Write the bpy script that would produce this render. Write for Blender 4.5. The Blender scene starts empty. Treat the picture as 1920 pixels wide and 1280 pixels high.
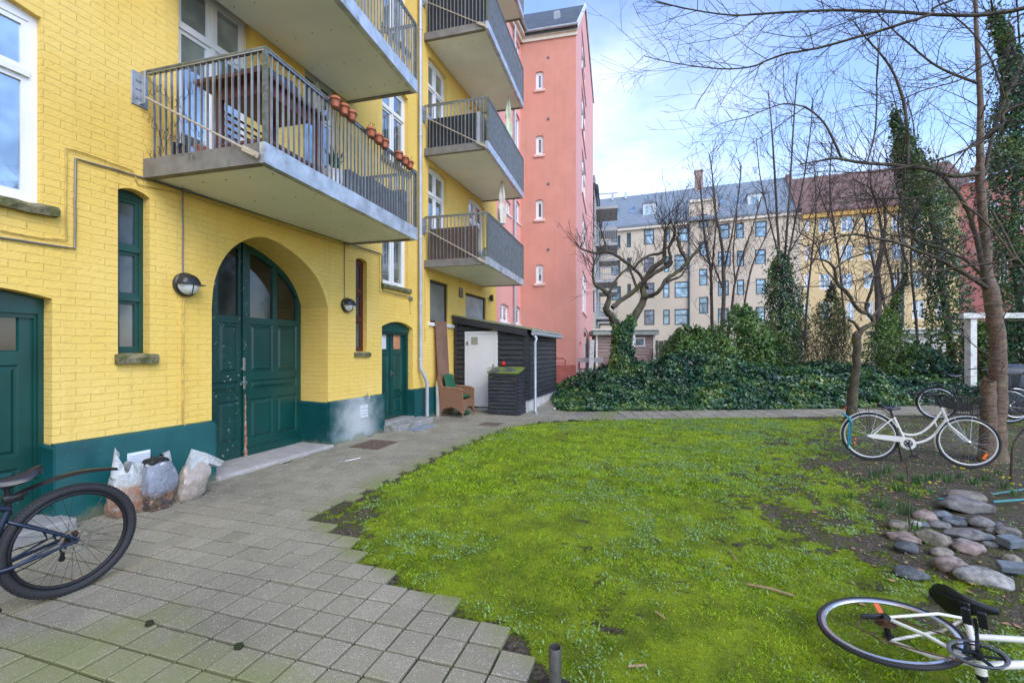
import bpy, bmesh, math, random
import numpy as np
from mathutils import Vector, Matrix
from mathutils.geometry import delaunay_2d_cdt
rnd = random.Random(7)
nr = np.random.default_rng(11)
SC = bpy.context.scene
COL = SC.collection
R = math.radians

# ---------------------------------------------------------------- camera
CAMH = 1.6
cam_d = bpy.data.cameras.new('camera'); cam = bpy.data.objects.new('camera', cam_d); COL.objects.link(cam)
cam.location = (0, 0, CAMH); cam.rotation_euler = (R(90), 0, math.atan(295/840))
cam_d.sensor_width = 36; cam_d.lens = 36*840/1920; cam_d.shift_y = 15/1920
cam_d.clip_start = 0.05; cam_d.clip_end = 600
SC.camera = cam

# ---------------------------------------------------------------- world and sun
SUN_EL, SUN_AZ = R(42), R(-38)      # azimuth measured from +X towards +Y
w = bpy.data.worlds.new('World'); SC.world = w; w.use_nodes = True
nt = w.node_tree; nt.nodes.clear()
N = nt.nodes.new; L = nt.links.new
out = N('ShaderNodeOutputWorld'); bg = N('ShaderNodeBackground'); bg.inputs[1].default_value = 0.15
sky = N('ShaderNodeTexSky'); sky.sky_type = 'NISHITA'; sky.sun_disc = False
sky.sun_elevation = SUN_EL; sky.sun_rotation = R(90) - SUN_AZ; sky.air_density = 1.3; sky.dust_density = 0.4; sky.ozone_density = 3.0
tc = N('ShaderNodeTexCoord')
sep = N('ShaderNodeSeparateXYZ'); L(tc.outputs['Generated'], sep.inputs[0])
def mth(op, a, b=None, clamp=False):
    m = N('ShaderNodeMath'); m.operation = op; m.use_clamp = clamp
    for i, x in enumerate((a, b)):
        if x is None: continue
        if isinstance(x, (int, float)): m.inputs[i].default_value = x
        else: L(x, m.inputs[i])
    return m.outputs[0]
zz = mth('ADD', mth('MAXIMUM', sep.outputs[2], 0.0), 0.22)
cmb = N('ShaderNodeCombineXYZ'); L(mth('DIVIDE', sep.outputs[0], zz), cmb.inputs[0]); L(mth('DIVIDE', sep.outputs[1], zz), cmb.inputs[1])
n1 = N('ShaderNodeTexNoise'); L(cmb.outputs[0], n1.inputs['Vector']); n1.inputs['Scale'].default_value = 0.55
n1.inputs['Detail'].default_value = 7; n1.inputs['Roughness'].default_value = 0.55; n1.inputs['Distortion'].default_value = 0.6
n2 = N('ShaderNodeTexNoise'); L(cmb.outputs[0], n2.inputs['Vector']); n2.inputs['Scale'].default_value = 2.2
n2.inputs['Detail'].default_value = 8; n2.inputs['Roughness'].default_value = 0.6
hor = mth('SUBTRACT', 1.0, mth('MULTIPLY', sep.outputs[2], 1.15), True)
cl = mth('ADD', mth('MULTIPLY', n1.outputs[0], 1.2), mth('MULTIPLY', n2.outputs[0], 0.35))
cl = mth('ADD', cl, mth('MULTIPLY', hor, 0.42))
# more cloud to the north-west than to the east
cl = mth('ADD', cl, mth('MULTIPLY', sep.outputs[0], -0.42))
mr = N('ShaderNodeMapRange'); L(cl, mr.inputs[0]); mr.inputs[1].default_value = 0.84; mr.inputs[2].default_value = 1.30
mr.interpolation_type = 'SMOOTHSTEP'; mr.inputs[3].default_value = 0.04; mr.inputs[4].default_value = 0.93
skm = N('ShaderNodeMix'); skm.data_type = 'RGBA'; skm.blend_type = 'MULTIPLY'; skm.inputs[0].default_value = 1
L(sky.outputs[0], skm.inputs[6]); skm.inputs[7].default_value = (0.92, 0.96, 1.16, 1)
mx = N('ShaderNodeMix'); mx.data_type = 'RGBA'; L(mr.outputs[0], mx.inputs[0]); L(skm.outputs[2], mx.inputs[6]); mx.inputs[7].default_value = (5.3, 5.7, 6.7, 1)
L(mx.outputs[2], bg.inputs[0]); L(bg.outputs[0], out.inputs[0])

sl = bpy.data.lights.new('sun', 'SUN'); sl.energy = 1.15; sl.angle = R(40); sl.color = (1.0, 0.95, 0.86)
so = bpy.data.objects.new('sun', sl); COL.objects.link(so)
sd = Vector((math.cos(SUN_EL)*math.cos(SUN_AZ), math.cos(SUN_EL)*math.sin(SUN_AZ), math.sin(SUN_EL)))
so.rotation_euler = sd.to_track_quat('Z', 'Y').to_euler(); so.location = sd*50

SC.view_settings.view_transform = 'Standard'; SC.view_settings.look = 'None'
SC.view_settings.gamma = 1; SC.view_settings.use_curve_mapping = False
SC.view_settings.exposure = 1.12
SC.cycles.max_bounces = 7; SC.cycles.diffuse_bounces = 4; SC.cycles.transparent_max_bounces = 16
SC.cycles.use_denoising = True

# ---------------------------------------------------------------- measuring helpers: photo pixels (1920 wide) to points on real surfaces
F, CX, HY = 840., 960., 655.
YAW = math.atan(295/840); ca, sa = math.cos(YAW), math.sin(YAW)
def ray(u, v):
    a = (u-CX)/F; b = -(v-HY)/F
    return (-sa+a*ca, ca+a*sa, b)
def hz(x, y):
    return float(np.interp(y, (3, 9, 11, 13.5, 17.5, 30), (-0.03, 0.0, 0.04, 0.16, 0.40, 0.45)))
def G(u, v, z=None):
    """point of the ground seen at a pixel"""
    r = ray(u, v)
    h = 0.0
    for _ in range(12):
        t = (h-CAMH)/r[2]; x, y = r[0]*t, r[1]*t
        if z is not None: h = z; 
        else: h = hz(x, y)
    return Vector((x, y, h))
def WX(u, v, X):
    r = ray(u, v); t = X/r[0]; return Vector((X, r[1]*t, CAMH+r[2]*t))
def WY(u, v, Y):
    r = ray(u, v); t = Y/r[1]; return Vector((r[0]*t, Y, CAMH+r[2]*t))
def DP(u, v, d):
    r = ray(u, v); return Vector((r[0]*d, r[1]*d, CAMH+r[2]*d))

# ---------------------------------------------------------------- mesh builder
class MB:
    def __init__(s): s.v = []; s.f = []; s.m = []; s.mi = 0
    def add(s, vs, fs):
        o = len(s.v); s.v.extend([tuple(p) for p in vs])
        for f in fs: s.f.append(tuple(i+o for i in f)); s.m.append(s.mi)
        return s
    def box(s, a, b):
        x0, x1 = sorted((a[0], b[0])); y0, y1 = sorted((a[1], b[1])); z0, z1 = sorted((a[2], b[2]))
        return s.add([(x0,y0,z0),(x1,y0,z0),(x1,y1,z0),(x0,y1,z0),(x0,y0,z1),(x1,y0,z1),(x1,y1,z1),(x0,y1,z1)],
            [(0,3,2,1),(4,5,6,7),(0,1,5,4),(1,2,6,5),(2,3,7,6),(3,0,4,7)])
    def bbox(s, a, b, e=0.004):
        """box with chamfered edges"""
        lo = [min(a[i], b[i]) for i in range(3)]; hi = [max(a[i], b[i]) for i in range(3)]
        e = min([e]+[(hi[i]-lo[i])*0.45 for i in range(3)])
        vs = []; idx = {}
        for ix in (0,1):
            for iy in (0,1):
                for iz in (0,1):
                    c = [hi[0] if ix else lo[0], hi[1] if iy else lo[1], hi[2] if iz else lo[2]]
                    d = [-e if ix else e, -e if iy else e, -e if iz else e]
                    for k in range(3):
                        p = [c[i]+(0 if i == k else d[i]) for i in range(3)]
                        idx[(ix,iy,iz,k)] = len(vs); vs.append(p)
        fs = []
        for k in range(3):
            a1, a2 = [(1,2),(0,2),(0,1)][k]
            for sgn in (0,1):
                q = []
                for (p, r) in ((0,0),(1,0),(1,1),(0,1)):
                    t = [0,0,0]; t[k] = sgn; t[a1] = p; t[a2] = r; q.append(idx[(*t,k)])
                fs.append(q)
        for k in range(3):
            a1, a2 = [(1,2),(0,2),(0,1)][k]
            for p in (0,1):
                for r in (0,1):
                    t0 = [0,0,0]; t0[a1] = p; t0[a2] = r; t1 = list(t0); t1[k] = 1
                    fs.append([idx[(*t0,a1)], idx[(*t1,a1)], idx[(*t1,a2)], idx[(*t0,a2)]])
        for c in [(i,j,k) for i in (0,1) for j in (0,1) for k in (0,1)]:
            fs.append([idx[(*c,0)], idx[(*c,1)], idx[(*c,2)]])
        return s.add(vs, fs)
    def obox(s, c, ax, ay, az, hx, hy, hz_):
        c = Vector(c); vs = []
        for k in (-1,1):
            for (i,j) in ((-1,-1),(1,-1),(1,1),(-1,1)):
                vs.append(c+Vector(ax)*hx*i+Vector(ay)*hy*j+Vector(az)*hz_*k)
        return s.add(vs, [(0,3,2,1),(4,5,6,7),(0,1,5,4),(1,2,6,5),(2,3,7,6),(3,0,4,7)])
    def bar(s, p, q, w_, h_, up=(0,0,1)):
        p, q = Vector(p), Vector(q); d = (q-p); l = d.length; d.normalize()
        u = Vector(up); sd_ = d.cross(u)
        if sd_.length < 1e-4: sd_ = d.cross(Vector((1,0,0)))
        sd_.normalize(); u2 = sd_.cross(d)
        return s.obox((p+q)/2, d, sd_, u2, l/2, w_/2, h_/2)
    def tube(s, pts, r, n=8, cap=True, closed=False):
        P = [Vector(p) for p in pts]; k = len(P)
        rr = r if hasattr(r, '__len__') else [r]*k
        nrm = None; vs = []; prev = None
        for i in range(k):
            if closed: d = P[(i+1) % k]-P[i-1]
            else: d = P[min(i+1, k-1)]-P[max(i-1, 0)]
            if d.length < 1e-9: d = Vector((0,0,1))
            d.normalize()
            if nrm is None:
                a = Vector((0,0,1)) if abs(d.z) < 0.9 else Vector((1,0,0)); nrm = d.cross(a).normalized()
            else:
                nrm = (nrm-d*nrm.dot(d))
                if nrm.length < 1e-6: nrm = d.orthogonal()
                nrm.normalize()
            b = d.cross(nrm)
            for j in range(n):
                t = 2*math.pi*j/n
                vs.append(P[i]+(nrm*math.cos(t)+b*math.sin(t))*rr[i])
        fs = []
        for i in range(k if closed else k-1):
            i2 = (i+1) % k
            for j in range(n): fs.append((i*n+j, i*n+(j+1) % n, i2*n+(j+1) % n, i2*n+j))
        if cap and not closed:
            fs.append(tuple(range(n-1, -1, -1))); fs.append(tuple((k-1)*n+j for j in range(n)))
        return s.add(vs, fs)
    def torus(s, c, ax, ay, R_, r, n=48, m=8, sx=1.0):
        """ring in the plane of ax, ay; sx widens the section sideways"""
        c = Vector(c); ax = Vector(ax); ay = Vector(ay); az = ax.cross(ay); vs = []; fs = []
        for i in range(n):
            t = 2*math.pi*i/n; d = ax*math.cos(t)+ay*math.sin(t)
            for j in range(m):
                q = 2*math.pi*j/m
                vs.append(c+d*(R_+r*math.cos(q))+az*(r*sx*math.sin(q)))
        for i in range(n):
            for j in range(m): fs.append((i*m+j, i*m+(j+1) % m, ((i+1) % n)*m+(j+1) % m, ((i+1) % n)*m+j))
        return s.add(vs, fs)
    def lathe(s, prof, n=24, c=(0,0,0), ax=(1,0,0), ay=(0,1,0), az=(0,0,1), capb=True, capt=True):
        c = Vector(c); ax, ay, az = Vector(ax), Vector(ay), Vector(az); vs = []
        for (r, z) in prof:
            for j in range(n):
                t = 2*math.pi*j/n; vs.append(c+(ax*math.cos(t)+ay*math.sin(t))*r+az*z)
        fs = []; k = len(prof)
        for i in range(k-1):
            for j in range(n): fs.append((i*n+j, i*n+(j+1) % n, (i+1)*n+(j+1) % n, (i+1)*n+j))
        if capb: fs.append(tuple(range(n-1, -1, -1)))
        if capt: fs.append(tuple((k-1)*n+j for j in range(n)))
        return s.add(vs, fs)
    def prism(s, poly, fn, d0, d1):
        """poly: 2D outline; fn(a, b, d) -> point; extruded from depth d0 to d1"""
        k = len(poly); vs = [fn(a, b, d0) for a, b in poly]+[fn(a, b, d1) for a, b in poly]
        fs = [tuple(range(k-1, -1, -1)), tuple(range(k, 2*k))]
        for i in range(k): fs.append((i, (i+1) % k, k+(i+1) % k, k+i))
        return s.add(vs, fs)
    def arrays(s, V, Fc):
        o = len(s.v); s.v.extend(map(tuple, V.tolist())); s.f.extend([tuple(i+o for i in f) for f in Fc.tolist()]); s.m.extend([s.mi]*len(Fc))
    def build(s, name, mat_, parent=None, smooth=False, recalc=True, local=False):
        me = bpy.data.meshes.new(name)
        off = Vector((0,0,0))
        if parent is not None and not local:
            p = parent
            while p is not None: off += p.location; p = p.parent
        me.from_pydata([(x-off.x, y-off.y, z-off.z) for x, y, z in s.v], [], s.f)
        mats = mat_ if isinstance(mat_, (list, tuple)) else [mat_]
        for m in mats: me.materials.append(m)
        if len(mats) > 1: me.polygons.foreach_set('material_index', s.m)
        me.update()
        if recalc:
            bm = bmesh.new(); bm.from_mesh(me); bmesh.ops.recalc_face_normals(bm, faces=bm.faces); bm.to_mesh(me); bm.free()
        if smooth:
            me.shade_smooth()
            if smooth != 'full':
                me.set_sharp_from_angle(angle=R(smooth if not isinstance(smooth, bool) else 40))
        o = bpy.data.objects.new(name, me); COL.objects.link(o)
        if parent is not None: o.parent = parent
        return o
def tag(o, label=None, cat=None, group=None, kind=None):
    if label: o['label'] = label
    if cat: o['category'] = cat
    if group: o['group'] = group
    if kind: o['kind'] = kind
    return o
def thing(name, label, cat, loc=(0,0,0), group=None):
    o = bpy.data.objects.new(name, None); COL.objects.link(o); o.location = loc; o.empty_display_size = 0.2
    return tag(o, label, cat, group)
def copy_tree(o, parent=None):
    c = o.copy(); COL.objects.link(c)
    if parent is not None: c.parent = parent
    for ch in [x for x in bpy.data.objects if x.parent == o]: copy_tree(ch, c)
    return c

# ---------------------------------------------------------------- materials
def newmat(name):
    m = bpy.data.materials.new(name); m.use_nodes = True
    t = m.node_tree; b = t.nodes['Principled BSDF']; return m, t, b
class NT:
    def __init__(s, t): s.t = t
    def n(s, typ, **kw):
        x = s.t.nodes.new(typ)
        for k, v in kw.items():
            if k.startswith('i_'):
                key = k[2:]; key = int(key) if key.isdigit() else key.replace('_', ' ')
                if hasattr(v, 'is_linked') or isinstance(v, bpy.types.NodeSocket): s.t.links.new(v, x.inputs[key])
                else: x.inputs[key].default_value = v
            else: setattr(x, k, v)
        return x
    def link(s, a, b): s.t.links.new(a, b)
    def noise(s, vec, scale, detail=4, rough=0.55, dist=0):
        x = s.n('ShaderNodeTexNoise', i_Scale=scale, i_Detail=detail, i_Roughness=rough, i_Distortion=dist)
        if vec is not None: s.link(vec, x.inputs['Vector'])
        return x.outputs[0]
    def ramp(s, fac, a, b, lo=0.0, hi=1.0):
        x = s.n('ShaderNodeMapRange'); x.interpolation_type = 'SMOOTHSTEP'
        s.link(fac, x.inputs[0]); x.inputs[1].default_value = a; x.inputs[2].default_value = b
        x.inputs[3].default_value = lo; x.inputs[4].default_value = hi; return x.outputs[0]
    def mix(s, fac, a, b, mode='MIX'):
        x = s.n('ShaderNodeMix', data_type='RGBA', blend_type=mode)
        for i, v in ((0, fac), (6, a), (7, b)):
            if isinstance(v, bpy.types.NodeSocket): s.link(v, x.inputs[i])
            elif i == 0: x.inputs[0].default_value = v
            else: x.inputs[i].default_value = (*v[:3], 1)
        return x.outputs[2]
    def math(s, op, a, b=0.0, clamp=False):
        x = s.n('ShaderNodeMath', operation=op, use_clamp=clamp)
        for i, v in ((0, a), (1, b)):
            if isinstance(v, bpy.types.NodeSocket): s.link(v, x.inputs[i])
            else: x.inputs[i].default_value = v
        return x.outputs[0]
    def bump(s, h, strength, dist=0.01, normal=None):
        x = s.n('ShaderNodeBump', i_Strength=strength, i_Distance=dist); s.link(h, x.inputs['Height'])
        if normal is not None: s.link(normal, x.inputs['Normal'])
        return x.outputs[0]
    def obj(s): return s.n('ShaderNodeTexCoord').outputs['Object']
    def pos(s): return s.n('ShaderNodeNewGeometry').outputs['Position']
def basic(name, c, rough=0.6, metal=0.0, var=0.0, vscale=6, c2=None, cscale=3, cut=(0.5, 0.7), bump=0.0, bscale=60, bdist=0.004, spec=0.5, detail=5):
    m, t, b = newmat(name); q = NT(t); P = q.pos()
    b.inputs['Roughness'].default_value = rough; b.inputs['Metallic'].default_value = metal
    b.inputs['Specular IOR Level'].default_value = spec
    colr = (*c, 1)
    sock = None
    if var > 0:
        n = q.noise(P, vscale, detail); f = q.ramp(n, 0.25, 0.75)
        sock = q.mix(f, tuple(x*(1-var) for x in c), tuple(min(1, x*(1+var)) for x in c))
    if c2 is not None:
        n = q.noise(P, cscale, 8, 0.65); f = q.ramp(n, cut[0], cut[1])
        sock = q.mix(f, sock if sock is not None else c, c2)
    if sock is not None: q.link(sock, b.inputs['Base Color'])
    else: b.inputs['Base Color'].default_value = colr
    if bump > 0:
        q.link(q.bump(q.noise(P, bscale, 6, 0.6), bump, bdist), b.inputs['Normal'])
    return m
def brickmat(name, c, c2, mortar_dark=0.93, bump=0.65, stain=(0.75, 0.72, 0.66), wear=0.0, bw=0.235, bh=0.072, rough=0.62):
    """painted brickwork: colour stays one paint, the relief comes from the bump"""
    m, t, b = newmat(name); q = NT(t); P = q.pos()
    sp = q.n('ShaderNodeSeparateXYZ'); q.link(P, sp.inputs[0])
    s = q.math('ADD', sp.outputs[0], sp.outputs[1])
    cm = q.n('ShaderNodeCombineXYZ'); q.link(s, cm.inputs[0]); q.link(sp.outputs[2], cm.inputs[1])
    dn = q.n('ShaderNodeTexNoise', i_Scale=5.0, i_Detail=3); q.link(P, dn.inputs['Vector'])
    vm = q.n('ShaderNodeVectorMath', operation='SUBTRACT'); q.link(dn.outputs[1], vm.inputs[0]); vm.inputs[1].default_value = (.5, .5, .5)
    vs = q.n('ShaderNodeVectorMath', operation='SCALE'); q.link(vm.outputs[0], vs.inputs[0]); vs.inputs['Scale'].default_value = 0.030
    va = q.n('ShaderNodeVectorMath', operation='ADD'); q.link(cm.outputs[0], va.inputs[0]); q.link(vs.outputs[0], va.inputs[1])
    br = q.n('ShaderNodeTexBrick', i_Scale=1.0, offset=0.5, squash=1.0)
    br.inputs['Mortar Size'].default_value = 0.006; br.inputs['Mortar Smooth'].default_value = 0.55
    br.inputs['Brick Width'].default_value = bw; br.inputs['Row Height'].default_value = bh
    br.inputs['Color1'].default_value = (1, 1, 1, 1); br.inputs['Color2'].default_value = (.72, .72, .72, 1); br.inputs['Mortar'].default_value = (.1, .1, .1, 1)
    q.link(va.outputs[0], br.inputs['Vector'])
    # mortar joints filled with paint in places
    fill = q.ramp(q.noise(P, 4.5, 7, 0.7), 0.36, 0.60)
    mort = q.math('MULTIPLY', br.outputs[1], q.math('SUBTRACT', 1.05, q.math('MULTIPLY', fill, 0.95)))
    rgh = q.noise(P, 38, 5, 0.65)
    h = q.math('SUBTRACT', q.math('ADD', q.math('MULTIPLY', br.outputs[0], 0.30), q.math('MULTIPLY', q.math('ADD', rgh, q.noise(P, 13, 4, 0.6)), 0.75)), q.math('MULTIPLY', mort, 0.8))
    n = q.bump(h, bump, 0.012)
    big = q.ramp(q.noise(P, 0.9, 5, 0.6), 0.3, 0.7)
    col = q.mix(big, c, c2)
    bc = q.n('ShaderNodeSeparateColor'); q.link(br.outputs[0], bc.inputs[0])
    col = q.mix(q.math('MULTIPLY', q.math('SUBTRACT', 1.0, bc.outputs[0]), 0.22, True), col, tuple(x*0.86 for x in c2))
    crack = q.ramp(q.noise(P, 9, 6, 0.7), 0.54, 0.66)
    col = q.mix(q.math('MULTIPLY', q.math('MULTIPLY', mort, crack), 0.75, True), col, (0.12, 0.08, 0.03))
    col = q.mix(q.math('MULTIPLY', q.ramp(q.noise(P, 2.2, 8, 0.7), 0.66, 0.80), wear), col, stain)
    ms_ = q.n('ShaderNodeMapping'); q.link(P, ms_.inputs[0]); ms_.inputs['Scale'].default_value = (5, 5, 0.35)
    col = q.mix(q.math('MULTIPLY', q.ramp(q.noise(ms_.outputs[0], 1.4, 7, 0.65), 0.50, 0.75), 0.22), col, tuple(x*0.62 for x in c2))
    # tiny paint-loss flecks
    col = q.mix(q.math('MULTIPLY', q.ramp(q.noise(P, 26, 4, 0.6), 0.73, 0.76), 0.35), col, (0.25, 0.18, 0.09))
    q.link(col, b.inputs['Base Color']); q.link(n, b.inputs['Normal']); b.inputs['Roughness'].default_value = rough
    b.inputs['Specular IOR Level'].default_value = 0.25
    return m
def woodpaint(name, c, chip=(0.32, 0.25, 0.18), amt=(0.68, 0.72), rough=0.32, axis=2):
    m, t, b = newmat(name); q = NT(t); P = q.pos()
    mp = q.n('ShaderNodeMapping'); q.link(P, mp.inputs[0]); sc = [14, 14, 14]; sc[axis] = 1.2; mp.inputs['Scale'].default_value = sc
    gr = q.noise(mp.outputs[0], 3, 5, 0.6)
    col = q.mix(q.ramp(q.noise(P, 2.5, 4), 0.3, 0.7), tuple(x*0.82 for x in c), tuple(min(1, x*1.15) for x in c))
    f = q.ramp(q.noise(P, 15, 8, 0.75), amt[0], amt[1])
    col = q.mix(f, col, chip)
    q.link(col, b.inputs['Base Color']); b.inputs['Roughness'].default_value = rough
    q.link(q.bump(gr, 0.15, 0.003), b.inputs['Normal'])
    return m
def glassmat(name, c=(0.02, 0.028, 0.035), ior=2.1, rough=0.03, wav=0.02):
    m, t, b = newmat(name); q = NT(t); P = q.pos()
    n = q.noise(P, 1.3, 3)
    col = q.mix(q.ramp(n, 0.35, 0.7), c, tuple(x*2.4+0.01 for x in c))
    q.link(col, b.inputs['Base Color']); b.inputs['Roughness'].default_value = rough; b.inputs['IOR'].default_value = ior
    q.link(q.bump(q.noise(P, 2.0, 2), wav, 0.02), b.inputs['Normal'])
    return m
M = {}
YEL = (0.86, 0.60, 0.17); YEL2 = (0.81, 0.54, 0.12)
M['yellow'] = brickmat('yellow_painted_brick', YEL, YEL2, wear=0.35, stain=(0.74, 0.62, 0.30))
M['pink'] = brickmat('salmon_painted_brick', (0.69, 0.31, 0.235), (0.61, 0.27, 0.20), bump=0.35, wear=0.15, stain=(0.60, 0.30, 0.22), bw=0.24, bh=0.08)
M['pinklight'] = brickmat('pale_pink_wall', (0.80, 0.40, 0.35), (0.76, 0.36, 0.31), bump=0.15, wear=0.3, stain=(0.80, 0.62, 0.56), bw=0.24, bh=0.08)  # paler pink than the tower front, for recessed wall and tower side
GREEN = (0.004, 0.098, 0.085)
M['green'] = woodpaint('green_door_paint', (0.003, 0.054, 0.046), rough=0.30, amt=(0.70, 0.73))
M['greenworn'] = woodpaint('worn_green_door_paint', (0.003, 0.050, 0.043), chip=(0.45, 0.42, 0.36), rough=0.35, amt=(0.60, 0.64))
M['white'] = basic('white_window_paint', (0.78, 0.77, 0.77), 0.35, var=0.04, vscale=3)
M['glass'] = glassmat('window_glass', (0.24, 0.28, 0.31)); M['glass'].node_tree.nodes['Principled BSDF'].inputs['Metallic'].default_value = 0.75
M['glassdark'] = glassmat('dark_door_glass', (0.008, 0.009, 0.009), 1.7, 0.06, 0.06)
M['galv'] = basic('galvanised_steel', (0.34, 0.36, 0.38), 0.42, 0.75, var=0.18, vscale=9, bump=0.05)
M['galvdark'] = basic('weathered_steel', (0.22, 0.205, 0.19), 0.55, 0.45, var=0.2, vscale=6, c2=(0.12, 0.13, 0.07), cscale=5, cut=(0.55, 0.75))
M['zinc'] = basic('zinc_pipe', (0.42, 0.44, 0.47), 0.5, 0.35, var=0.12, vscale=4)
M['black'] = basic('black_rubber', (0.012, 0.012, 0.013), 0.65, bump=0.2, bscale=120)
M['blackmetal'] = basic('black_metal', (0.018, 0.018, 0.02), 0.38, 0.3)
M['steel'] = basic('bright_steel', (0.55, 0.55, 0.56), 0.28, 1.0)
M['stone'] = basic('mossy_sill_stone', (0.20, 0.175, 0.10), 0.9, var=0.3, vscale=25, c2=(0.09, 0.095, 0.025), cscale=9, cut=(0.42, 0.62), bump=0.9, bscale=45, bdist=0.01)
M['terracotta'] = basic('terracotta', (0.50, 0.145, 0.065), 0.75, var=0.2, vscale=14, c2=(0.42, 0.22, 0.15), cscale=20, cut=(0.55, 0.7))
M['soil'] = basic('potting_soil', (0.035, 0.024, 0.016), 0.95, bump=0.9, bscale=90)
# ================================================================ yellow building
XW = -5.38                      # wall plane
YEND = 13.75                     # far corner of the yellow building
def WF(a, b, d): return (XW+d, a, b)                 # wall frame: along Y, up, outward
def yW(u, X=XW): return WX(u, HY, X).y
def zW(u, v, X=XW): return WX(u, v, X).z
def pin(p, poly):
    x, y = p; c = False; n = len(poly)
    for i in range(n):
        x1, y1 = poly[i]; x2, y2 = poly[(i+1) % n]
        if (y1 > y) != (y2 > y) and x < (x2-x1)*(y-y1)/(y2-y1)+x1: c = not c
    return c
def wall(mb, outer, holes, fn, depth=0.12, d0=0.0, extra=()):
    """flat wall with real openings and their reveals; depth may be per hole"""
    vs = []; ed = []
    for lp in [outer]+[h for h in holes]:
        o = len(vs); vs += [Vector(p) for p in lp]; k = len(lp)
        ed += [(o+i, o+(i+1) % k) for i in range(k)]
    V, E, Fc, *_ = delaunay_2d_cdt(vs, ed, [], 0, 1e-5)
    keep = []
    for f in Fc:
        c = (sum(V[i].x for i in f)/len(f), sum(V[i].y for i in f)/len(f))
        if pin(c, outer) and not any(pin(c, h) for h in holes): keep.append(tuple(f))
    mb.add([fn(p.x, p.y, d0) for p in V], keep)
    for i, h in enumerate(holes):
        dp = depth[i] if hasattr(depth, '__len__') else depth
        k = len(h); 
        if dp == 0: continue
        v = [fn(a, b, d0) for a, b in h]+[fn(a, b, -dp) for a, b in h]
        mb.add(v, [(j, (j+1) % k, k+(j+1) % k, k+j) for j in range(k)])
def rect(s0, s1, t0, t1): return [(s0, t0), (s1, t0), (s1, t1), (s0, t1)]
def arched(s0, s1, t0, t1, rise=0.08, n=8):
    """rectangle with a shallow segmental head"""
    p = [(s0, t0), (s1, t0), (s1, t1-rise)]
    for i in range(1, n):
        a = i/n; p.append((s1+(s0-s1)*a, t1-rise+rise*(1-(2*a-1)**2)))
    return p+[(s0, t1-rise)]
def fb(mb, fn, s0, s1, t0, t1, d0, d1): mb.prism(rect(s0, s1, t0, t1), fn, d0, d1)
def window(fn, s0, s1, t0, t1, parent, mull=(0.5,), trans=(0.68,), depth=0.09, fw=0.05, m='white', g='glass', rise=0.0, name='window', deep=0.05, plain=False):
    """frame mesh with a glass child; every sash has its own rail"""
    fr = MB(); gl = MB(); e = 0.004
    D0, D1 = -depth-deep, -depth
    fb(fr, fn, s0, s0+fw, t0, t1-rise, D0, D1); fb(fr, fn, s1-fw, s1, t0, t1-rise, D0, D1)
    fb(fr, fn, s0+fw, s1-fw, t0, t0+fw, D0, D1)
    if rise > 0:
        up = arched(s0, s1, t1-rise-fw, t1, rise)
        fr.prism(up, fn, D0, D1+0.001)
        ttop = t1-rise-fw
    else:
        fb(fr, fn, s0+fw, s1-fw, t1-fw, t1, D0, D1); ttop = t1-fw
    xs = [s0+fw]+[s0+(s1-s0)*a for a in mull]+[s1-fw]; ys = [t0+fw]+[t0+(t1-t0)*a for a in trans]+[ttop]
    mw = 0.028
    for a in mull: x = s0+(s1-s0)*a; fb(fr, fn, x-mw, x+mw, t0+fw, ttop, D0+0.006, D1+0.012)
    for b in trans:
        y = t0+(t1-t0)*b; fb(fr, fn, s0+fw, s1-fw, y-mw, y+mw, D0+0.009, D1+0.02)
    sw = 0.035 if plain else 0.045
    for i in range(len(xs)-1):
        for j in range(len(ys)-1):
            a0 = xs[i]+(mw if i else 0); a1 = xs[i+1]-(mw if i < len(xs)-2 else 0)
            b0 = ys[j]+(mw if j else 0); b1 = ys[j+1]-(mw if j < len(ys)-2 else 0)
            q0, q1 = D0+0.012, D1-0.008
            fb(fr, fn, a0, a0+sw, b0, b1, q0, q1); fb(fr, fn, a1-sw, a1, b0, b1, q0, q1)
            fb(fr, fn, a0+sw, a1-sw, b0, b0+sw, q0, q1); fb(fr, fn, a0+sw, a1-sw, b1-sw, b1, q0, q1)
            fb(gl, fn, a0+sw, a1-sw, b0+sw, b1-sw, D0+0.014, D1-0.028)
    f = fr.build(name, M[m], parent); gl.build('glass', M[g], f)
    return f
def ledge(fn, s0, s1, t1, parent, m='stone', h=0.06, out=0.07, name='window_sill', back=-0.10, rough_=0.008):
    mb = MB(); n = max(4, int((s1-s0)/0.07)); rows = []
    for i in range(n+1):
        s = s0+(s1-s0)*i/n; j = lambda: rnd.uniform(-rough_, rough_)
        rows.append([fn(s, t1-h+j(), back), fn(s, t1-h+j(), out-0.01+j()), fn(s, t1-h*0.4+j(), out+j()), fn(s, t1-0.006+j(), out-0.015+j()), fn(s, t1+0.012, back)])
    v = [p for r_ in rows for p in r_]; f = []
    for i in range(n):
        for k in range(5): f.append((i*5+k, i*5+(k+1) % 5, (i+1)*5+(k+1) % 5, (i+1)*5+k))
    f.append((0,1,2,3,4)); f.append(tuple(n*5+k for k in (4,3,2,1,0)))
    mb.add(v, f); return mb.build(name, M[m], parent)

yb = thing('yellow_building', 'yellow painted brick apartment house with green base and grey steel balconies', 'building', (XW, 8, 0))
TOP = 18.0
# openings: (loop, reveal depth)
holes = []; hd = []
def hole(lp, d): holes.append(lp); hd.append(d)
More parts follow.
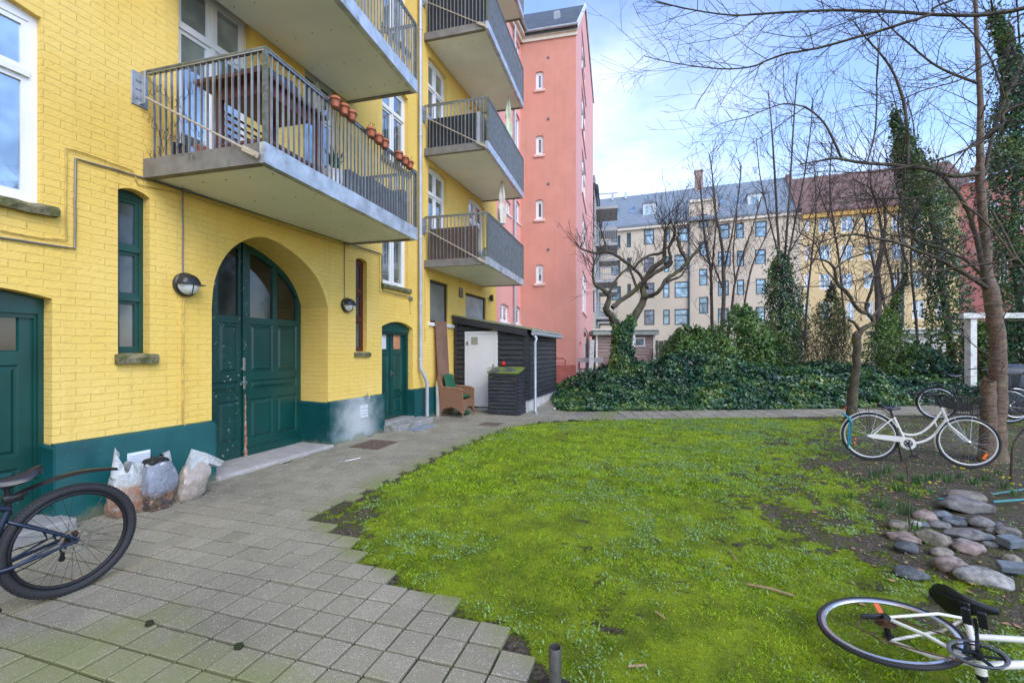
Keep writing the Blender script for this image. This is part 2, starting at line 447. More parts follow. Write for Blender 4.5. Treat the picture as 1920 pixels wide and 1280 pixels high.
# ground floor
dl = (yW(98)-1.05, yW(98)); dl_top = zW(98, 560)
hole(arched(dl[0], dl[1], -0.3, dl_top+0.07, 0.07), 0.22)
s1a, s1b = yW(221), yW(281); s1t = zW(281, 372); s1z = zW(221, 664)
hole(arched(s1a, s1b, s1z, s1t+0.05, 0.05), 0.17)
gpx = [(396,641),(397,548),(409,501),(430,469),(452,453),(473,445),(490,443.5),(506,447),(534.6,461.6),(567,487),(592,515.5),(608,548),(614,577)]
gate = [(yW(u), zW(u, v)) for u, v in gpx]
gs0 = yW(397); gs1 = yW(615)
gate = [(gs0 if i < 2 else a, b) for i, (a, b) in enumerate(gate)]; gate[-1] = (gs1, gate[-1][1])
# smooth the arch outline
def smooth_poly(p, it=2):
    for _ in range(it):
        q = [p[0]]
        for i in range(len(p)-1):
            a, b = p[i], p[i+1]; q += [(a[0]*.75+b[0]*.25, a[1]*.75+b[1]*.25), (a[0]*.25+b[0]*.75, a[1]*.25+b[1]*.75)]
        p = q+[p[-1]]
    return p
garch = smooth_poly(gate, 2)
gatep = [(gs0, -0.3)]+garch+[(gs1, -0.3)]
GD = 0.66
hole(gatep, GD)
s2a, s2b = yW(667), yW(688); s2t = zW(676, 487); s2z = zW(667, 659)
hole(arched(s2a, s2b, s2z, s2t+0.03, 0.05), 0.15)
d2a, d2b = yW(716), yW(774); d2t = zW(745, 603)
hole(arched(d2a, d2b, -0.3, d2t, 0.12), 0.24)
# big window at the left
b0a, b0b = yW(77)-1.15, yW(77); b0t, b0z = zW(77, 34), zW(77, 384)
hole(arched(b0a, b0b, b0z, b0t+0.06, 0.06), 0.12)
PHI = R(4.55)
EX = Vector((math.cos(PHI), math.sin(PHI), 0)); EY = Vector((-math.sin(PHI), math.cos(PHI), 0))
def hit(u, o, d):
    """parameter along o + t d where the vertical plane through pixel column u cuts it"""
    r = ray(u, HY); det = d.x*(-r[1])+r[0]*d.y
    return (-(o.x)*(-r[1])-r[0]*o.y)/det
def balc_geo(un, u1, u2):
    o = Vector((XW, yW(un), 0)); ln = hit(u1, o, EX); c = o+EX*ln; lf = hit(u2, c, EY)
    return o, ln, lf
o1, ln1, lf1 = balc_geo(267, 496, 783); o2, ln2, lf2 = balc_geo(794.5, 915, 982)
def zat(p, v): return CAMH+(HY-v)/F*(-sa*p.x+ca*p.y)
c1 = o1+EX*ln1; c1f = c1+EY*lf1; c2 = o2+EX*ln2; c2f = c2+EY*lf2
zdeck = (zat(c1, 303)+zat(c1f, 452))/2; zup = zat(c1f, 175)
zc = [zat(c2, 496), zat(c2, 275)]; STO = 2.63; ZC2 = [3.50, 6.09, 8.77, 11.42]; zc = ZC2[:2]
print("INFO", o1, ln1, lf1, 'deck', zat(c1, 303), zat(c1f, 452), zup, 'col2', o2, ln2, lf2, zc, zat(c2f, 535), zat(c2f, 375), zat(c2, 52), 'storey', STO, 'gate', gs0, gs1, 'd2', d2a, d2b, d2t)
# french doors and windows of the near part
nearwin = []
fA = (yW(335), yW(470)); fB = (yW(572), yW(634)); fC = (yW(717), yW(765))
for k in range(0, 5):
    z0 = (zdeck, zup, zup+STO, zup+2*STO, zup+3*STO)[k]+0.20
    for (a, b_) in (fA, fB):
        if z0+2.4 < TOP: nearwin.append((a, b_, z0, z0+2.42, 'door'))
zwb = zW(720, 531)
for k in range(0, 6):
    z0 = zwb+(0, 2.52, 5.15, 7.78, 10.4, 13)[k]
    if z0+1.7 < TOP: nearwin.append((fC[0], fC[1], z0, z0+1.62, 'win'))
for k in range(1, 5):
    nearwin.append((b0a, b0b, b0z+k*STO, b0t+k*STO, 'win'))
for (a, b_, c, d_, kd) in nearwin: hole(arched(a, b_, c, d_+0.05, 0.06), 0.12)
# far part: column of french doors behind the three balconies
fD = (yW(803), yW(838)); fE = (yW(879), yW(908))
for k in range(0, 5):
    z0 = (ZC2+[14.05])[k]+0.16
    for (a, b_) in (fD, fE):
        if z0+2.3 < TOP: nearwin.append((a, b_, z0, z0+2.30, 'door')); hole(arched(a, b_, z0, z0+2.35, 0.08), 0.12)
gw1 = (yW(806), yW(840), zW(806, 605), zW(840, 533)); gw2 = (yW(873), yW(911), zW(873, 604), zW(873, 548))
for g_ in (gw1, gw2): hole(rect(*g_), 0.10)
# windows nearer than the big one, only seen from a step aside, are left plain wall
mb = MB()
wall(mb, [(-3.0, -0.4), (YEND, -0.4), (YEND, TOP), (-3.0, TOP)], holes, WF, hd)
# far end wall and back
mb.add([(XW, YEND, -0.4), (XW-9, YEND, -0.4), (XW-9, YEND, TOP), (XW, YEND, TOP)], [(0,1,2,3)])
mb.add([(XW, -3, -0.4), (XW-9, -3, -0.4), (XW-9, -3, TOP), (XW, -3, TOP)], [(0,1,2,3)])
mb.build('wall', M['yellow'], yb, recalc=False)
mb = MB(); mb.box((XW-9, -3, TOP), (XW+0.25, YEND, TOP+0.25)); mb.add([(XW+0.25,-3,TOP+.25),(XW+0.25,YEND,TOP+.25),(XW-4.5,YEND,TOP+4),(XW-4.5,-3,TOP+4),(XW-9,-3,TOP+.25),(XW-9,YEND,TOP+.25)], [(0,1,2,3),(3,2,5,4)])
M['slate'] = basic('slate_roof', (0.10, 0.12, 0.15), 0.5, var=0.25, vscale=2.0)
mb.build('roof', M['slate'], yb)
for (a, b_, c, d_, kd) in nearwin:
    if c > 10.5: continue
    if kd == 'door': window(WF, a, b_, c, d_+0.05, yb, (0.5,), (0.72,), rise=0.06, name='balcony_door')
    else: window(WF, a, b_, c, d_+0.05, yb, (0.5,), (0.66,), rise=0.06)
for k in range(0, 3): ledge(WF, fC[0]-0.05, fC[1]+0.06, zwb+(0, 2.52, 5.15)[k]-0.002, yb, h=0.09)
window(WF, b0a, b0b, b0z, b0t+0.06, yb, (0.5,), (0.66,), depth=0.06, rise=0.06, fw=0.06)
ledge(WF, b0a-0.1, b0b+0.10, b0z-0.004, yb, h=0.09, out=0.08, rough_=0.012)

# ---- plinth (green base)
M['plinth'], t_, b_ = newmat('green_base_paint'); q = NT(t_); P = q.pos()
sp = q.n('ShaderNodeSeparateXYZ'); q.link(P, sp.inputs[0])
col = q.mix(q.ramp(q.noise(P, 1.6, 5), 0.3, 0.7), (0.002, 0.052, 0.054), (0.005, 0.088, 0.088))
col = q.mix(q.math('MULTIPLY', q.ramp(q.noise(P, 30, 6, 0.7), 0.62, 0.70), 0.5), col, (0.10, 0.24, 0.22))
# limewash bloom round the water tap
dx = q.math('SUBTRACT', sp.outputs[1], yW(668)); dz = q.math('SUBTRACT', sp.outputs[2], 0.30)
dist = q.math('SQRT', q.math('ADD', q.math('MULTIPLY', q.math('MULTIPLY', dx, dx), 0.9), q.math('MULTIPLY', q.math('MULTIPLY', dz, dz), 0.7)))
dist = q.math('ADD', dist, q.math('MULTIPLY', q.math('SUBTRACT', q.noise(P, 3.0, 6, 0.6), 0.5), 0.7))
face = q.ramp(sp.outputs[0], XW-0.02, XW+0.005)
bl = q.math('MULTIPLY', q.ramp(dist, 0.75, 0.05), face)
col = q.mix(q.math('MULTIPLY', bl, 0.85), col, (0.50, 0.52, 0.52))
low = q.math('ADD', sp.outputs[2], q.math('MULTIPLY', q.noise(P, 5, 6, 0.7), 0.35))
col = q.mix(q.math('MULTIPLY', q.ramp(low, 0.26, 0.17), 0.65), col, (0.17, 0.17, 0.10))
chipn = q.ramp(q.noise(P, 6, 9, 0.72), 0.66, 0.69)
lowm = q.ramp(sp.outputs[2], 0.50, 0.10)
col = q.mix(q.math('MULTIPLY', chipn, lowm), col, (0.38, 0.33, 0.25))
q.link(col, b_.inputs['Base Color']); b_.inputs['Roughness'].default_value = 0.38
q.link(q.bump(q.noise(P, 25, 6, 0.65), 0.25, 0.006), b_.inputs['Normal'])
PT = zW(395, 786)
PD = 0.055
def plinth_run(y0, y1, zt0, zt1, mb):
    n = max(2, int((y1-y0)/0.25))
    prof = [(PD+0.03, -0.3), (PD+0.012, 0.03), (PD, 0.10), (PD, -0.06), (PD-0.012, -0.018), (0.012, 0.0), (-0.02, 0.0)]
    vs = []; fs = []
    for i in range(n+1):
        y = y0+(y1-y0)*i/n; zt = zt0+(zt1-zt0)*i/n
        for j, (d, dz_) in enumerate(prof):
            z = dz_ if j < 3 else zt+dz_
            vs.append((XW+d, y, z))
    k = len(prof)
    for i in range(n):
        for j in range(k-1): fs.append((i*k+j, i*k+j+1, (i+1)*k+j+1, (i+1)*k+j))
    for i in (0, n): fs.append(tuple(i*k+j for j in range(k)))
    mb.add(vs, fs)
pt1 = zW(103, 831); pt2 = zW(395, 788); pt3 = zW(620, 752); pt4 = zW(715, 738); pt5 = zW(860, 723)
print("INFO",'plinth top', pt1, pt2, pt3, pt4, pt5)
mb = MB()
plinth_run(-3, dl[0], pt1, pt1, mb)
plinth_run(dl[1], gs0, pt1, pt2, mb); plinth_run(gs1, d2a, pt3, pt4, mb); plinth_run(d2b, YEND+0.02, pt4, pt5, mb)
# plinth turned into the gateway and door reveals
for (s, sg, dep, zt) in ((gs0, 1, GD, pt2), (gs1, -1, GD, pt3), (dl[1], -1, 0.21, pt1), (d2a, 1, 0.2, pt4), (d2b, -1, 0.2, pt4)):
    w_ = 0.02
    mb.add([(XW+PD-0.001, s-0.0, -0.3), (XW-dep, s, -0.3), (XW-dep, s, zt), (XW+PD-0.001, s, zt-0.02),
            (XW+PD-0.001, s+sg*w_, -0.3), (XW-dep, s+sg*w_, -0.3), (XW-dep, s+sg*w_, zt-0.02), (XW+PD-0.001, s+sg*w_, zt-0.05)],
           [(0,1,2,3),(4,5,6,7),(3,2,6,7),(0,3,7,4),(0,1,5,4)])
pl = mb.build('plinth', M['plinth'], yb, smooth=30)
# ventilation grille and metal cover on the plinth
def grille(y0, y1, z0, z1, X, slats, parent, mname):
    mb = MB(); mb.bbox((X, y0, z0), (X+0.012, y1, z1), 0.003)
    for i in range(slats):
        z = z0+(z1-z0)*(i+0.8)/(slats+0.6)
        mb.add([(X+0.013, y0+0.012, z), (X+0.013, y1-0.012, z), (X+0.026, y1-0.012, z-0.012), (X+0.026, y0+0.012, z-0.012)], [(0,1,2,3)])
    return mb.build('vent_grille', M[mname], parent)
M['whiteplastic'] = basic('white_plastic', (0.66, 0.69, 0.72), 0.45)
gy0, gy1 = yW(238, XW+PD), yW(281, XW+PD)
grille(gy0, gy1, zW(260, 882, XW+PD), zW(260, 846, XW+PD), XW+PD, 12, yb, 'whiteplastic')
M['offwhite'] = basic('chalky_metal', (0.55, 0.58, 0.58), 0.6, var=0.15)
grille(yW(675, XW+PD), yW(689, XW+PD), zW(682, 784, XW+PD), zW(682, 759, XW+PD), XW+PD, 4, yb, 'offwhite')

# ---- left green door
XD = XW-0.18
def zD(u, v, X): return WX(u, v, X).z
def raised(mb, fn, s0, s1, t0, t1, d, out=0.012, in_=0.03):
    """moulded panel: sunk field with a sloping border"""
    a = [fn(*p, d) for p in rect(s0, s1, t0, t1)]; b = [fn(*p, d-out) for p in rect(s0+in_*0.4, s1-in_*0.4, t0+in_*0.4, t1-in_*0.4)]
    c = [fn(*p, d-out) for p in rect(s0+in_, s1-in_, t0+in_, t1-in_)]; e = [fn(*p, d+0.002) for p in rect(s0+in_*1.8, s1-in_*1.8, t0+in_*1.8, t1-in_*1.8)]
    v = a+b+c+e; f = [(12,13,14,15)]
    for r_ in range(3):
        for i in range(4): f.append((r_*4+i, r_*4+(i+1) % 4, r_*4+4+(i+1) % 4, r_*4+4+i))
    mb.add(v, f)
def leaf(fn, s0, s1, t0, t1, cells, d, mb, gl=None):
    """door leaf: stiles and rails round cells; cells = (s0,s1,t0,t1,kind)"""
    out = rect(s0, s1, t0, t1); hs = [rect(*c[:4]) for c in cells]
    wall(mb, out, hs, fn, 0.0, d0=d)
    wall(mb, out, hs, fn, 0.0, d0=d-0.045)
    for i in range(4):
        a, b_ = out[i], out[(i+1) % 4]; mb.add([fn(*a, d), fn(*b_, d), fn(*b_, d-0.045), fn(*a, d-0.045)], [(0,1,2,3)])
    for c in cells:
        if c[4] == 'p': raised(mb, fn, c[0], c[1], c[2], c[3], d)
        else:
            k = rect(*c[:4]); k2 = rect(c[0]+0.012, c[1]-0.012, c[2]+0.012, c[3]-0.012)
            for i in range(4):
                mb.add([fn(*k[i], d), fn(*k[(i+1) % 4], d), fn(*k2[(i+1) % 4], d-0.02), fn(*k2[i], d-0.02)], [(0,1,2,3)])
            gl.add([fn(*p, d-0.02) for p in k2], [(0,1,2,3)])
mb = MB(); y0, y1 = dl[0], dl[1]
fb(mb, WF, y1-0.04, y1, 0.03, dl_top, -0.24, -0.13); fb(mb, WF, y0, y0+0.07, 0.03, dl_top, -0.24, -0.13)
mb.prism(arched(y0, y1, dl_top-0.14, dl_top+0.06, 0.06), WF, -0.24, -0.128)
fb(mb, WF, y1-0.06, y1-0.04, 0.03, dl_top-0.14, -0.24, -0.155); fb(mb, WF, y0+0.07, y0+0.12, 0.03, dl_top-0.14, -0.24, -0.155)
fb(mb, WF, y0+0.12, y1-0.06, dl_top-0.18, dl_top-0.14, -0.24, -0.155)
sd_ = mb.build('side_door', M['green'], yb)
mb = MB(); gl = MB(); a, b_ = y0+0.12, y1-0.06; zt = dl_top-0.18
cz = [zD(30, v, XD) for v in (588, 659, 684, 855, 878)]
leaf(WF, a, b_, 0.07, zt, [(a+0.14, b_-0.09, cz[1], cz[0], 'g'), (a+0.14, b_-0.09, cz[3], cz[2], 'p'), (a+0.14, b_-0.09, 0.2, cz[4], 'p')], -0.18, mb, gl)
lf = mb.build('door_leaf', M['green'], sd_)
gl.build('glass', M['glassdark'], sd_)
mb = MB(); mb.bbox((XW-0.30, y0-0.02, -0.05), (XW+0.30, y1+0.04, 0.07), 0.01)
M['concrete'] = basic('old_concrete', (0.27, 0.265, 0.25), 0.9, var=0.2, vscale=7, c2=(0.13, 0.14, 0.07), cscale=4, cut=(0.52, 0.68), bump=0.5, bscale=70)
mb.build('doorstep', M['concrete'], yb)

# ---- slit windows
def slit(y0, y1, z0, z1, frame_m, name, dep):
    window(WF, y0, y1, z0, z1+0.05, yb, (), (0.34, 0.64), depth=dep, rise=0.05, m=frame_m, g='slitglass', fw=0.045, name=name, plain=True)
M['brownpaint'] = woodpaint('brown_window_paint', (0.10, 0.022, 0.012), rough=0.4)
M['slitglass'] = glassmat('old_glass', (0.035, 0.045, 0.055), 1.9, 0.08, 0.15)
slit(s1a, s1b, s1z, s1t, 'green', 'slit_window', 0.11)
slit(s2a, s2b, s2z, s2t-0.02, 'brownpaint', 'slit_window', 0.09)
ledge(WF, s1a-0.03, yW(291), zW(221, 664), yb, h=0.10, out=0.07)
ledge(WF, s2a-0.05, s2b+0.06, zW(667, 660), yb, h=0.08, out=0.06)

# ---- arched gate
XG = XW-GD+0.10
gt = thing('arched_gate', None, None); COL.objects.unlink(gt); bpy.data.objects.remove(gt)
gmid = WX(458, HY, XG).y
def gtop(s):
    """height of the arch at s"""
    best = 0
    for i in range(len(garch)-1):
        (a, za), (b_, zb) = garch[i], garch[i+1]
        if min(a, b_)-1e-6 <= s <= max(a, b_)+1e-6 and abs(b_-a) > 1e-6: best = max(best, za+(zb-za)*(s-a)/(b_-a))
    return best
def arch_piece(s0, s1, t0, inset=0.0, n=14):
    p = [(s0, t0), (s1, t0)]
    for i in range(n+1):
        s = s1+(s0-s1)*i/n; p.append((s, max(t0+0.01, gtop(min(max(s, gs0+0.002), gs1-0.002))-inset)))
    return p
gz = [zD(495, v, XG) for v in (597, 609, 697, 711, 729, 745, 818)]
zb = zD(480, 853, XG)
print("INFO",'gate z', gz, zb, gmid)
GF = lambda a, b, d: (XG+d, a, b)
gate_o = None
for (a, b_, nm) in ((gs0+0.02, gmid-0.006, 'l'), (gmid+0.006, gs1-0.02, 'r')):
    mb = MB(); gl = MB(); w3 = (b_-a)
    c = [(a+0.09, a+w3/2-0.035), (a+w3/2+0.045, b_-0.09)]
    cells = []
    for (x0, x1) in c:
        cells += [rect(x0, x1, gz[2], gz[1]), rect(x0, x1, gz[4], gz[3]), rect(x0, x1, gz[6], gz[5])]
    wide = rect(c[0][0], c[1][1], gz[4], gz[3])
    cells = [k for k in cells if not (abs(k[0][1]-gz[4]) < 1e-6)]+[wide]
    gcell = [arch_piece(x0, x1, gz[0], 0.11) for (x0, x1) in c]
    outl = arch_piece(a, b_, zb, 0.0, 30)
    wall(mb, outl, cells+gcell, GF, 0.0, d0=0); wall(mb, outl, cells+gcell, GF, 0.0, d0=-0.05)
    for i in range(len(outl)):
        p, r_ = outl[i], outl[(i+1) % len(outl)]; mb.add([GF(*p, 0), GF(*r_, 0), GF(*r_, -0.05), GF(*p, -0.05)], [(0,1,2,3)])
    for k in cells: raised(mb, GF, k[0][0], k[1][0], k[0][1], k[2][1], 0.0, 0.016, 0.035)
    for k in gcell:
        for i in range(len(k)): mb.add([GF(*k[i], 0), GF(*k[(i+1) % len(k)], 0), GF(*k[(i+1) % len(k)], -0.03), GF(*k[i], -0.03)], [(0,1,2,3)])
        gl.prism(k, GF, -0.034, -0.03)
    if nm == 'l':
        fb(mb, GF, gmid-0.045, gmid+0.02, zb+0.01, gtop(gmid)-0.01, 0.001, 0.028)     # cover strip
        o = mb.build('gate_leaf', M['greenworn'], yb); gate_o = o
    else:
        fb(mb, GF, a+0.02, b_-0.02, zb+0.02, zb+0.14, 0.002, 0.02)
        o = mb.build('gate_leaf', M['green'], yb)
    gl.build('glass', M['glassdark'], o)
M['rustwood'] = basic('bare_weathered_wood', (0.30, 0.13, 0.055), 0.85, var=0.4, vscale=18, c2=(0.45, 0.36, 0.27), cscale=22, cut=(0.5, 0.62))
mb = MB(); n = 16
for i in range(n):
    z0 = zb+0.02+i*0.058; w_ = 0.030*(1-i/n)+0.008+rnd.uniform(-.006, .006)
    fb(mb, GF, gmid-0.012-w_*0.3, gmid-0.012+w_, z0, z0+0.058, 0.027, 0.0295+0.0008*(i % 2))
mb.build('bare_wood', M['rustwood'], gate_o)
mb = MB(); hzv = zD(455, 716, XG)
mb.bbox((XG+0.0285, gmid-0.04, hzv-0.11), (XG+0.035, gmid-0.008, hzv+0.09), 0.002)
mb.tube([(XG+0.03, gmid-0.024, hzv), (XG+0.08, gmid-0.024, hzv), (XG+0.085, gmid-0.13, hzv+0.004)], 0.009, 8)
mb.tube([(XG+0.0285, gmid-0.024, hzv-0.09), (XG+0.045, gmid-0.024, hzv-0.09)], 0.012, 10)
mb.bbox((XG+0.0285, gmid-0.045, hzv+0.17), (XG+0.034, gmid-0.006, hzv+0.36), 0.002)
mb.build('door_handle', M['steel'], gate_o)
mb = MB(); mb.box((XG-0.3, gs0, -0.3), (XG-0.28, gs1, gtop(gmid)+0.2)); mb.build('passage_back', M['black'], yb)

# ---- small double door
XS = XW-0.20
mb = MB(); top2 = d2t-0.12; z0 = 0.13
mb.prism(arched(d2a, d2b, top2-0.10, d2t, 0.12), WF, -0.24, -0.10)
fb(mb, WF, d2a, d2a+0.05, z0, top2-0.10, -0.24, -0.12); fb(mb, WF, d2b-0.06, d2b, z0, top2-0.10, -0.24, -0.12)
fb(mb, WF, d2a+0.05, d2b-0.06, top2-0.15, top2-0.10, -0.24, -0.14)
dd = mb.build('double_door', M['green'], yb)
mid = (d2a+0.05+d2b-0.06)/2
cz = [zD(757, v, XS) for v in (623, 655, 665, 733, 741, 782)]
for (a, b_, tone) in ((d2a+0.055, mid-0.003, 0), (mid+0.003, d2b-0.065, 1)):
    mb = MB(); gl = MB()
    leaf(WF, a, b_, z0+0.03, top2-0.15, [(a+0.11, b_-0.11, cz[1], cz[0], 'g'), (a+0.10, b_-0.10, cz[3], cz[2], 'p'), (a+0.10, b_-0.10, z0+0.12, cz[4], 'p')], -0.19, mb, gl)
    fb(mb, WF, a, b_, z0+0.035, z0+0.10, -0.188, -0.172)
    if tone == 0: fb(mb, WF, b_-0.015, b_+0.02, z0+0.11, top2-0.16, -0.188, -0.175)
    o = mb.build('door_leaf', M['green'], dd)
    M['blind'] = basic('orange_blind', (0.62, 0.27, 0.14), 0.4, var=0.25, vscale=4)  # plain orange pane colour, tone varied at random
    gl.build('door_glass', M['blind' if tone else 'whiteplastic'], dd)
    if tone == 0:
        k = MB(); k.bbox((XW-0.172, b_-0.012, 1.02), (XW-0.168, b_+0.014, 1.16), 0.001)
        k.tube([(XW-0.17, b_, 1.1), (XW-0.12, b_, 1.1), (XW-0.115, b_-0.10, 1.1)], 0.008, 8); k.build('door_handle', M['steel'], dd)
mb = MB(); mb.bbox((XW-0.25, d2a-0.0, -0.1), (XW+0.05, d2b, 0.13), 0.01); mb.bbox((XW+0.04, d2a-0.02, -0.1), (XW+0.42, d2b+0.18, 0.10), 0.015)
mb.build('doorstep', M['concrete'], yb)
# gateway threshold slab
mb = MB(); mb.bbox((XG-0.29, gs0+0.0, -0.2), (XW+0.12, gs1, 0.022), 0.01)
M['slab'] = basic('pale_concrete', (0.38, 0.355, 0.33), 0.9, var=0.15, vscale=5, c2=(0.22, 0.2, 0.18), cscale=6, cut=(0.55, 0.75), bump=0.4, bscale=80)
mb.build('gateway_slab', M['slab'], yb)

# ---- ground-floor windows of the far part
M['blindgrey'] = basic('grey_window_blind', (0.16, 0.17, 0.155), 0.45, var=0.15, vscale=4)
M['blindpale'] = basic('frosted_pane', (0.30, 0.36, 0.38), 0.3, var=0.25, vscale=3)
M['darkframe'] = basic('dark_brown_frame', (0.05, 0.025, 0.018), 0.5)
for g_, gm in ((gw1, 'blindgrey'), (gw2, 'blindpale')):
    window(WF, *g_, yb, (), (), depth=0.04, m='darkframe', g=gm, fw=0.035, plain=True, name='blinded_window')
ledge(WF, yW(803), yW(866), zW(806, 604), yb, m='white', h=0.085, out=0.06, rough_=0.001)
mb = MB(); mb.bbox((XW, yW(860), zW(863, 558)), (XW+0.04, yW(866), zW(863, 540)), 0.004); mb.build('intercom', M['galvdark'], yb)

# ---- downpipe
ydp = yW(783); X1 = XW+0.075
mb = MB(); zb1 = zW(785, 690); zb2 = zW(792, 712)
mb.tube([(X1, ydp, 17.5), (X1, ydp, 9.0), (X1, ydp, 5), (X1, ydp, zb1), (X1+0.03, ydp+0.02, zb1-0.05), (X1+0.09, ydp+0.10, zb2), (X1+0.10, ydp+0.12, zb2-0.08), (X1+0.10, ydp+0.12, 0.04)], 0.042, 14)
for z in (1.35, 2.6, 4.1, 6.4, 8.8):
    mb.lathe([(0.05, 0), (0.052, 0.03), (0.046, 0.05)], 14, (X1, ydp, z)); 
mb.bar((XW, ydp, 1.9), (X1, ydp, 1.9), 0.02, 0.02); mb.bar((XW, ydp, 4.9), (X1, ydp, 4.9), 0.02, 0.02)
mb.build('downpipe', M['zinc'], yb, smooth=40)

# ---- conduits and cables along the wall
def wcable(px, r, m='galvdark', d=0.015, name='conduit'):
    mb = MB(); pts = []
    for (u, v) in px:
        p = WX(u, v, XW+d); pts.append(p)
    fine = []
    for i in range(len(pts)-1):
        for k in range(4): fine.append(pts[i].lerp(pts[i+1], k/4)+Vector((0, rnd.uniform(-.003, .003), rnd.uniform(-.003, .003))))
    fine.append(pts[-1]); mb.tube(fine, r, 6); return mb.build(name, M[m], yb, smooth=True)
M['yellowpipe'] = basic('yellow_painted_pipe', (0.55, 0.40, 0.10), 0.6, var=0.3, vscale=8, c2=(0.25, 0.2, 0.12), cscale=20)
wcable([(0, 445), (140, 466), (142, 297), (268, 333), (345, 357), (560, 425), (640, 452), (715, 476)], 0.010)
wcable([(0, 432), (60, 443), (124, 451), (124, 278), (160, 287), (250, 320), (258, 345), (345, 364), (500, 415), (645, 460), (700, 474), (712, 480), (712, 548), (768, 560), (770, 590)], 0.006, 'yellowpipe')
wcable([(716, 478), (717, 545), (765, 556)], 0.008)
wcable([(343, 350), (343, 515)], 0.009)
wcable([(345, 560), (343, 600), (343, 790), (350, 803), (350, 840)], 0.011, 'yellowpipe')
wcable([(646, 455), (646, 560)], 0.008)
wcable([(797, 503), (797, 640)], 0.005, 'yellowpipe')
for (u, v) in ((346, 355), (647, 455), (768, 560)):
    mb = MB(); p = WX(u, v, XW); mb.bbox(p+Vector((0, -0.05, -0.035)), p+Vector((0.05, 0.05, 0.045)), 0.006); mb.build('junction_box', M['galvdark'], yb)
# water tap on the plinth
mb = MB(); p = WX(684, 742, XW+PD)
mb.tube([p, p+Vector((0.06, 0, 0))], 0.014, 8); mb.tube([p+Vector((0.06, 0, 0.01)), p+Vector((0.10, 0, 0)), p+Vector((0.105, 0, -0.05))], 0.011, 8)
mb.tube([p+Vector((0.055, 0, 0)), p+Vector((0.055, 0, 0.05))], 0.008, 8); mb.bbox(p+Vector((0.05, -0.03, 0.045)), p+Vector((0.06, 0.03, 0.055)), 0.003)
mb.build('water_tap', M['steel'], yb, smooth=40)

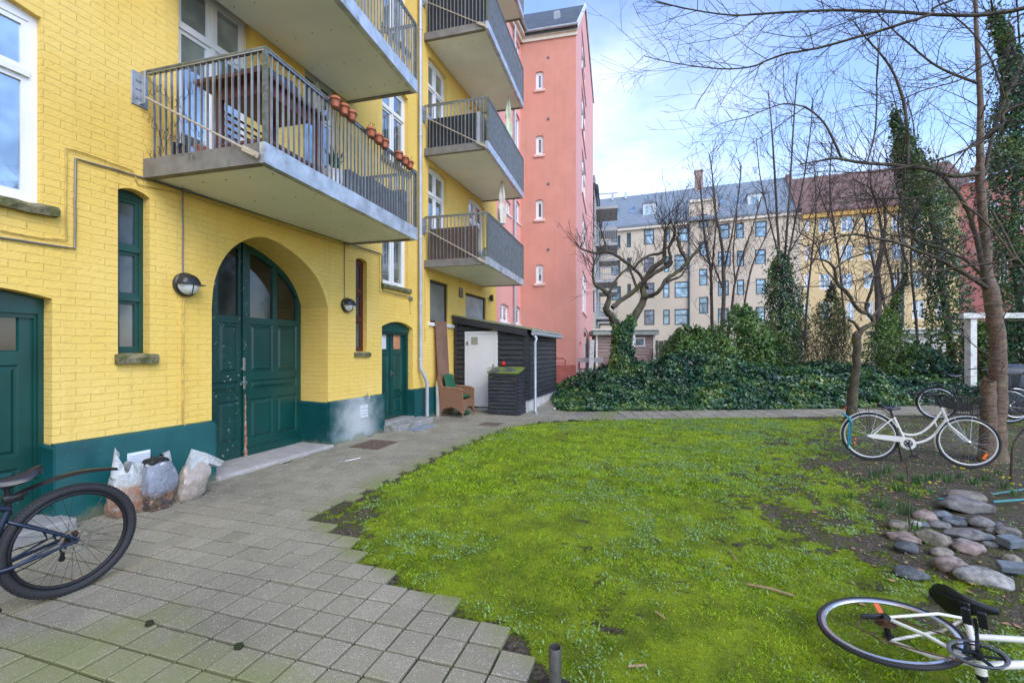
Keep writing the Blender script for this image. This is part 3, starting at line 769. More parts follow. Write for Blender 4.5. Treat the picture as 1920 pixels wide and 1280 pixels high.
# ---- balconies
M['soffit'] = basic('balcony_soffit', (0.86, 0.87, 0.80), 0.45, 0.0, var=0.10, vscale=0.8, c2=(0.16, 0.15, 0.12), cscale=11, cut=(0.70, 0.74))
M['fascia'] = basic('galvanised_fascia', (0.50, 0.55, 0.60), 0.42, 0.45, var=0.22, vscale=5, c2=(0.30, 0.31, 0.31), cscale=4, cut=(0.5, 0.7))
M['endfascia'] = basic('weathered_end_fascia', (0.215, 0.20, 0.18), 0.6, 0.25, var=0.2, vscale=6, c2=(0.15, 0.15, 0.08), cscale=5, cut=(0.6, 0.75))
M['railtop'] = basic('lichened_rail', (0.155, 0.16, 0.135), 0.6, 0.3, var=0.35, vscale=25, c2=(0.10, 0.12, 0.03), cscale=14, cut=(0.5, 0.65), bump=0.5, bscale=60)
def balcony(o, ln, lf, zu, parent, step, hr=1.10, fas=0.19, bal_w=0.012, bal_d=0.034):
    """o: point on the wall; EX, EY: its own axes; the far end is cut back by the slanting wall"""
    th = fas; e = 0.06; xf = lf*math.tan(PHI)
    def Q(a, b, z): return o+EX*a+EY*b+Vector((0, 0, z))
    def slab(mb, poly, z0, z1):
        k = len(poly); vs = [Q(a, b, z0) for a, b in poly]+[Q(a, b, z1) for a, b in poly]
        mb.add(vs, [tuple(range(k-1, -1, -1)), tuple(range(k, 2*k))]+[(i, (i+1) % k, k+(i+1) % k, k+i) for i in range(k)])
    mb = MB(); slab(mb, [(0.004, e), (ln-e, e), (ln-e, lf-e), (xf+0.004, lf-e)], zu+0.025, zu+th-0.02)
    b = mb.build('balcony', M['soffit'], parent)
    sc_ = MB(); ny = 5
    for i in range(ny):
        for j in range(5):
            fx = (j+0.4)/5; cy = lf*(i+0.5)/ny+rnd.uniform(-.02, .02); cx = xf*cy/lf+(ln-xf*cy/lf)*fx
            sc_.lathe([(0.010, -0.004), (0.006, 0.0)], 6, Q(cx, cy, zu+0.025))
    sc_.build('soffit_screws', M['darkscrew'], b)
    f = MB(); slab(f, [(ln-e, 0), (ln, 0), (ln, lf), (ln-e, lf)], zu, zu+th)
    slab(f, [(ln-e-0.03, e), (ln-e, e), (ln-e, lf-e), (ln-e-0.03, lf-e)], zu+0.001, zu+0.012)
    f.build('fascia', M['fascia'], b)
    f = MB(); slab(f, [(0.01, 0), (ln-e, 0), (ln-e, e), (0.01, e)], zu+0.002, zu+th-0.001)
    slab(f, [(0.01, e), (ln-e, e), (ln-e, e+0.03), (0.01, e+0.03)], zu+0.005, zu+0.014)
    f.build('end_fascia', M['endfascia'], b)
    f = MB(); slab(f, [(xf+0.01, lf-e), (ln-e, lf-e), (ln-e, lf), (xf+0.01, lf)], zu+0.002, zu+th-0.001)
    f.build('end_fascia', M['endfascia'], b)
    zt = zu+hr
    def run(p, q_):
        p, q_ = Vector((*p, 0)), Vector((*q_, 0)); l = (q_-p).length; d = (q_-p)/l; n = max(2, int(round(l/step)))
        k = MB()
        dw = EX*d.x+EY*d.y; side = Vector((-dw.y, dw.x, 0))
        for i in range(1, n):
            c = p+d*(l*i/n); big = (i % 11 == 0)
            k.obox(Q(c.x, c.y, (zt-0.045+zu+0.05)/2), dw, side, (0,0,1), 0.011 if big else bal_w/2, bal_d/2, (zt-0.04-(zu+0.05))/2)
        k.bar(Q(p.x, p.y, zt-0.045), Q(q_.x, q_.y, zt-0.045), 0.04, 0.012)
        return k.build('balusters', M['galv'], b)
    xo = ln-0.02; xi = 0.05
    run((xi, 0.03), (xo, 0.03)); run((xo, 0.03), (xo, lf-0.03)); run((xi+xf, lf-0.03), (xo, lf-0.03))
    r_ = MB(); r_.tube([Q(xi-0.03, 0.03, zt-0.018), Q(xo, 0.03, zt-0.018), Q(xo, lf-0.03, zt-0.018), Q(xi+xf-0.03, lf-0.03, zt-0.018)], 0.022, 8)
    for (a_, b_) in ((xo, 0.03), (xo, lf-0.03)): r_.bar(Q(a_, b_, zu+th), Q(a_, b_, zt-0.02), 0.04, 0.04)
    r_.build('handrail', M['railtop'], b, smooth=50)
    for (yy, sg, x0) in ((0, -1, 0), (lf, 1, xf)):
        t_ = MB(); pa = Q(x0+0.03, yy+sg*0.028, zt-0.30); pb = Q(ln-0.15, yy+sg*0.028, zu+th*0.55)
        t_.tube([pa, pb], 0.011, 8); dd_ = (pb-pa).normalized()
        t_.bar(pb-dd_*0.10, pb+dd_*0.12, 0.014, 0.055, (0,0,1)); t_.tube([pb+dd_*0.07-EY*0.015, pb+dd_*0.07+EY*0.015], 0.022, 10)
        t_.build('tie_rod', M['rod'], b)
        k = MB(); yb_ = o.y+yy*math.cos(PHI) if True else 0
        k.bbox((XW+0.001, yb_-0.09+sg*0.02, zt-0.42), (XW+0.014, yb_+0.05, zt-0.06), 0.003); k.bbox((XW+0.01, yb_-0.006+sg*0.03, zt-0.40), (XW+0.10, yb_+0.006+sg*0.03, zt-0.05), 0.002)
        for dz_ in (0.15, 0.24, 0.34): k.lathe([(0.013, 0), (0.013, 0.012)], 6, (XW+0.014, yb_-0.055, zt-dz_), (0,1,0), (0,0,1), (1,0,0))
        k.build('wall_bracket', M['galv'], b)
    b['Q'] = 1
    del b['Q']
    return b, Q, zt
M['darkscrew'] = basic('rusty_screw', (0.06, 0.045, 0.03), 0.6)
M['rod'] = basic('tie_rod_paint', (0.50, 0.43, 0.33), 0.5, 0.2, var=0.15)
hr1 = zat(c1, 84)-zdeck; hr2 = zat(c2, 179)-zc[1]; fas1 = zat(c1, 265)-zdeck
print("INFO rails", hr1, zat(c1f, 325)-zdeck, hr2, fas1, zat(c2, 263)-zc[1])
B1, Q1, zt1 = balcony(o1, ln1, lf1, zdeck, yb, 0.080, hr=hr1+0.01, fas=fas1, bal_w=0.011, bal_d=0.022)
balcony(o1, ln1, lf1, zup, yb, 0.080, hr=hr1+0.01, fas=fas1, bal_w=0.011, bal_d=0.022)
balcony(o1, ln1, lf1, zup+STO, yb, 0.080, hr=hr1+0.01, fas=fas1, bal_w=0.011, bal_d=0.022)
c2b = [balcony(o2, ln2, lf2, ZC2[k], yb, 0.088, hr=hr2+0.01, fas=0.17) for k in range(4)]
# ================================================================ ground, paving, lawn
def vnoise(x, y, scale, seed=0, octs=4, rough=0.55):
    """fractal value noise on arrays, about 0..1"""
    out = np.zeros(np.shape(x)); amp = 1.0; tot = 0; g = np.random.default_rng(seed).random((256, 256))
    x = np.asarray(x, float)*scale; y = np.asarray(y, float)*scale
    for o in range(octs):
        xi = np.floor(x).astype(int); yi = np.floor(y).astype(int); fx = x-xi; fy = y-yi
        fx = fx*fx*(3-2*fx); fy = fy*fy*(3-2*fy); a = g[xi % 256, yi % 256]; b = g[(xi+1) % 256, yi % 256]; c = g[xi % 256, (yi+1) % 256]; d = g[(xi+1) % 256, (yi+1) % 256]
        out += amp*((a*(1-fx)+b*fx)*(1-fy)+(c*(1-fx)+d*fx)*fy); tot += amp; amp *= rough; x = x*2.03+17.1; y = y*2.03+5.3
    return out/tot
def hzv(y): return np.interp(y, (3, 9, 11, 13.5, 17.5, 30), (-0.03, 0.0, 0.04, 0.16, 0.40, 0.45))
PA = R(2.15); PX = Vector((math.cos(PA), math.sin(PA), 0)); PY = Vector((-math.sin(PA), math.cos(PA), 0))
def xmax_row(y): return float(np.interp(y, (0, 2.1, 2.12, 2.23, 2.46, 2.66, 2.81, 3.01, 3.39, 3.64, 4.4, 7.2, 8.8, 9.3, 9.8, 10.3), (0.5, -.3, -.32, -.53, -.76, -1.30, -1.72, -2.12, -2.72, -3.12, -3.16, -3.07, -2.85, -2.55, -2.1, -1.2)))
fr = [G(*p) for p in [(1030,790),(1200,783),(1400,780),(1580,778),(1740,776),(1900,773)]]
bk = [G(*p) for p in [(1055,770),(1300,767),(1480,765),(1600,763),(1740,757),(1900,757)]]
dirp = (fr[-1]-fr[1]); dirp.z = 0; dirp.normalize(); nrp = Vector((-dirp.y, dirp.x, 0))
def pathside(x, y):
    """signed distance to the path's front line (positive behind it)"""
    return (x-fr[1].x)*nrp.x+(y-fr[1].y)*nrp.y
def seg_interp(x):     # y of the front edge at x
    return np.interp(x, [p.x for p in fr]+[fr[-1].x+12], [p.y for p in fr]+[fr[-1].y+6])
def seg_back(x): return np.interp(x, [p.x for p in bk]+[bk[-1].x+12], [p.y for p in bk]+[bk[-1].y+6])
soilpx = [(1520,790),(1510,830),(1450,900),(1500,1000),(1600,1080),(1700,1150),(1930,1260)]
soilpt = [G(*p) for p in soilpx]
def soil_x(y):         # x beyond which the bare border begins
    return np.interp(y, [p.y for p in reversed(soilpt)], [p.x for p in reversed(soilpt)])-0.35*np.exp(-((np.asarray(y)-6.5)/2.5)**2)

# base ground to the horizon
mb = MB(); ys = [-120, -20, -2, 3, 6, 9, 11, 13.5, 15.5, 17.5, 22, 30, 60, 120, 320]; xs = [-150, -40, -12, -6, 0, 6, 12, 20, 40, 150, 300]
vs = [(x, y, hz(x, y)-0.045) for y in ys for x in xs]
mb.add(vs, [(j*len(xs)+i, j*len(xs)+i+1, (j+1)*len(xs)+i+1, (j+1)*len(xs)+i) for j in range(len(ys)-1) for i in range(len(xs)-1)])
M['earth'] = basic('dark_earth', (0.060, 0.045, 0.030), 0.95, var=0.4, vscale=8, c2=(0.05, 0.065, 0.015), cscale=2.5, cut=(0.45, 0.6), bump=1.0, bscale=30, bdist=0.02)
tag(mb.build('ground', M['earth']), kind='structure')

# lawn and border surface
M['lawn'], t_, b_ = newmat('moss_and_soil'); q = NT(t_); P = q.pos()
at = q.n('ShaderNodeAttribute', attribute_name='g'); at2 = q.n('ShaderNodeAttribute', attribute_name='g')
f0 = q.math('ADD', at.outputs['Fac'], q.math('MULTIPLY', q.math('SUBTRACT', q.noise(P, 11, 9, 0.68), 0.5), 1.5))
f0 = q.math('ADD', f0, q.math('MULTIPLY', q.math('SUBTRACT', q.noise(P, 45, 6, 0.75), 0.5), 1.2))
msk = q.ramp(f0, 0.30, 0.55)
soil = q.mix(q.ramp(q.noise(P, 40, 8, 0.7), 0.3, 0.75), (0.022, 0.016, 0.010), (0.17, 0.135, 0.10))
soil = q.mix(q.ramp(q.noise(P, 9, 8, 0.7), 0.48, 0.62), soil, (0.075, 0.085, 0.022))
moss = q.mix(q.ramp(q.noise(P, 3.0, 6, 0.65), 0.32, 0.68), (0.11, 0.15, 0.010), (0.27, 0.35, 0.012))
moss = q.mix(q.ramp(q.noise(P, 70, 4, 0.7), 0.35, 0.7), q.mix(0.5, moss, (0.04, 0.07, 0.004)), moss)
q.link(q.mix(msk, soil, moss), b_.inputs['Base Color']); b_.inputs['Roughness'].default_value = 0.9; b_.inputs['Specular IOR Level'].default_value = 0.2
h_ = q.math('ADD', q.math('MULTIPLY', q.noise(P, 60, 8, 0.75), 0.6), q.math('MULTIPLY', msk, 0.6))
q.link(q.bump(h_, 1.0, 0.02), b_.inputs['Normal'])
def gden(x, y):
    """how green the ground is, 0..1"""
    sx = soil_x(y)
    g = np.clip((sx-x)/2.4+0.58, -0.15, 1)
    lx = x*PX.x+y*PX.y; ly = x*PY.x+y*PY.y
    e = lx-np.interp(ly, (0, 2.1, 2.23, 2.46, 2.66, 2.81, 3.01, 3.39, 3.64, 4.4, 7.2, 8.8, 9.3, 9.8, 10.3), (0.5, -.3, -.53, -.76, -1.30, -1.72, -2.12, -2.72, -3.12, -3.16, -3.07, -2.85, -2.55, -2.1, -1.2))
    bare = np.clip(1-e/np.interp(ly, (0, 3.2, 3.6, 5, 9), (.12, .2, .75, .30, .25)), 0, 1)
    g = g-bare*0.95
    fe = seg_interp(x)-y; g = g-np.clip(1-fe/0.5, 0, 1)*0.5
    g = g+(vnoise(x, y, 1.1, 3)-0.5)*1.2+(vnoise(x, y, 4, 5)-0.5)*1.1+(vnoise(x, y, 13, 6)-0.5)*1.3
    # trodden bare places near the pipe post and in the middle
    for (px_, w_) in (((1180, 1110), .45), ((1130, 1160), .5), ((1290, 1090), .3), ((1480, 980), .3), ((1420, 1190), .3)):
        c = G(*px_); g = g-0.45*np.exp(-(((x-c.x)**2+(y-c.y)**2)/(w_*0.5)**2))
    return np.clip(g+0.12, 0, 1)
X_, Y_ = np.meshgrid(np.arange(-3.6, 9.0, 0.06), np.arange(0.4, 16.0, 0.06))
ins = (Y_ < seg_interp(X_)+0.1)
g_ = gden(X_, Y_)
Z_ = hzv(Y_)-0.012+(vnoise(X_, Y_, 2.0, 9)-0.5)*0.05+(vnoise(X_, Y_, 9, 21)-0.5)*0.035
Z_ = np.where(Y_ > seg_interp(X_)-0.15, hzv(Y_)-0.03, Z_)
lx = X_*PX.x+Y_*PX.y; ly = X_*PY.x+Y_*PY.y
ex = lx-np.vectorize(xmax_row)(ly)
Z_ = np.where(ex < 0.08, np.minimum(Z_, hzv(Y_)-0.028), Z_)
ny, nx = X_.shape; idx = np.arange(nx*ny).reshape(ny, nx)
keep = ins[:-1, :-1] & (ex[:-1, :-1] > -0.5)
F4 = np.stack([idx[:-1, :-1], idx[:-1, 1:], idx[1:, 1:], idx[1:, :-1]], -1)[keep]
def npmesh(name, V, Fc, mat_, attrs=None, smooth=False, parent=None):
    """mesh straight from arrays; faces all of one size"""
    me = bpy.data.meshes.new(name); k = Fc.shape[1]
    me.vertices.add(len(V)); me.vertices.foreach_set('co', np.asarray(V, np.float32).ravel())
    me.loops.add(Fc.size); me.loops.foreach_set('vertex_index', Fc.astype(np.int32).ravel())
    me.polygons.add(len(Fc)); me.polygons.foreach_set('loop_start', (np.arange(len(Fc))*k).astype(np.int32))
    for n_, a_ in (attrs or {}).items():
        at_ = me.attributes.new(n_, 'FLOAT', 'POINT'); at_.data.foreach_set('value', np.asarray(a_, np.float32))
    me.materials.append(mat_); me.update(calc_edges=True)
    if not smooth: me.shade_flat()
    o = bpy.data.objects.new(name, me); COL.objects.link(o)
    if parent is not None:
        off = Vector((0,0,0)); p = parent
        while p is not None: off += p.location; p = p.parent
        me.transform(Matrix.Translation(-off)); o.parent = parent
    return o
tag(npmesh('lawn', np.stack([X_, Y_, Z_], -1).reshape(-1, 3), F4, M['lawn'], {'g': g_.ravel()}, True), kind='structure')
def lawnz(x, y): return hzv(y)-0.012+(vnoise(x, y, 2.0, 9)-0.5)*0.05+(vnoise(x, y, 9, 21)-0.5)*0.035

# grass blades: many small triangles, thinner with distance
M['grass'], t_, b_ = newmat('grass_blades'); q = NT(t_)
ac = q.n('ShaderNodeAttribute', attribute_name='c')
cr = q.n('ShaderNodeValToRGB'); q.link(ac.outputs['Fac'], cr.inputs[0])
els = cr.color_ramp.elements; els[0].position = 0; els[0].color = (0.07, 0.13, 0.008, 1); els[1].position = 1; els[1].color = (0.30, 0.44, 0.17, 1)
for p_, c_ in ((0.25, (0.20, 0.30, 0.012, 1)), (0.55, (0.37, 0.56, 0.018, 1)), (0.75, (0.55, 0.68, 0.06, 1)), (0.80, (0.23, 0.20, 0.09, 1)), (0.84, (0.20, 0.33, 0.12, 1))):
    e_ = els.new(p_); e_.color = c_
q.link(cr.outputs[0], b_.inputs['Base Color']); b_.inputs['Roughness'].default_value = 0.5; b_.inputs['Specular IOR Level'].default_value = 0.3
tr = q.n('ShaderNodeBsdfTranslucent'); q.link(cr.outputs[0], tr.inputs[0]); ms = q.n('ShaderNodeMixShader', i_0=0.3)
q.link(b_.outputs[0], ms.inputs[1]); q.link(tr.outputs[0], ms.inputs[2]); q.link(ms.outputs[0], t_.nodes['Material Output'].inputs[0])
def blades(x, y, h, w, col, lean=0.5, zf=None):
    n = len(x); a = nr.random(n)*2*np.pi; b = nr.random(n)*2*np.pi; z = (lawnz(x, y) if zf is None else zf)-0.004
    dx = np.cos(a)*w/2; dy = np.sin(a)*w/2; lx_ = np.cos(b)*h*lean; ly_ = np.sin(b)*h*lean
    V = np.empty((n, 4, 3)); V[:, 0] = np.stack([x-dx, y-dy, z], -1); V[:, 1] = np.stack([x+dx, y+dy, z], -1)
    V[:, 2] = np.stack([x+dx*.6+lx_*.35, y+dy*.6+ly_*.35, z+h*.6], -1); V[:, 3] = np.stack([x+lx_, y+ly_, z+h], -1)
    return V.reshape(-1, 3), np.repeat(col, 4)
parts_V = []; parts_c = []
for (d0, d1, dens) in ((1.9, 3.6, 9500), (3.6, 5.5, 5200), (5.5, 8, 2700), (8, 11.5, 1500), (11.5, 16, 900)):
    Amax = 13*14.; n = int(dens*180)
    x = nr.uniform(-3.6, 9, n); y = nr.uniform(0.8, 15, n)
    dep = -sa*x+ca*y; lat = ca*x+sa*y
    k = (dep > d0) & (dep < d1) & (np.abs(lat/dep) < 1.25) & (y < seg_interp(x)-0.05)
    x, y, dep = x[k], y[k], dep[k]; lxx = x*PX.x+y*PX.y; lyy = x*PY.x+y*PY.y
    k = lxx > np.interp(lyy, (0, 2.1, 2.12, 2.23, 2.46, 2.66, 2.81, 3.01, 3.39, 3.64, 4.4, 7.2, 8.8, 9.3, 9.8, 10.3), (0.5, -.3, -.32, -.53, -.76, -1.30, -1.72, -2.12, -2.72, -3.12, -3.16, -3.07, -2.85, -2.55, -2.1, -1.2))+0.03-0.20*(vnoise(x, y, 7, 37, 2) > .50)*nr.random(len(x))
    x, y, dep = x[k], y[k], dep[k]
    g = gden(x, y); k = nr.random(len(x)) < np.clip(g*1.3-0.25, 0.02, 1)**1.3*np.clip((vnoise(x, y, 16, 35, 2)-.28)*3.5, .15, 1); x, y, g, dep = x[k], y[k], g[k], dep[k]
    tuft = vnoise(x, y, 2.2, 31); fine = vnoise(x, y, 12, 33, 2)
    h = (0.010+0.020*np.clip((tuft-0.40)*3.5, 0, 1)*nr.random(len(x))+0.012*nr.random(len(x)))*(0.8+0.5*(dep > 5))
    w_ = 0.0022+0.0006*dep*nr.uniform(0.6, 1.4, len(x))
    pale = vnoise(x, y, 1.2, 41); c = np.clip(-0.02+0.50*fine+0.55*(vnoise(x, y, .9, 43)-.3)+0.25*(dep-3)/8+nr.normal(0, .20, len(x)), 0, 0.74)
    dry = nr.random(len(x)) < 0.045+0.10*(vnoise(x, y, 1.8, 45) > 0.62); c = np.where(dry, 0.80, c)
    V, cc = blades(x, y, h, w_, c, 0.9); parts_V.append(V); parts_c.append(cc)
V = np.concatenate(parts_V); c = np.concatenate(parts_c); Fq = np.arange(len(V)).reshape(-1, 4)
print('INFO blades', len(Fq))
gr = npmesh('grass', V, Fq, M['grass'], {'c': c}); tag(gr, 'short mossy green lawn grass', 'grass', kind='stuff')
# broad pale leaves of ground weeds lying in the lawn
def weeds(n, xr, yr, fn_, seed, cbase):
    x = nr.uniform(*xr, n); y = nr.uniform(*yr, n); k = fn_(x, y); x, y = x[k], y[k]
    dep = np.maximum(-sa*x+ca*y, 1.5); s = (0.005+0.0011*dep)*nr.uniform(.6, 1.5, len(x))
    a = nr.random(len(x))*2*np.pi; tz = nr.uniform(0.1, 0.8, len(x)); z = lawnz(x, y)+nr.uniform(0.006, 0.024, len(x))
    ux, uy, uz = np.cos(a)*np.cos(tz), np.sin(a)*np.cos(tz), np.sin(tz); px_, py_ = -np.sin(a), np.cos(a)
    V = np.empty((len(x), 4, 3))
    for i, (p, r_) in enumerate(((-1, 0), (0, -.55), (1.1, 0), (0, .55))):
        V[:, i, 0] = x+ux*s*p+px_*s*r_; V[:, i, 1] = y+uy*s*p+py_*s*r_; V[:, i, 2] = z+uz*s*p
    c = np.clip(cbase+nr.uniform(-.07, .12, len(x)), 0.84, 1.0)
    return V.reshape(-1, 3), np.repeat(c, 4)
def wmask(x, y):
    lxx = x*PX.x+y*PX.y; lyy = x*PY.x+y*PY.y; k = lxx > np.vectorize(xmax_row)(lyy)+0.05
    dep = -sa*x+ca*y; lat = ca*x+sa*y
    return k & (dep > 1.9) & (np.abs(lat/dep) < 1.25) & (y < seg_interp(x)-0.2) & (vnoise(x, y, 1.0, 51)+0.3*nr.random(len(x)) > 0.70) & (vnoise(x, y, 5, 53, 3) > 0.5) & (gden(x, y) > 0.28) & (nr.random(len(x)) < np.clip(4.5/dep**1.1, 0, 1))
V, c = weeds(330000, (-3.4, 4.5), (1.2, 11.5), wmask, 1, 0.89)
def wm2(x, y):
    dep = -sa*x+ca*y; lat = ca*x+sa*y
    return (x > soil_x(y)-1.2) & (dep > 1.9) & (np.abs(lat/dep) < 1.3) & (y < seg_interp(x)-0.2) & (vnoise(x, y, 6, 57, 3) > 0.52)
V2, c2_ = weeds(26000, (0.5, 8), (1.5, 13), wm2, 1, 0.87)
V = np.concatenate([V, V2]); c = np.concatenate([c, c2_])
print('INFO weeds', len(V)//4)
wd = npmesh('lawn_weeds', V, np.arange(len(V)).reshape(-1, 4), M['grass'], {'c': c}); tag(wd, 'small pale green weed leaves scattered over the lawn', 'weeds', kind='stuff')

# paving slabs: one sheet of real tiles on a mossy bed
M['tile'], t_, b_ = newmat('concrete_paving'); q = NT(t_); P = q.pos()
at = q.n('ShaderNodeAttribute', attribute_name='t'); am = q.n('ShaderNodeAttribute', attribute_name='m')
col = q.mix(at.outputs['Fac'], (0.27, 0.24, 0.165), (0.37, 0.332, 0.24))
col = q.mix(q.ramp(q.noise(P, 120, 3, 0.7), 0.35, 0.7), q.mix(0.45, col, (0.10, 0.095, 0.08)), col)
col = q.mix(q.ramp(q.noise(P, 0.9, 6, 0.6), 0.45, 0.75), col, q.mix(0.75, col, (0.15, 0.135, 0.11)))
vo = q.n('ShaderNodeTexVoronoi', i_Scale=75.0); q.link(P, vo.inputs['Vector'])
col = q.mix(q.math('MULTIPLY', q.ramp(vo.outputs['Distance'], 0.24, 0.12), q.ramp(q.noise(P, 30, 2), 0.42, 0.56)), col, (0.72, 0.69, 0.62))
vo2 = q.n('ShaderNodeTexVoronoi', i_Scale=110.0); q.link(P, vo2.inputs['Vector'])
col = q.mix(q.math('MULTIPLY', q.ramp(vo2.outputs['Distance'], 0.22, 0.12), 0.55), col, (0.07, 0.06, 0.05))
gm = q.math('ADD', am.outputs['Fac'], q.math('MULTIPLY', q.math('SUBTRACT', q.noise(P, 2.2, 7, 0.65), 0.5), 1.3))
col = q.mix(q.math('MULTIPLY', q.ramp(gm, 0.40, 0.95), 0.62), col, (0.17, 0.20, 0.05))
q.link(col, b_.inputs['Base Color']); b_.inputs['Roughness'].default_value = 0.85; b_.inputs['Specular IOR Level'].default_value = 0.3
q.link(q.bump(q.noise(P, 150, 5, 0.7), 0.5, 0.003), b_.inputs['Normal'])
def tiles(cells, ax, ay, name, gap=0.0075, mossf=None):
    """cells: (x0, x1, y0, y1) in the frame ax, ay"""
    Vs = []; Ts = []; Ms = []; Fs = []; o = 0
    for (x0, x1, y0, y1) in cells:
        j = rnd.uniform(-.0012, .0012); dz = rnd.gauss(0, 0.0022); tx, ty = rnd.gauss(0, .004), rnd.gauss(0, .004)
        tone = min(1, max(0, rnd.gauss(0.5, 0.2))); cx, cy = (x0+x1)/2, (y0+y1)/2; rot = rnd.gauss(0, 0.006)
        ring = []
        for (inset, zz_) in ((gap, -0.03), (gap, -0.004), (gap+0.004, 0.0)):
            for (a, b) in ((x0+inset+j, y0+inset), (x1-inset, y0+inset+j), (x1-inset+j, y1-inset), (x0+inset, y1-inset+j)):
                aa = cx+(a-cx)-(b-cy)*rot; bb = cy+(b-cy)+(a-cx)*rot
                p = ax*aa+ay*bb; Vs.append((p.x, p.y, hz(p.x, p.y)+zz_+dz+(a-cx)*tx*2+(b-cy)*ty*2)); Ts.append(tone); Ms.append(mossf(p.x, p.y) if mossf else 0)
        for r_ in range(2):
            for i in range(4): Fs.append((o+r_*4+i, o+r_*4+(i+1) % 4, o+r_*4+4+(i+1) % 4, o+r_*4+4+i))
        Fs.append((o+8, o+9, o+10, o+11)); o += 12
    return npmesh(name, np.array(Vs), np.array(Fs), M['tile'], {'t': Ts, 'm': Ms})
def mossy(x, y):
    lx = x*PX.x+y*PX.y; ly = x*PY.x+y*PY.y
    e = xmax_row(ly)-lx
    return max(0.0, min(1.0, 0.95-abs(ly-1.55)*0.9-max(0, abs(lx+1.8)-1.2)*0.6), 0.85-e*1.3, 0.40-(lx+5.1)*0.9)
cells = []; TS = 0.2
yy = 0.25+0.07; r_i = 0
while yy < 13.6:
    xe = xmax_row(yy+0.1)
    if yy > 10.3: xe = -0.7
    off = 0 if yy < 4.1 else (0.1 if r_i % 2 else 0.0)
    # columns are anchored on the measured joint at x = -2.98
    k0 = math.floor((-5.7+2.98)/TS)
    x = -2.98+k0*TS-off
    while x < xe-0.10:
        cx, cy = x+TS/2, yy+TS/2; w_ = PX*cx+PY*cy
        inb = True
        if w_.x < XW+PD-0.02 and not (gs0 < w_.y < gs1): inb = False
        if w_.x < XW+0.12 and gs0 < w_.y < gs1: inb = False
        if yy > 9.0 and w_.y > float(seg_back(w_.x)) and w_.x > -1.9: inb = False
        if w_.y < float(seg_interp(w_.x)) and yy > 9.4 and w_.x > -2.7: inb = False
        if False: inb = False
        if inb: cells.append((x, x+TS, yy, yy+TS))
        x += TS
    yy += TS; r_i += 1
pv = tiles(cells, PX, PY, 'paving', mossf=mossy); tag(pv, kind='structure')
# loose slabs lying askew by the lawn edge
# far path in its own direction
cells = []
o_ = fr[0]; L_ = 14
ndir = Vector((-dirp.y, dirp.x, 0))
bx = o_.dot(dirp); by = 0
x = bx+0.3
while x < bx+L_:
    for w0 in np.arange(0, 6, 0.2):
        p = dirp*(x+0.15)+ndir*(fr[1].dot(ndir)-1.0+w0+0.1)
        if float(seg_interp(p.x))-0.02 < p.y < float(seg_back(p.x))+0.25 and p.x > -1.3:
            yb_ = fr[1].dot(ndir)-1.0+w0; cells.append((x, x+0.3, yb_, yb_+0.2))
    x += 0.3
pp = tiles(cells, dirp, ndir, 'path'); tag(pp, kind='structure')
M['bed'] = basic('mossy_joint_bed', (0.020, 0.022, 0.009), 0.95, var=0.3, vscale=20, c2=(0.05, 0.075, 0.012), cscale=2.0, cut=(0.4, 0.6), bump=0.8, bscale=80)
Xb, Yb = np.meshgrid(np.arange(-6.2, 9.6, 0.25), np.arange(-1.0, 18.3, 0.25))
lx = Xb*PX.x+Yb*PX.y; ly = Xb*PY.x+Yb*PY.y; e_ = np.vectorize(xmax_row)(ly)
ok = ((ly < 10.1) & (lx < e_-0.02)) | ((ly >= 9.9) & (Yb > seg_interp(Xb)+0.0))
idx = np.arange(Xb.size).reshape(Xb.shape); kk = ok[:-1, :-1] & ok[1:, 1:] & ok[:-1, 1:] & ok[1:, :-1]
Fb = np.stack([idx[:-1, :-1], idx[:-1, 1:], idx[1:, 1:], idx[1:, :-1]], -1)[kk]
tag(npmesh('paving_bed', np.stack([Xb, Yb, hzv(Yb)-0.0175], -1).reshape(-1, 3), Fb, M['bed']), kind='structure')
# mossy yard between the shed and the ivy, leading to the pink building
M['yard'] = basic('mossy_yard_paving', (0.17, 0.165, 0.12), 0.9, var=0.25, vscale=9, c2=(0.13, 0.15, 0.05), cscale=1.5, cut=(0.42, 0.65), bump=0.6, bscale=60)
cells = [(x, x+0.3, y, y+0.15) for y in np.arange(13.5, 18.6, 0.15) for x in np.arange(-5.3, -1.5, 0.3)]
yd = tiles(cells, PX, PY, 'yard_paving', mossf=lambda x, y: 0.62); tag(yd, kind='structure')
# ================================================================ pink building
def camdir(ang):
    """world direction at an angle (degrees, to the right) from the camera axis"""
    a = R(ang); l, z = math.sin(a), math.cos(a); return Vector((l*ca-z*sa, l*sa+z*ca, 0))
def uhit(u, o, d):
    r = ray(u, HY); det = d.x*(-r[1])+r[0]*d.y
    return (-(o.x)*(-r[1])-r[0]*o.y)/det
def depth(p): return -sa*p.x+ca*p.y
def zpx(p, v): return CAMH+(HY-v)/F*depth(p)
def frame(o, d, nrm_):
    o = Vector((o.x, o.y, 0))
    def fn(a, b, dd): p = o+d*a+nrm_*dd; return (p.x, p.y, b)
    return fn
pk0 = Vector((XW-0.06, YEND, 0)); pkc = Vector((XW-0.06, yW(976, XW-0.06), 0))
FD = camdir(102.5)                       # along the stair tower's front, to the right
tw = uhit(1080, pkc, FD); pkr = pkc+FD*tw
SD = camdir(12.5); sw_ = uhit(1112, pkr, SD); pke = pkr+SD*sw_
EAV = zpx(pkr, 55); print('INFO pink', pk0, pkc, pkr, pke, EAV, tw, sw_)
pb = thing('pink_building', 'pink and salmon painted brick building with a projecting stair tower', 'building', tuple(pkr+Vector((0,0,0))))
Lw = pkc.y-pk0.y
wallF = frame(pk0, Vector((0,1,0)), Vector((1,0,0)))
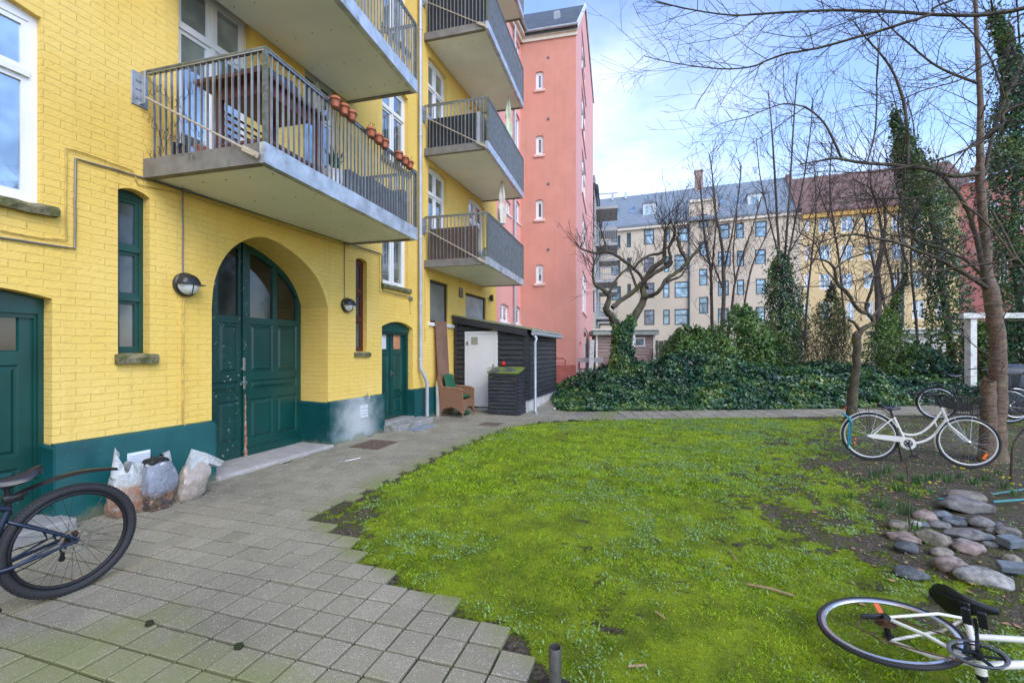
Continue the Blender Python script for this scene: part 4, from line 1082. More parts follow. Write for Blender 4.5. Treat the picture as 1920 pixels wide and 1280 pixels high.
frontF = frame(pkc, FD, Vector((FD.y, -FD.x, 0)) if (Vector((FD.y, -FD.x, 0)).dot(-pkc) > 0) else Vector((-FD.y, FD.x, 0)))
sideN = Vector((SD.y, -SD.x, 0)); sideF = frame(pkr, SD, sideN)
# recessed wall with its windows
hs = []; rw = []
def wpk(u0, u1, v0, v1):
    a, b = uhit(u0, pk0, Vector((0,1,0))), uhit(u1, pk0, Vector((0,1,0))); p = pk0+Vector((0,1,0))*((a+b)/2)
    return (a, b, zpx(p, v1), zpx(p, v0))
for (u0, u1, v0, v1) in ((938, 954, 570, 603), (963, 976, 574, 607), (949, 958, 377, 402), (963, 975, 376, 415), (962, 975, 212, 284), (948, 957, 250, 300), (962, 975, 75, 118)):
    rw.append(wpk(u0, u1, v0, v1)); hs.append(arched(*rw[-1], 0.06))
mb = MB(); wall(mb, [(0, -0.3), (Lw, -0.3), (Lw, EAV+0.2), (0, EAV+0.2)], hs, wallF, 0.10); mb.build('wall', M['pinklight'], pb, recalc=False)
for r_ in rw:
    window(wallF, *r_, pb, (0.5,), (), depth=0.07, rise=0.05, fw=0.04, plain=True)
    ledge(wallF, r_[0]-0.05, min(r_[1]+0.05, Lw-0.01), r_[2], pb, m='pinktrim' if 'pinktrim' in M else 'white', h=0.07, out=0.05, rough_=0.001)
# tower front
hs = []; rw = []; Z = Vector((0,0,0))
for (v0, v1) in ((134, 168), (254, 290), (374, 411), (496, 531)):
    a, b = uhit(1004.5, pkc, FD), uhit(1019, pkc, FD); p = pkc+FD*((a+b)/2); rw.append((a, b, zpx(p, v1), zpx(p, v0))); hs.append(arched(*rw[-1], 0.04))
mb = MB(); wall(mb, [(0, -0.3), (tw, -0.3), (tw, EAV), (0, EAV)], hs, frontF, 0.10); mb.build('tower_front', M['pink'], pb, recalc=False)
M['pinktrim'] = basic('pale_pink_trim', (0.74, 0.50, 0.44), 0.6, var=0.1)
for r_ in rw:
    window(frontF, *r_, pb, (), (), depth=0.06, rise=0.04, fw=0.06)
    ledge(frontF, r_[0]-0.06, r_[1]+0.06, r_[2], pb, m='pinktrim', h=0.10, out=0.06, rough_=0.001)
for v in (108, 223, 345, 468):
    a = uhit(1028, pkc, FD); p = pkc+FD*a; z = zpx(p, v); k = MB(); fb(k, frontF, a-0.05, a+0.05, z-0.05, z+0.05, 0, 0.015); fb(k, frontF, a-0.025, a+0.025, z-0.025, z+0.025, 0.015, 0.03); k.build('vent_cap', M['galvdark'], pb)
# tower base band, darker
M['pinkbase'] = basic('red_base_paint', (0.42, 0.12, 0.085), 0.7, var=0.2, vscale=4, c2=(0.30, 0.10, 0.08), cscale=6, cut=(0.5, 0.7), bump=0.3, bscale=40)
p = pkr; zbz = zpx(p, 684)
mb = MB(); fb(mb, frontF, 0, tw, -0.3, zbz, 0, 0.03); mb.build('tower_base', M['pinkbase'], pb)
# tower side with gable
apz = zpx(pkr+SD*uhit(1096, pkr, SD), 13); ap = uhit(1096, pkr, SD); farz = zpx(pke, 190)
hs = []; rw = []
for (u0, u1, v0, v1) in ((1090.5, 1098, 85, 165), (1090.5, 1098, 187, 270), (1091, 1098.5, 300, 380), (1092, 1099, 411, 484), (1092, 1099.5, 514, 588)):
    a, b = uhit(u0, pkr, SD), uhit(u1, pkr, SD); p = pkr+SD*((a+b)/2); rw.append((a, b, zpx(p, v1), zpx(p, v0), 'w'))
a, b = uhit(1094.5, pkr, SD), uhit(1101.5, pkr, SD); p = pkr+SD*((a+b)/2); rw.append((a, b, 0.47, zpx(p, 616), 'd'))
a, b = uhit(1086.5, pkr, SD), uhit(1089.5, pkr, SD); p = pkr+SD*((a+b)/2); rw.append((a, b, zpx(p, 688), zpx(p, 640), 's'))
hs = [arched(*r_[:4], 0.08) for r_ in rw]
mb = MB(); wall(mb, [(0, -0.3), (sw_, -0.3), (sw_, farz), (ap, apz), (0, EAV)], hs, sideF, 0.12); mb.build('tower_side', M['pinklight'], pb, recalc=False)
for r_ in rw:
    if r_[4] == 'w': window(sideF, *r_[:4], pb, (0.5,), (0.66,), depth=0.05, rise=0.06); ledge(sideF, r_[0]-0.05, r_[1]+0.05, r_[2], pb, m='pinktrim', h=0.08, out=0.06, rough_=0.001)
    elif r_[4] == 'd':
        k = MB(); k.prism(arched(*r_[:4], 0.08), sideF, -0.12, -0.05); d_o = k.build('entrance_door', M['white'], pb)
        k = MB(); fb(k, sideF, r_[0]+0.12, r_[1]-0.12, r_[3]-0.75, r_[3]-0.15, -0.05, -0.045); k.build('glass', M['glass'], d_o)
    else:
        k = MB(); k.prism(arched(*r_[:4], 0.05), sideF, -0.14, -0.09); k.build('slot_panel', M['pinkbase'], pb)
# roof
M['pantile'], t_, b_ = newmat('dark_pantile_roof'); q = NT(t_); P = q.pos()
wv = q.n('ShaderNodeTexWave', i_Scale=2.2, bands_direction='X'); q.link(P, wv.inputs[0])
q.link(q.mix(q.ramp(q.noise(P, 3, 5), .3, .7), (0.045, 0.055, 0.065), (0.10, 0.115, 0.12)), b_.inputs['Base Color']); b_.inputs['Roughness'].default_value = 0.5
wz = q.n('ShaderNodeTexWave', i_Scale=1.4, bands_direction='Z'); q.link(P, wz.inputs[0])
q.link(q.bump(q.math('ADD', wv.outputs['Fac'], wz.outputs['Fac']), 0.8, 0.05), b_.inputs['Normal'])
def fpt(f, a, b, d): return Vector(f(a, b, d))
mb = MB(); over = 0.16
e0 = fpt(frontF, -3.0, EAV+0.05, over); e1 = fpt(frontF, tw+0.06, EAV+0.05, over); r1 = pkr+SD*ap+Vector((0,0,apz+0.10))+FD*0.06; r0 = r1-FD*(tw+3.06)
b1 = pkr+SD*(sw_+0.1)+Vector((0,0,farz))+FD*0.06; b0 = b1-FD*(tw+3.06)
th = Vector((0,0,-0.12))
mb.add([e0, e1, r1, r0, b1, b0, e0+th, e1+th, r1+th, r0+th, b1+th, b0+th], [(0,1,2,3), (3,2,4,5), (6,9,8,7), (9,11,10,8), (0,6,7,1), (1,7,8,2), (2,8,10,4), (5,4,10,11)])
mb.build('roof', M['pantile'], pb)
# roof over the recessed wall
mb = MB(); xx = pk0.x+0.25
mb.add([(xx, YEND, EAV+0.1), (xx, pkc.y, EAV+0.1), (xx-4.5, pkc.y, EAV+3.6), (xx-4.5, YEND, EAV+3.6)], [(0,1,2,3)]); mb.build('roof', M['pantile'], pb)
mb = MB(); fb(mb, frontF, 0, tw+0.05, EAV-0.10, EAV+0.02, 0, 0.12); fb(mb, frontF, 0, tw+0.05, EAV-0.24, EAV-0.10, 0, 0.06); fb(mb, wallF, 0, Lw, EAV-0.08, EAV+0.06, 0, 0.22); fb(mb, wallF, 0, Lw, EAV-0.24, EAV-0.08, 0, 0.1)
M['cream'] = basic('cream_cornice', (0.74, 0.66, 0.55), 0.6, var=0.08)
mb.build('cornice', M['cream'], pb)
mb = MB(); mb.tube([fpt(frontF, -0.05, EAV+0.06, 0.20), fpt(frontF, tw+0.06, EAV+0.06, 0.20)], 0.055, 10); mb.tube([fpt(wallF, 0, EAV+0.1, 0.3), fpt(wallF, Lw-0.1, EAV+0.1, 0.3)], 0.055, 10); mb.build('gutter', M['zinc'], pb)
mb = MB(); mb.bar(e1+Vector((0,0,-0.02)), r1+Vector((0,0,-0.02)), 0.05, 0.2); mb.bar(r1+Vector((0,0,-0.02)), b1+Vector((0,0,-0.02)), 0.05, 0.2); mb.build('bargeboard', M['white'], pb)
mb = MB(); a = uhit(961.5, pk0, Vector((0,1,0))); mb.tube([fpt(wallF, a, EAV, 0.09), fpt(wallF, a, 0.4, 0.09)], 0.045, 10); mb.build('downpipe', M['zinc'], pb)
mb = MB(); rv = e1*0.45+r1*0.35+e0*0.12+r0*0.08+Vector((0,0,0.1)); mb.box(rv-Vector((.12,.12,.2)), rv+Vector((.12,.12,.15))); mb.build('roof_vent', M['zinc'], pb)

# ================================================================ black timber shed
shc = G(990, 773); shc.z = 0
sX, sY = shc.x, shc.y
shN = 2.02                                           # width of the front, back to the wall
x_l = XW+0.06; y_b = yW(1041, sX) if False else WX(1041, HY, sX).y
zL = CAMH+(HY-593)/F*depth(Vector((x_l, sY, 0))); zR = CAMH+(HY-617)/F*depth(Vector((sX, sY, 0)))
zf = CAMH+(HY-750)/F*depth(Vector((sX, sY, 0)))
print('INFO shed', sX, sY, y_b, zL, zR, zf)
M['tar'], t_, b_ = newmat('tarred_boards'); q = NT(t_); P = q.pos()
mp = q.n('ShaderNodeMapping'); q.link(P, mp.inputs[0]); mp.inputs['Scale'].default_value = (2, 2, 40)
col = q.mix(q.ramp(q.noise(mp.outputs[0], 2, 5), 0.3, 0.75), (0.009, 0.010, 0.012), (0.052, 0.056, 0.064))
col = q.mix(q.ramp(q.noise(P, 6, 8, 0.7), 0.62, 0.72), col, (0.075, 0.08, 0.085))
q.link(col, b_.inputs['Base Color']); b_.inputs['Roughness'].default_value = 0.5
q.link(q.bump(q.noise(mp.outputs[0], 3, 5), 0.4, 0.006), b_.inputs['Normal'])
sh = thing('garden_shed', 'black tarred lean-to shed with a white door against the yellow building', 'shed', (sX-1.0, sY+1.4, 0))
dx0 = WY(873, HY, sY).x; dx1 = WY(934, HY, sY).x; dz0 = CAMH+(HY-760)/F*depth(Vector((dx0, sY, 0))); dz1 = CAMH+(HY-621)/F*depth(Vector(((dx0+dx1)/2, sY, 0)))
def boards(mb, fn, a0, a1, z0, z1f, step=0.125, skip=None):
    """lap boards with a real overlap; z1f(a) height of the top"""
    z = z0; i = 0
    while z < max(z1f(a0), z1f(a1))-0.02:
        segs = [(a0, a1)]
        if skip and skip[2]-0.001 < z+step*0.5 < skip[3]: segs = [(a0, skip[0]), (skip[1], a1)]
        for (p, r_) in segs:
            if z1f(p) < z+0.005: continue
            if z1f(r_) < z+0.005: r_ = p+(r_-p)*(z1f(p)-z-0.005)/(z1f(p)-z1f(r_))
            if r_-p < 0.03: continue
            t0, t1 = min(z+step, z1f(p)), min(z+step, z1f(r_)); j = rnd.uniform(-.003, .003)
            mb.add([fn(p, z, 0.036+j), fn(r_, z, 0.036+j), fn(r_, t1, 0.004), fn(p, t0, 0.004), fn(p, z, 0.0), fn(r_, z, 0.0), fn(r_, t1, 0.0), fn(p, t0, 0.0)], [(0,1,2,3), (0,4,5,1), (3,2,6,7), (0,3,7,4), (1,5,6,2)])
        z += step; i += 1
shF = lambda a, b, d: (a, sY-d, b)
ztop = lambda a: zL+(zR-zL)*(a-x_l)/(sX-x_l)-0.10
mb = MB(); boards(mb, shF, x_l, sX-0.06, 0.10, ztop, skip=(dx0, dx1, dz0-0.05, dz1))
fb(mb, shF, sX-0.11, sX+0.015, zf-0.0, zR-0.12, 0.0, 0.04); fb(mb, shF, x_l, x_l+0.07, 0.1, zL-0.12, 0.02, 0.045)
mb.build('front_boards', M['tar'], sh)
shS = lambda a, b, d: (sX+d, a, b)
mb = MB(); boards(mb, shS, sY+0.07, y_b-0.05, zf, lambda a: zR-0.06)
fb(mb, shS, sY-0.041, sY+0.07, zf, zR-0.10, 0.0, 0.035); fb(mb, shS, y_b-0.06, y_b+0.0, zf, zR-0.10, 0.0, 0.035)
mb.build('side_boards', M['tar'], sh)
mb = MB(); mb.add([(x_l, y_b, 0), (sX, y_b, 0), (sX, y_b, zR-0.1), (x_l, y_b, zL-0.1)], [(0,1,2,3)]); mb.build('back_wall', M['tar'], sh)
mb = MB(); mb.bbox((sX-0.55, sY-0.012, -0.1), (sX-0.005, sY+0.1, zf), 0.006); mb.bbox((sX-0.10, sY+0.1, -0.1), (sX-0.004, y_b, zf), 0.006); mb.bbox((x_l, sY+0.01, -0.1), (sX-0.55, sY+0.1, 0.10), 0.006)
M['rendered'] = basic('pale_rendered_plinth', (0.52, 0.50, 0.46), 0.85, var=0.12, vscale=4, bump=0.3, bscale=40)
mb.build('shed_plinth', M['rendered'], sh)
# roof: sloping slab, barge boards, moss-edged felt and gutter
mb = MB(); oy0, oy1 = sY-0.14, y_b+0.04; xr = sX+0.16; sl_ = (zR-zL)/(sX-x_l); zat_ = lambda x: zL+sl_*(x-x_l)
def slabx(mb, x0, x1, y0, y1, h0, h1):
    mb.add([(x0, y0, zat_(x0)+h0), (x1, y0, zat_(x1)+h0), (x1, y1, zat_(x1)+h0), (x0, y1, zat_(x0)+h0), (x0, y0, zat_(x0)+h1), (x1, y0, zat_(x1)+h1), (x1, y1, zat_(x1)+h1), (x0, y1, zat_(x0)+h1)],
           [(0,3,2,1),(4,5,6,7),(0,1,5,4),(1,2,6,5),(2,3,7,6),(3,0,4,7)])
slabx(mb, x_l, sX+0.02, oy0, oy0+0.035, -0.17, -0.005); mb.build('barge_board', M['tar'], sh); mb = MB(); slabx(mb, x_l, sX+0.02, oy1-0.035, oy1, -0.17, -0.005)
mb.build('barge_board', M['tar'], sh)
mb = MB(); slabx(mb, x_l-0.02, xr, oy0-0.015, oy1+0.015, 0.0, 0.035)
M['felt'] = basic('mossy_roof_felt', (0.20, 0.19, 0.16), 0.9, var=0.2, vscale=12, c2=(0.24, 0.27, 0.13), cscale=3, cut=(0.42, 0.6), bump=0.6, bscale=50)
mb.build('roof', M['felt'], sh)
mb = MB(); n = int((oy1-oy0)/0.075)
for i in range(n): mb.tube([(xr-0.03, oy0+0.075*i+0.03, zat_(xr)-0.005), (xr+0.06, oy0+0.075*i+0.03, zat_(xr)-0.035)], 0.03, 8)
M['corr'] = basic('corrugated_sheet_edge', (0.30, 0.29, 0.26), 0.7, var=0.2, c2=(0.16, 0.18, 0.09), cscale=5)
mb.build('corrugated_edge', M['corr'], sh, smooth=40)
mb = MB(); gx = xr+0.02; gz_ = zat_(xr)-0.085; mb.tube([(gx, oy0-0.02, gz_), (gx, oy1+0.02, gz_-0.02)], 0.048, 10)
px_ = WY(1004, HY, sY-0.05).x
mb.tube([(gx-0.02, sY-0.03, gz_), (px_+0.03, sY-0.06, gz_-0.13), (px_, sY-0.075, gz_-0.22), (px_, sY-0.075, 0.12), (px_+0.02, sY-0.10, 0.06), (px_+0.06, sY-0.16, 0.05)], 0.034, 12)
mb.build('downpipe', M['zinc'], sh, smooth=40)
# door
mb = MB(); fb(mb, shF, dx0, dx0+0.075, dz0, dz1, -0.02, 0.05); fb(mb, shF, dx1-0.075, dx1, dz0, dz1, -0.02, 0.05); fb(mb, shF, dx0+0.075, dx1-0.075, dz1-0.075, dz1, -0.02, 0.049); fb(mb, shF, dx0+0.075, dx1-0.075, dz0, dz0+0.04, -0.02, 0.06)
M['doorwhite'] = basic('white_steel_door', (0.66, 0.655, 0.64), 0.4, var=0.04, vscale=2)
fr_ = mb.build('door_frame', M['doorwhite'], sh)
mb = MB(); fb(mb, shF, dx0+0.08, dx1-0.08, dz0+0.045, dz1-0.08, 0.0, 0.042); fb(mb, shF, dx0+0.11, dx1-0.11, dz0+0.13, dz0+0.14, 0.042, 0.046)
dr = mb.build('door', M['doorwhite'], sh)
mb = MB(); hz2 = CAMH+(HY-689)/F*depth(Vector((dx1, sY, 0))); mb.tube([(dx1-0.12, sY-0.04, hz2), (dx1-0.12, sY-0.10, hz2), (dx1-0.24, sY-0.10, hz2)], 0.010, 8); mb.bbox((dx1-0.14, sY-0.046, hz2-0.08), (dx1-0.10, sY-0.041, hz2+0.09), 0.002); mb.build('door_handle', M['steel'], dr)
mb = MB(); sx0 = WY(885, HY, sY).x; sx1 = WY(897, HY, sY).x; sz0 = CAMH+(HY-646)/F*depth(Vector((sx0, sY, 0))); sz1 = CAMH+(HY-632)/F*depth(Vector((sx0, sY, 0))); fb(mb, shF, sx0, sx1, sz0, sz1, 0.043, 0.047)
M['notice'] = basic('faded_notice', (0.30, 0.29, 0.22), 0.6, var=0.3, vscale=60); mb.build('notice', M['notice'], dr)
for zz_ in (dz1-0.35, dz0+0.3):
    mb = MB(); mb.bbox((dx0+0.05, sY-0.066, zz_), (dx0+0.11, sY-0.043, zz_+0.09), 0.003); mb.build('hinge', M['steel'], dr)

# ---- black bin cabinet with a mossy lid
c0 = G(918, 776); c1_ = G(970, 780); cw = (c1_.x-c0.x)
bY = (c0.y+c1_.y)/2; bx0, bx1 = c0.x, c1_.x; bD = 0.62
bt0 = CAMH+(HY-700)/F*depth(Vector((bx0, bY, 0))); 
print('INFO bin', bx0, bx1, bY, bt0)
bn = thing('bin_cabinet', 'black slatted bin cabinet with a sloping mossy lid beside the white shed door', 'bin cabinet', (bx0, bY, 0))
zfb = bt0; zbb = bt0+0.14
mb = MB(); bF = lambda a, b, d: (a, bY-d, b)
for (p, r_) in ((bx0, bx0+0.06), (bx1-0.06, bx1)): fb(mb, bF, p, r_, 0.0, zfb, -0.03, 0.03)
fb(mb, bF, bx0+0.06, bx1-0.06, zfb-0.07, zfb, -0.03, 0.03); fb(mb, bF, bx0+0.06, bx1-0.06, 0.03, 0.10, -0.03, 0.03)
mb.build('frame', M['tar'], bn)
mb = MB(); boards(mb, bF, bx0+0.06, bx1-0.06, 0.10, lambda a: zfb-0.07, 0.088); mb.build('front_door', M['tar'], bn)
for (xx, sg) in ((bx1, 1), (bx0, -1)):
    fn_ = (lambda xx, sg: (lambda a, b, d: (xx+sg*d, a, b)))(xx, sg)
    mb = MB(); boards(mb, fn_, bY, bY+bD, 0.04, lambda a: zfb+(zbb-zfb)*(a-bY)/bD, 0.088); mb.build('side_panel', M['tar'], bn)
mb = MB(); mb.add([(bx0-0.03, bY-0.05, zfb+0.005), (bx1+0.03, bY-0.05, zfb+0.005), (bx1+0.03, bY+bD+0.02, zbb+0.005), (bx0-0.03, bY+bD+0.02, zbb+0.005), (bx0-0.03, bY-0.05, zfb+0.035), (bx1+0.03, bY-0.05, zfb+0.035), (bx1+0.03, bY+bD+0.02, zbb+0.035), (bx0-0.03, bY+bD+0.02, zbb+0.035)], [(0,3,2,1),(4,5,6,7),(0,1,5,4),(1,2,6,5),(2,3,7,6),(3,0,4,7)])
M['mosslid'] = basic('mossy_felt_lid', (0.07, 0.075, 0.07), 0.9, var=0.3, vscale=8, c2=(0.15, 0.20, 0.03), cscale=5, cut=(0.42, 0.56), bump=0.8, bscale=50)
mb.build('lid', M['mosslid'], bn)
mb = MB(); mb.tube([(bx0+0.03, bY-0.033, zfb-0.09), (bx0+0.13, bY-0.05, zfb-0.075)], 0.008, 6); mb.build('latch', M['steel'], bn)
mb = MB(); mb.box((bx1-0.15, bY-0.034, zfb-0.13), (bx1-0.05, bY-0.028, zfb-0.115)); M['rust'] = basic('rusty_hinge', (0.22, 0.08, 0.03), 0.8); mb.build('hinge', M['rust'], bn)
# red round lantern on the lid
rl = thing('red_lantern', 'small round glossy red garden light standing on the mossy bin lid', 'garden light', (bx0+0.42, bY+bD-0.1, zbb+0.005))
lc = Vector((WY(944, HY, bY+bD-0.08).x, bY+bD-0.08, zbb+0.03)); rl.location = lc
M['redgloss'] = basic('glossy_red', (0.55, 0.01, 0.015), 0.15)
mb = MB(); mb.lathe([(0.028, -0.008), (0.05, 0.01), (0.062, 0.045), (0.055, 0.08), (0.035, 0.105), (0.0, 0.115)], 20, lc, capt=False); mb.build('globe', M['redgloss'], rl, smooth=True)
mb = MB(); mb.lathe([(0.034, -0.012), (0.034, 0.004)], 16, lc); mb.lathe([(0.012, 0.112), (0.010, 0.125)], 10, lc); mb.build('cap', M['blackmetal'], rl)

# ---- leaning plank
p0 = G(835, 745); pl_ = thing('wooden_plank', 'tall weathered brown plank leaning upright against the yellow wall', 'plank', (0,0,0))
xb = XW+PD+0.10; ya, yb2 = yW(822, xb), yW(842, xb); zt_ = zW(830, 602, XW+0.10)
M['plank'] = woodpaint('weathered_brown_board', (0.20, 0.105, 0.070), chip=(0.30, 0.22, 0.17), amt=(0.55, 0.75), rough=0.75)
pl_.location = (xb, ya, 0)
mb = MB(); mb.add([(xb+0.04, ya, 0.01), (xb+0.065, ya, 0.01), (XW+0.085, ya, zt_), (XW+0.06, ya, zt_), (xb+0.04, yb2, 0.01), (xb+0.065, yb2, 0.01), (XW+0.085, yb2, zt_), (XW+0.06, yb2, zt_)], [(0,1,2,3),(7,6,5,4),(0,4,5,1),(3,2,6,7),(0,3,7,4),(1,5,6,2)])
bpy.data.objects.remove(pl_); o = mb.build('wooden_plank', M['plank']); tag(o, 'tall weathered brown plank leaning upright against the yellow wall', 'plank')
# white cylinder beside the plank
c = G(824, 783); mb = MB(); mb.lathe([(0.0, 0.86), (0.035, 0.855), (0.06, 0.83), (0.068, 0.79), (0.068, 0.02), (0.06, 0.0)][::-1], 20, (XW+PD+0.10, yW(824, XW+PD+0.1)-0.05, 0.0)); 
o = mb.build('white_cylinder', M['rendered'], None, smooth=40); tag(o, 'pale grey upright cylinder standing between the downpipe and the wicker chair', 'cylinder')

# ---- wicker armchair with green cushions
M['wicker'], t_, b_ = newmat('brown_wicker'); q = NT(t_); P = q.pos()
mp = q.n('ShaderNodeMapping'); q.link(P, mp.inputs[0]); mp.inputs['Scale'].default_value = (1, 1, 1)
ck = q.n('ShaderNodeTexChecker', i_Scale=90.0); q.link(P, ck.inputs[0]); ck.inputs[1].default_value = (0.30, 0.155, 0.080, 1); ck.inputs[2].default_value = (0.185, 0.090, 0.048, 1)
q.link(ck.outputs[0], b_.inputs['Base Color']); b_.inputs['Roughness'].default_value = 0.7; q.link(q.bump(ck.outputs[1], 0.5, 0.003), b_.inputs['Normal'])
ch_c = G(858, 778)
chair = thing('wicker_armchair', 'brown wicker armchair with dark green cushions in front of the leaning plank', 'armchair', tuple(ch_c))
S_ = lambda x, y, z: (ch_c.x+CH_R[0]*x-CH_R[1]*y, ch_c.y+CH_R[1]*x+CH_R[0]*y, ch_c.z+z)
an = R(88); CH_R = (math.cos(an), math.sin(an))     # local x: chair's right, local y: backwards ... faces the lawn
def chprism(mb, poly, fn, d0, d1): mb.prism(poly, fn, d0, d1)
wd_, dp_ = 0.29, 0.29
side = [(-dp_, 0.10), (-dp_, 0.60), (-dp_+0.10, 0.645), (dp_-0.06, 0.665), (dp_+0.05, 0.92), (dp_+0.10, 0.92), (dp_+0.02, 0.50), (dp_, 0.10), (dp_-0.04, 0.10), (dp_-0.10, 0.19), (0, 0.225), (-dp_+0.10, 0.19), (-dp_+0.04, 0.10)]
for sg in (-1, 1):
    mb = MB(); mb.prism(side, (lambda sg: (lambda a, b, d: S_(sg*(wd_+d), a, b)))(sg), -0.03, 0.03); mb.build('side_panel', M['wicker'], chair)
    mb = MB(); mb.tube([S_(sg*wd_, -dp_-0.01, 0.62), S_(sg*wd_, -dp_+0.1, 0.665), S_(sg*wd_, dp_-0.05, 0.685)], 0.028, 8); mb.build('armrest', M['wicker'], chair, smooth=50)
fronts = [(-wd_, 0.10), (-wd_, 0.40), (wd_, 0.40), (wd_, 0.10), (wd_-0.05, 0.10), (wd_-0.11, 0.20), (0, 0.24), (-wd_+0.11, 0.20), (-wd_+0.05, 0.10)]
mb = MB(); mb.prism(fronts, lambda a, b, d: S_(a, -dp_+0.0+d, b), -0.02, 0.02); mb.build('apron', M['wicker'], chair)
mb = MB(); mb.add([S_(-wd_, -dp_, 0.40), S_(wd_, -dp_, 0.40), S_(wd_, dp_, 0.37), S_(-wd_, dp_, 0.37), S_(-wd_, -dp_, 0.36), S_(wd_, -dp_, 0.36), S_(wd_, dp_, 0.33), S_(-wd_, dp_, 0.33)], [(0,1,2,3),(7,6,5,4),(0,4,5,1),(1,5,6,2),(2,6,7,3),(3,7,4,0)]); mb.build('seat', M['wicker'], chair)
mb = MB(); bk_ = [(-wd_, 0.12), (wd_, 0.12), (wd_, 0.90), (wd_-0.06, 0.95), (-wd_+0.06, 0.95), (-wd_, 0.90)]
mb.prism(bk_, lambda a, b, d: S_(a, dp_-0.01+d+max(0, b-0.4)*0.20, b), -0.018, 0.018); mb.build('backrest', M['wicker'], chair)
for sx_ in (-1, 1):
    for sy_ in (-1, 1):
        mb = MB(); mb.tube([S_(sx_*wd_, sy_*(dp_-0.005), 0.14), S_(sx_*(wd_+0.01), sy_*(dp_+0.01), 0.0)], [0.022, 0.014], 8); mb.build('leg', M['wicker'], chair)
M['greencloth'] = basic('dark_green_cushion', (0.006, 0.085, 0.035), 0.8, var=0.2, vscale=6, bump=0.3, bscale=30, bdist=0.01)
mb = MB(); n = 8
def pillow(mb, fn, w2, h2, t, n=10):
    vs = []; fs = []
    for sgn in (1, -1):
        for i in range(n+1):
            for j in range(n+1):
                a, b = -1+2*i/n, -1+2*j/n; k_ = max(0, (1-a**4)*(1-b**4))**0.5; vs.append(fn(a*w2*(1-0.05*b*b), b*h2*(1-0.05*a*a), sgn*t*k_))
    m = (n+1)**2
    for s_ in (0, 1):
        for i in range(n):
            for j in range(n):
                a = s_*m+i*(n+1)+j; f_ = (a, a+1, a+n+2, a+n+1); fs.append(f_ if s_ else f_[::-1])
    mb.add(vs, fs)
pillow(mb, lambda a, b, d: S_(a+0.03, dp_-0.15+(b+0.3)*0.25+d, 0.72+b), 0.22, 0.27, 0.06)
cu = mb.build('cushion', M['greencloth'], chair, smooth='full')
mb = MB(); pillow(mb, lambda a, b, d: S_(a, b-0.0, 0.46+d), 0.25, 0.25, 0.05); mb.build('cushion', M['greencloth'], chair, smooth='full')
# items under / beside
c = G(868, 770)
gcn = G(870, 777); mb = MB(); pillow(mb, lambda a, b, d: (gcn.x+a, gcn.y+b, gcn.z+0.05+d), 0.13, 0.10, 0.045); o = mb.build('green_bundle', M['greencloth'], None, smooth='full'); tag(o, 'crumpled dark green cloth lying under the wicker armchair', 'cloth')

# ---- wall lamps
def wall_lamp(u, v, r_px, label, on_x=XW):
    p = WX(u, v, on_x); r = r_px/F*depth(p)/math.cos(R(10)); r = r*1.0
    t = thing('wall_lamp', label, 'wall lamp', tuple(p), 'round bulkhead lamps on the yellow wall')
    mb = MB(); mb.lathe([(r*0.95, 0.0), (r, 0.02), (r, 0.05), (r*0.9, 0.065)], 28, p, (0,1,0), (0,0,1), (1,0,0)); mb.build('housing', M['lampblack'], t, smooth=35)
    mb = MB(); prof = [(r*0.86, 0.062), (r*0.82, 0.10), (r*0.62, 0.135), (r*0.3, 0.152), (0.001, 0.156)]; mb.lathe(prof, 28, p, (0,1,0), (0,0,1), (1,0,0), capt=False); mb.build('glass', M['opal'], t, smooth=True)
    mb = MB()
    # hood over the upper half and a cross bar
    vs = []; fs = []; n = 18
    for (rr, dd) in ((r*0.91, 0.064), (r*0.88, 0.112), (r*0.70, 0.150), (r*0.40, 0.166)):
        for i in range(n+1):
            a = math.pi*i/n; vs.append((p.x+dd, p.y+rr*math.cos(a), p.z+rr*math.sin(a)-0.004))
    for k in range(3):
        for i in range(n): fs.append((k*(n+1)+i, k*(n+1)+i+1, (k+1)*(n+1)+i+1, (k+1)*(n+1)+i))
    vs.append((p.x+0.17, p.y, p.z)); fs += [(3*(n+1)+i, 3*(n+1)+i+1, len(vs)-1) for i in range(n)]
    mb.add(vs, fs)
    mb.bar((p.x+0.115, p.y-r, p.z), (p.x+0.115, p.y+r, p.z), 0.10, 0.012, (0,0,1)); mb.tube([(p.x+0.06, p.y, p.z-r*0.97), (p.x+0.135, p.y, p.z-r*0.8), (p.x+0.165, p.y, p.z)], 0.006, 6)
    mb.build('guard', M['lampblack'], t, smooth=40)
    return t
M['lampblack'] = basic('black_lamp_plastic', (0.02, 0.021, 0.022), 0.35); M['opal'] = basic('opal_glass', (0.62, 0.63, 0.60), 0.25)
wall_lamp(345, 534, 22, 'round black and white wall lamp left of the arched gate')
wall_lamp(648, 572, 13.5, 'round black and white wall lamp right of the arched gate')
p = WX(917, 559, XW); t = thing('wall_light', 'small black cylinder wall light under the lowest balcony near the shed', 'wall light', tuple(p)); 
mb = MB(); mb.lathe([(0.05, -0.10), (0.055, -0.09), (0.055, 0.09), (0.05, 0.10)], 18, p+Vector((0.09, 0, 0))); mb.build('housing', M['lampblack'], t, smooth=40)
mb = MB(); mb.bbox(p+Vector((0, -0.03, -0.03)), p+Vector((0.05, 0.03, 0.03)), 0.003); mb.build('mount', M['lampblack'], t)

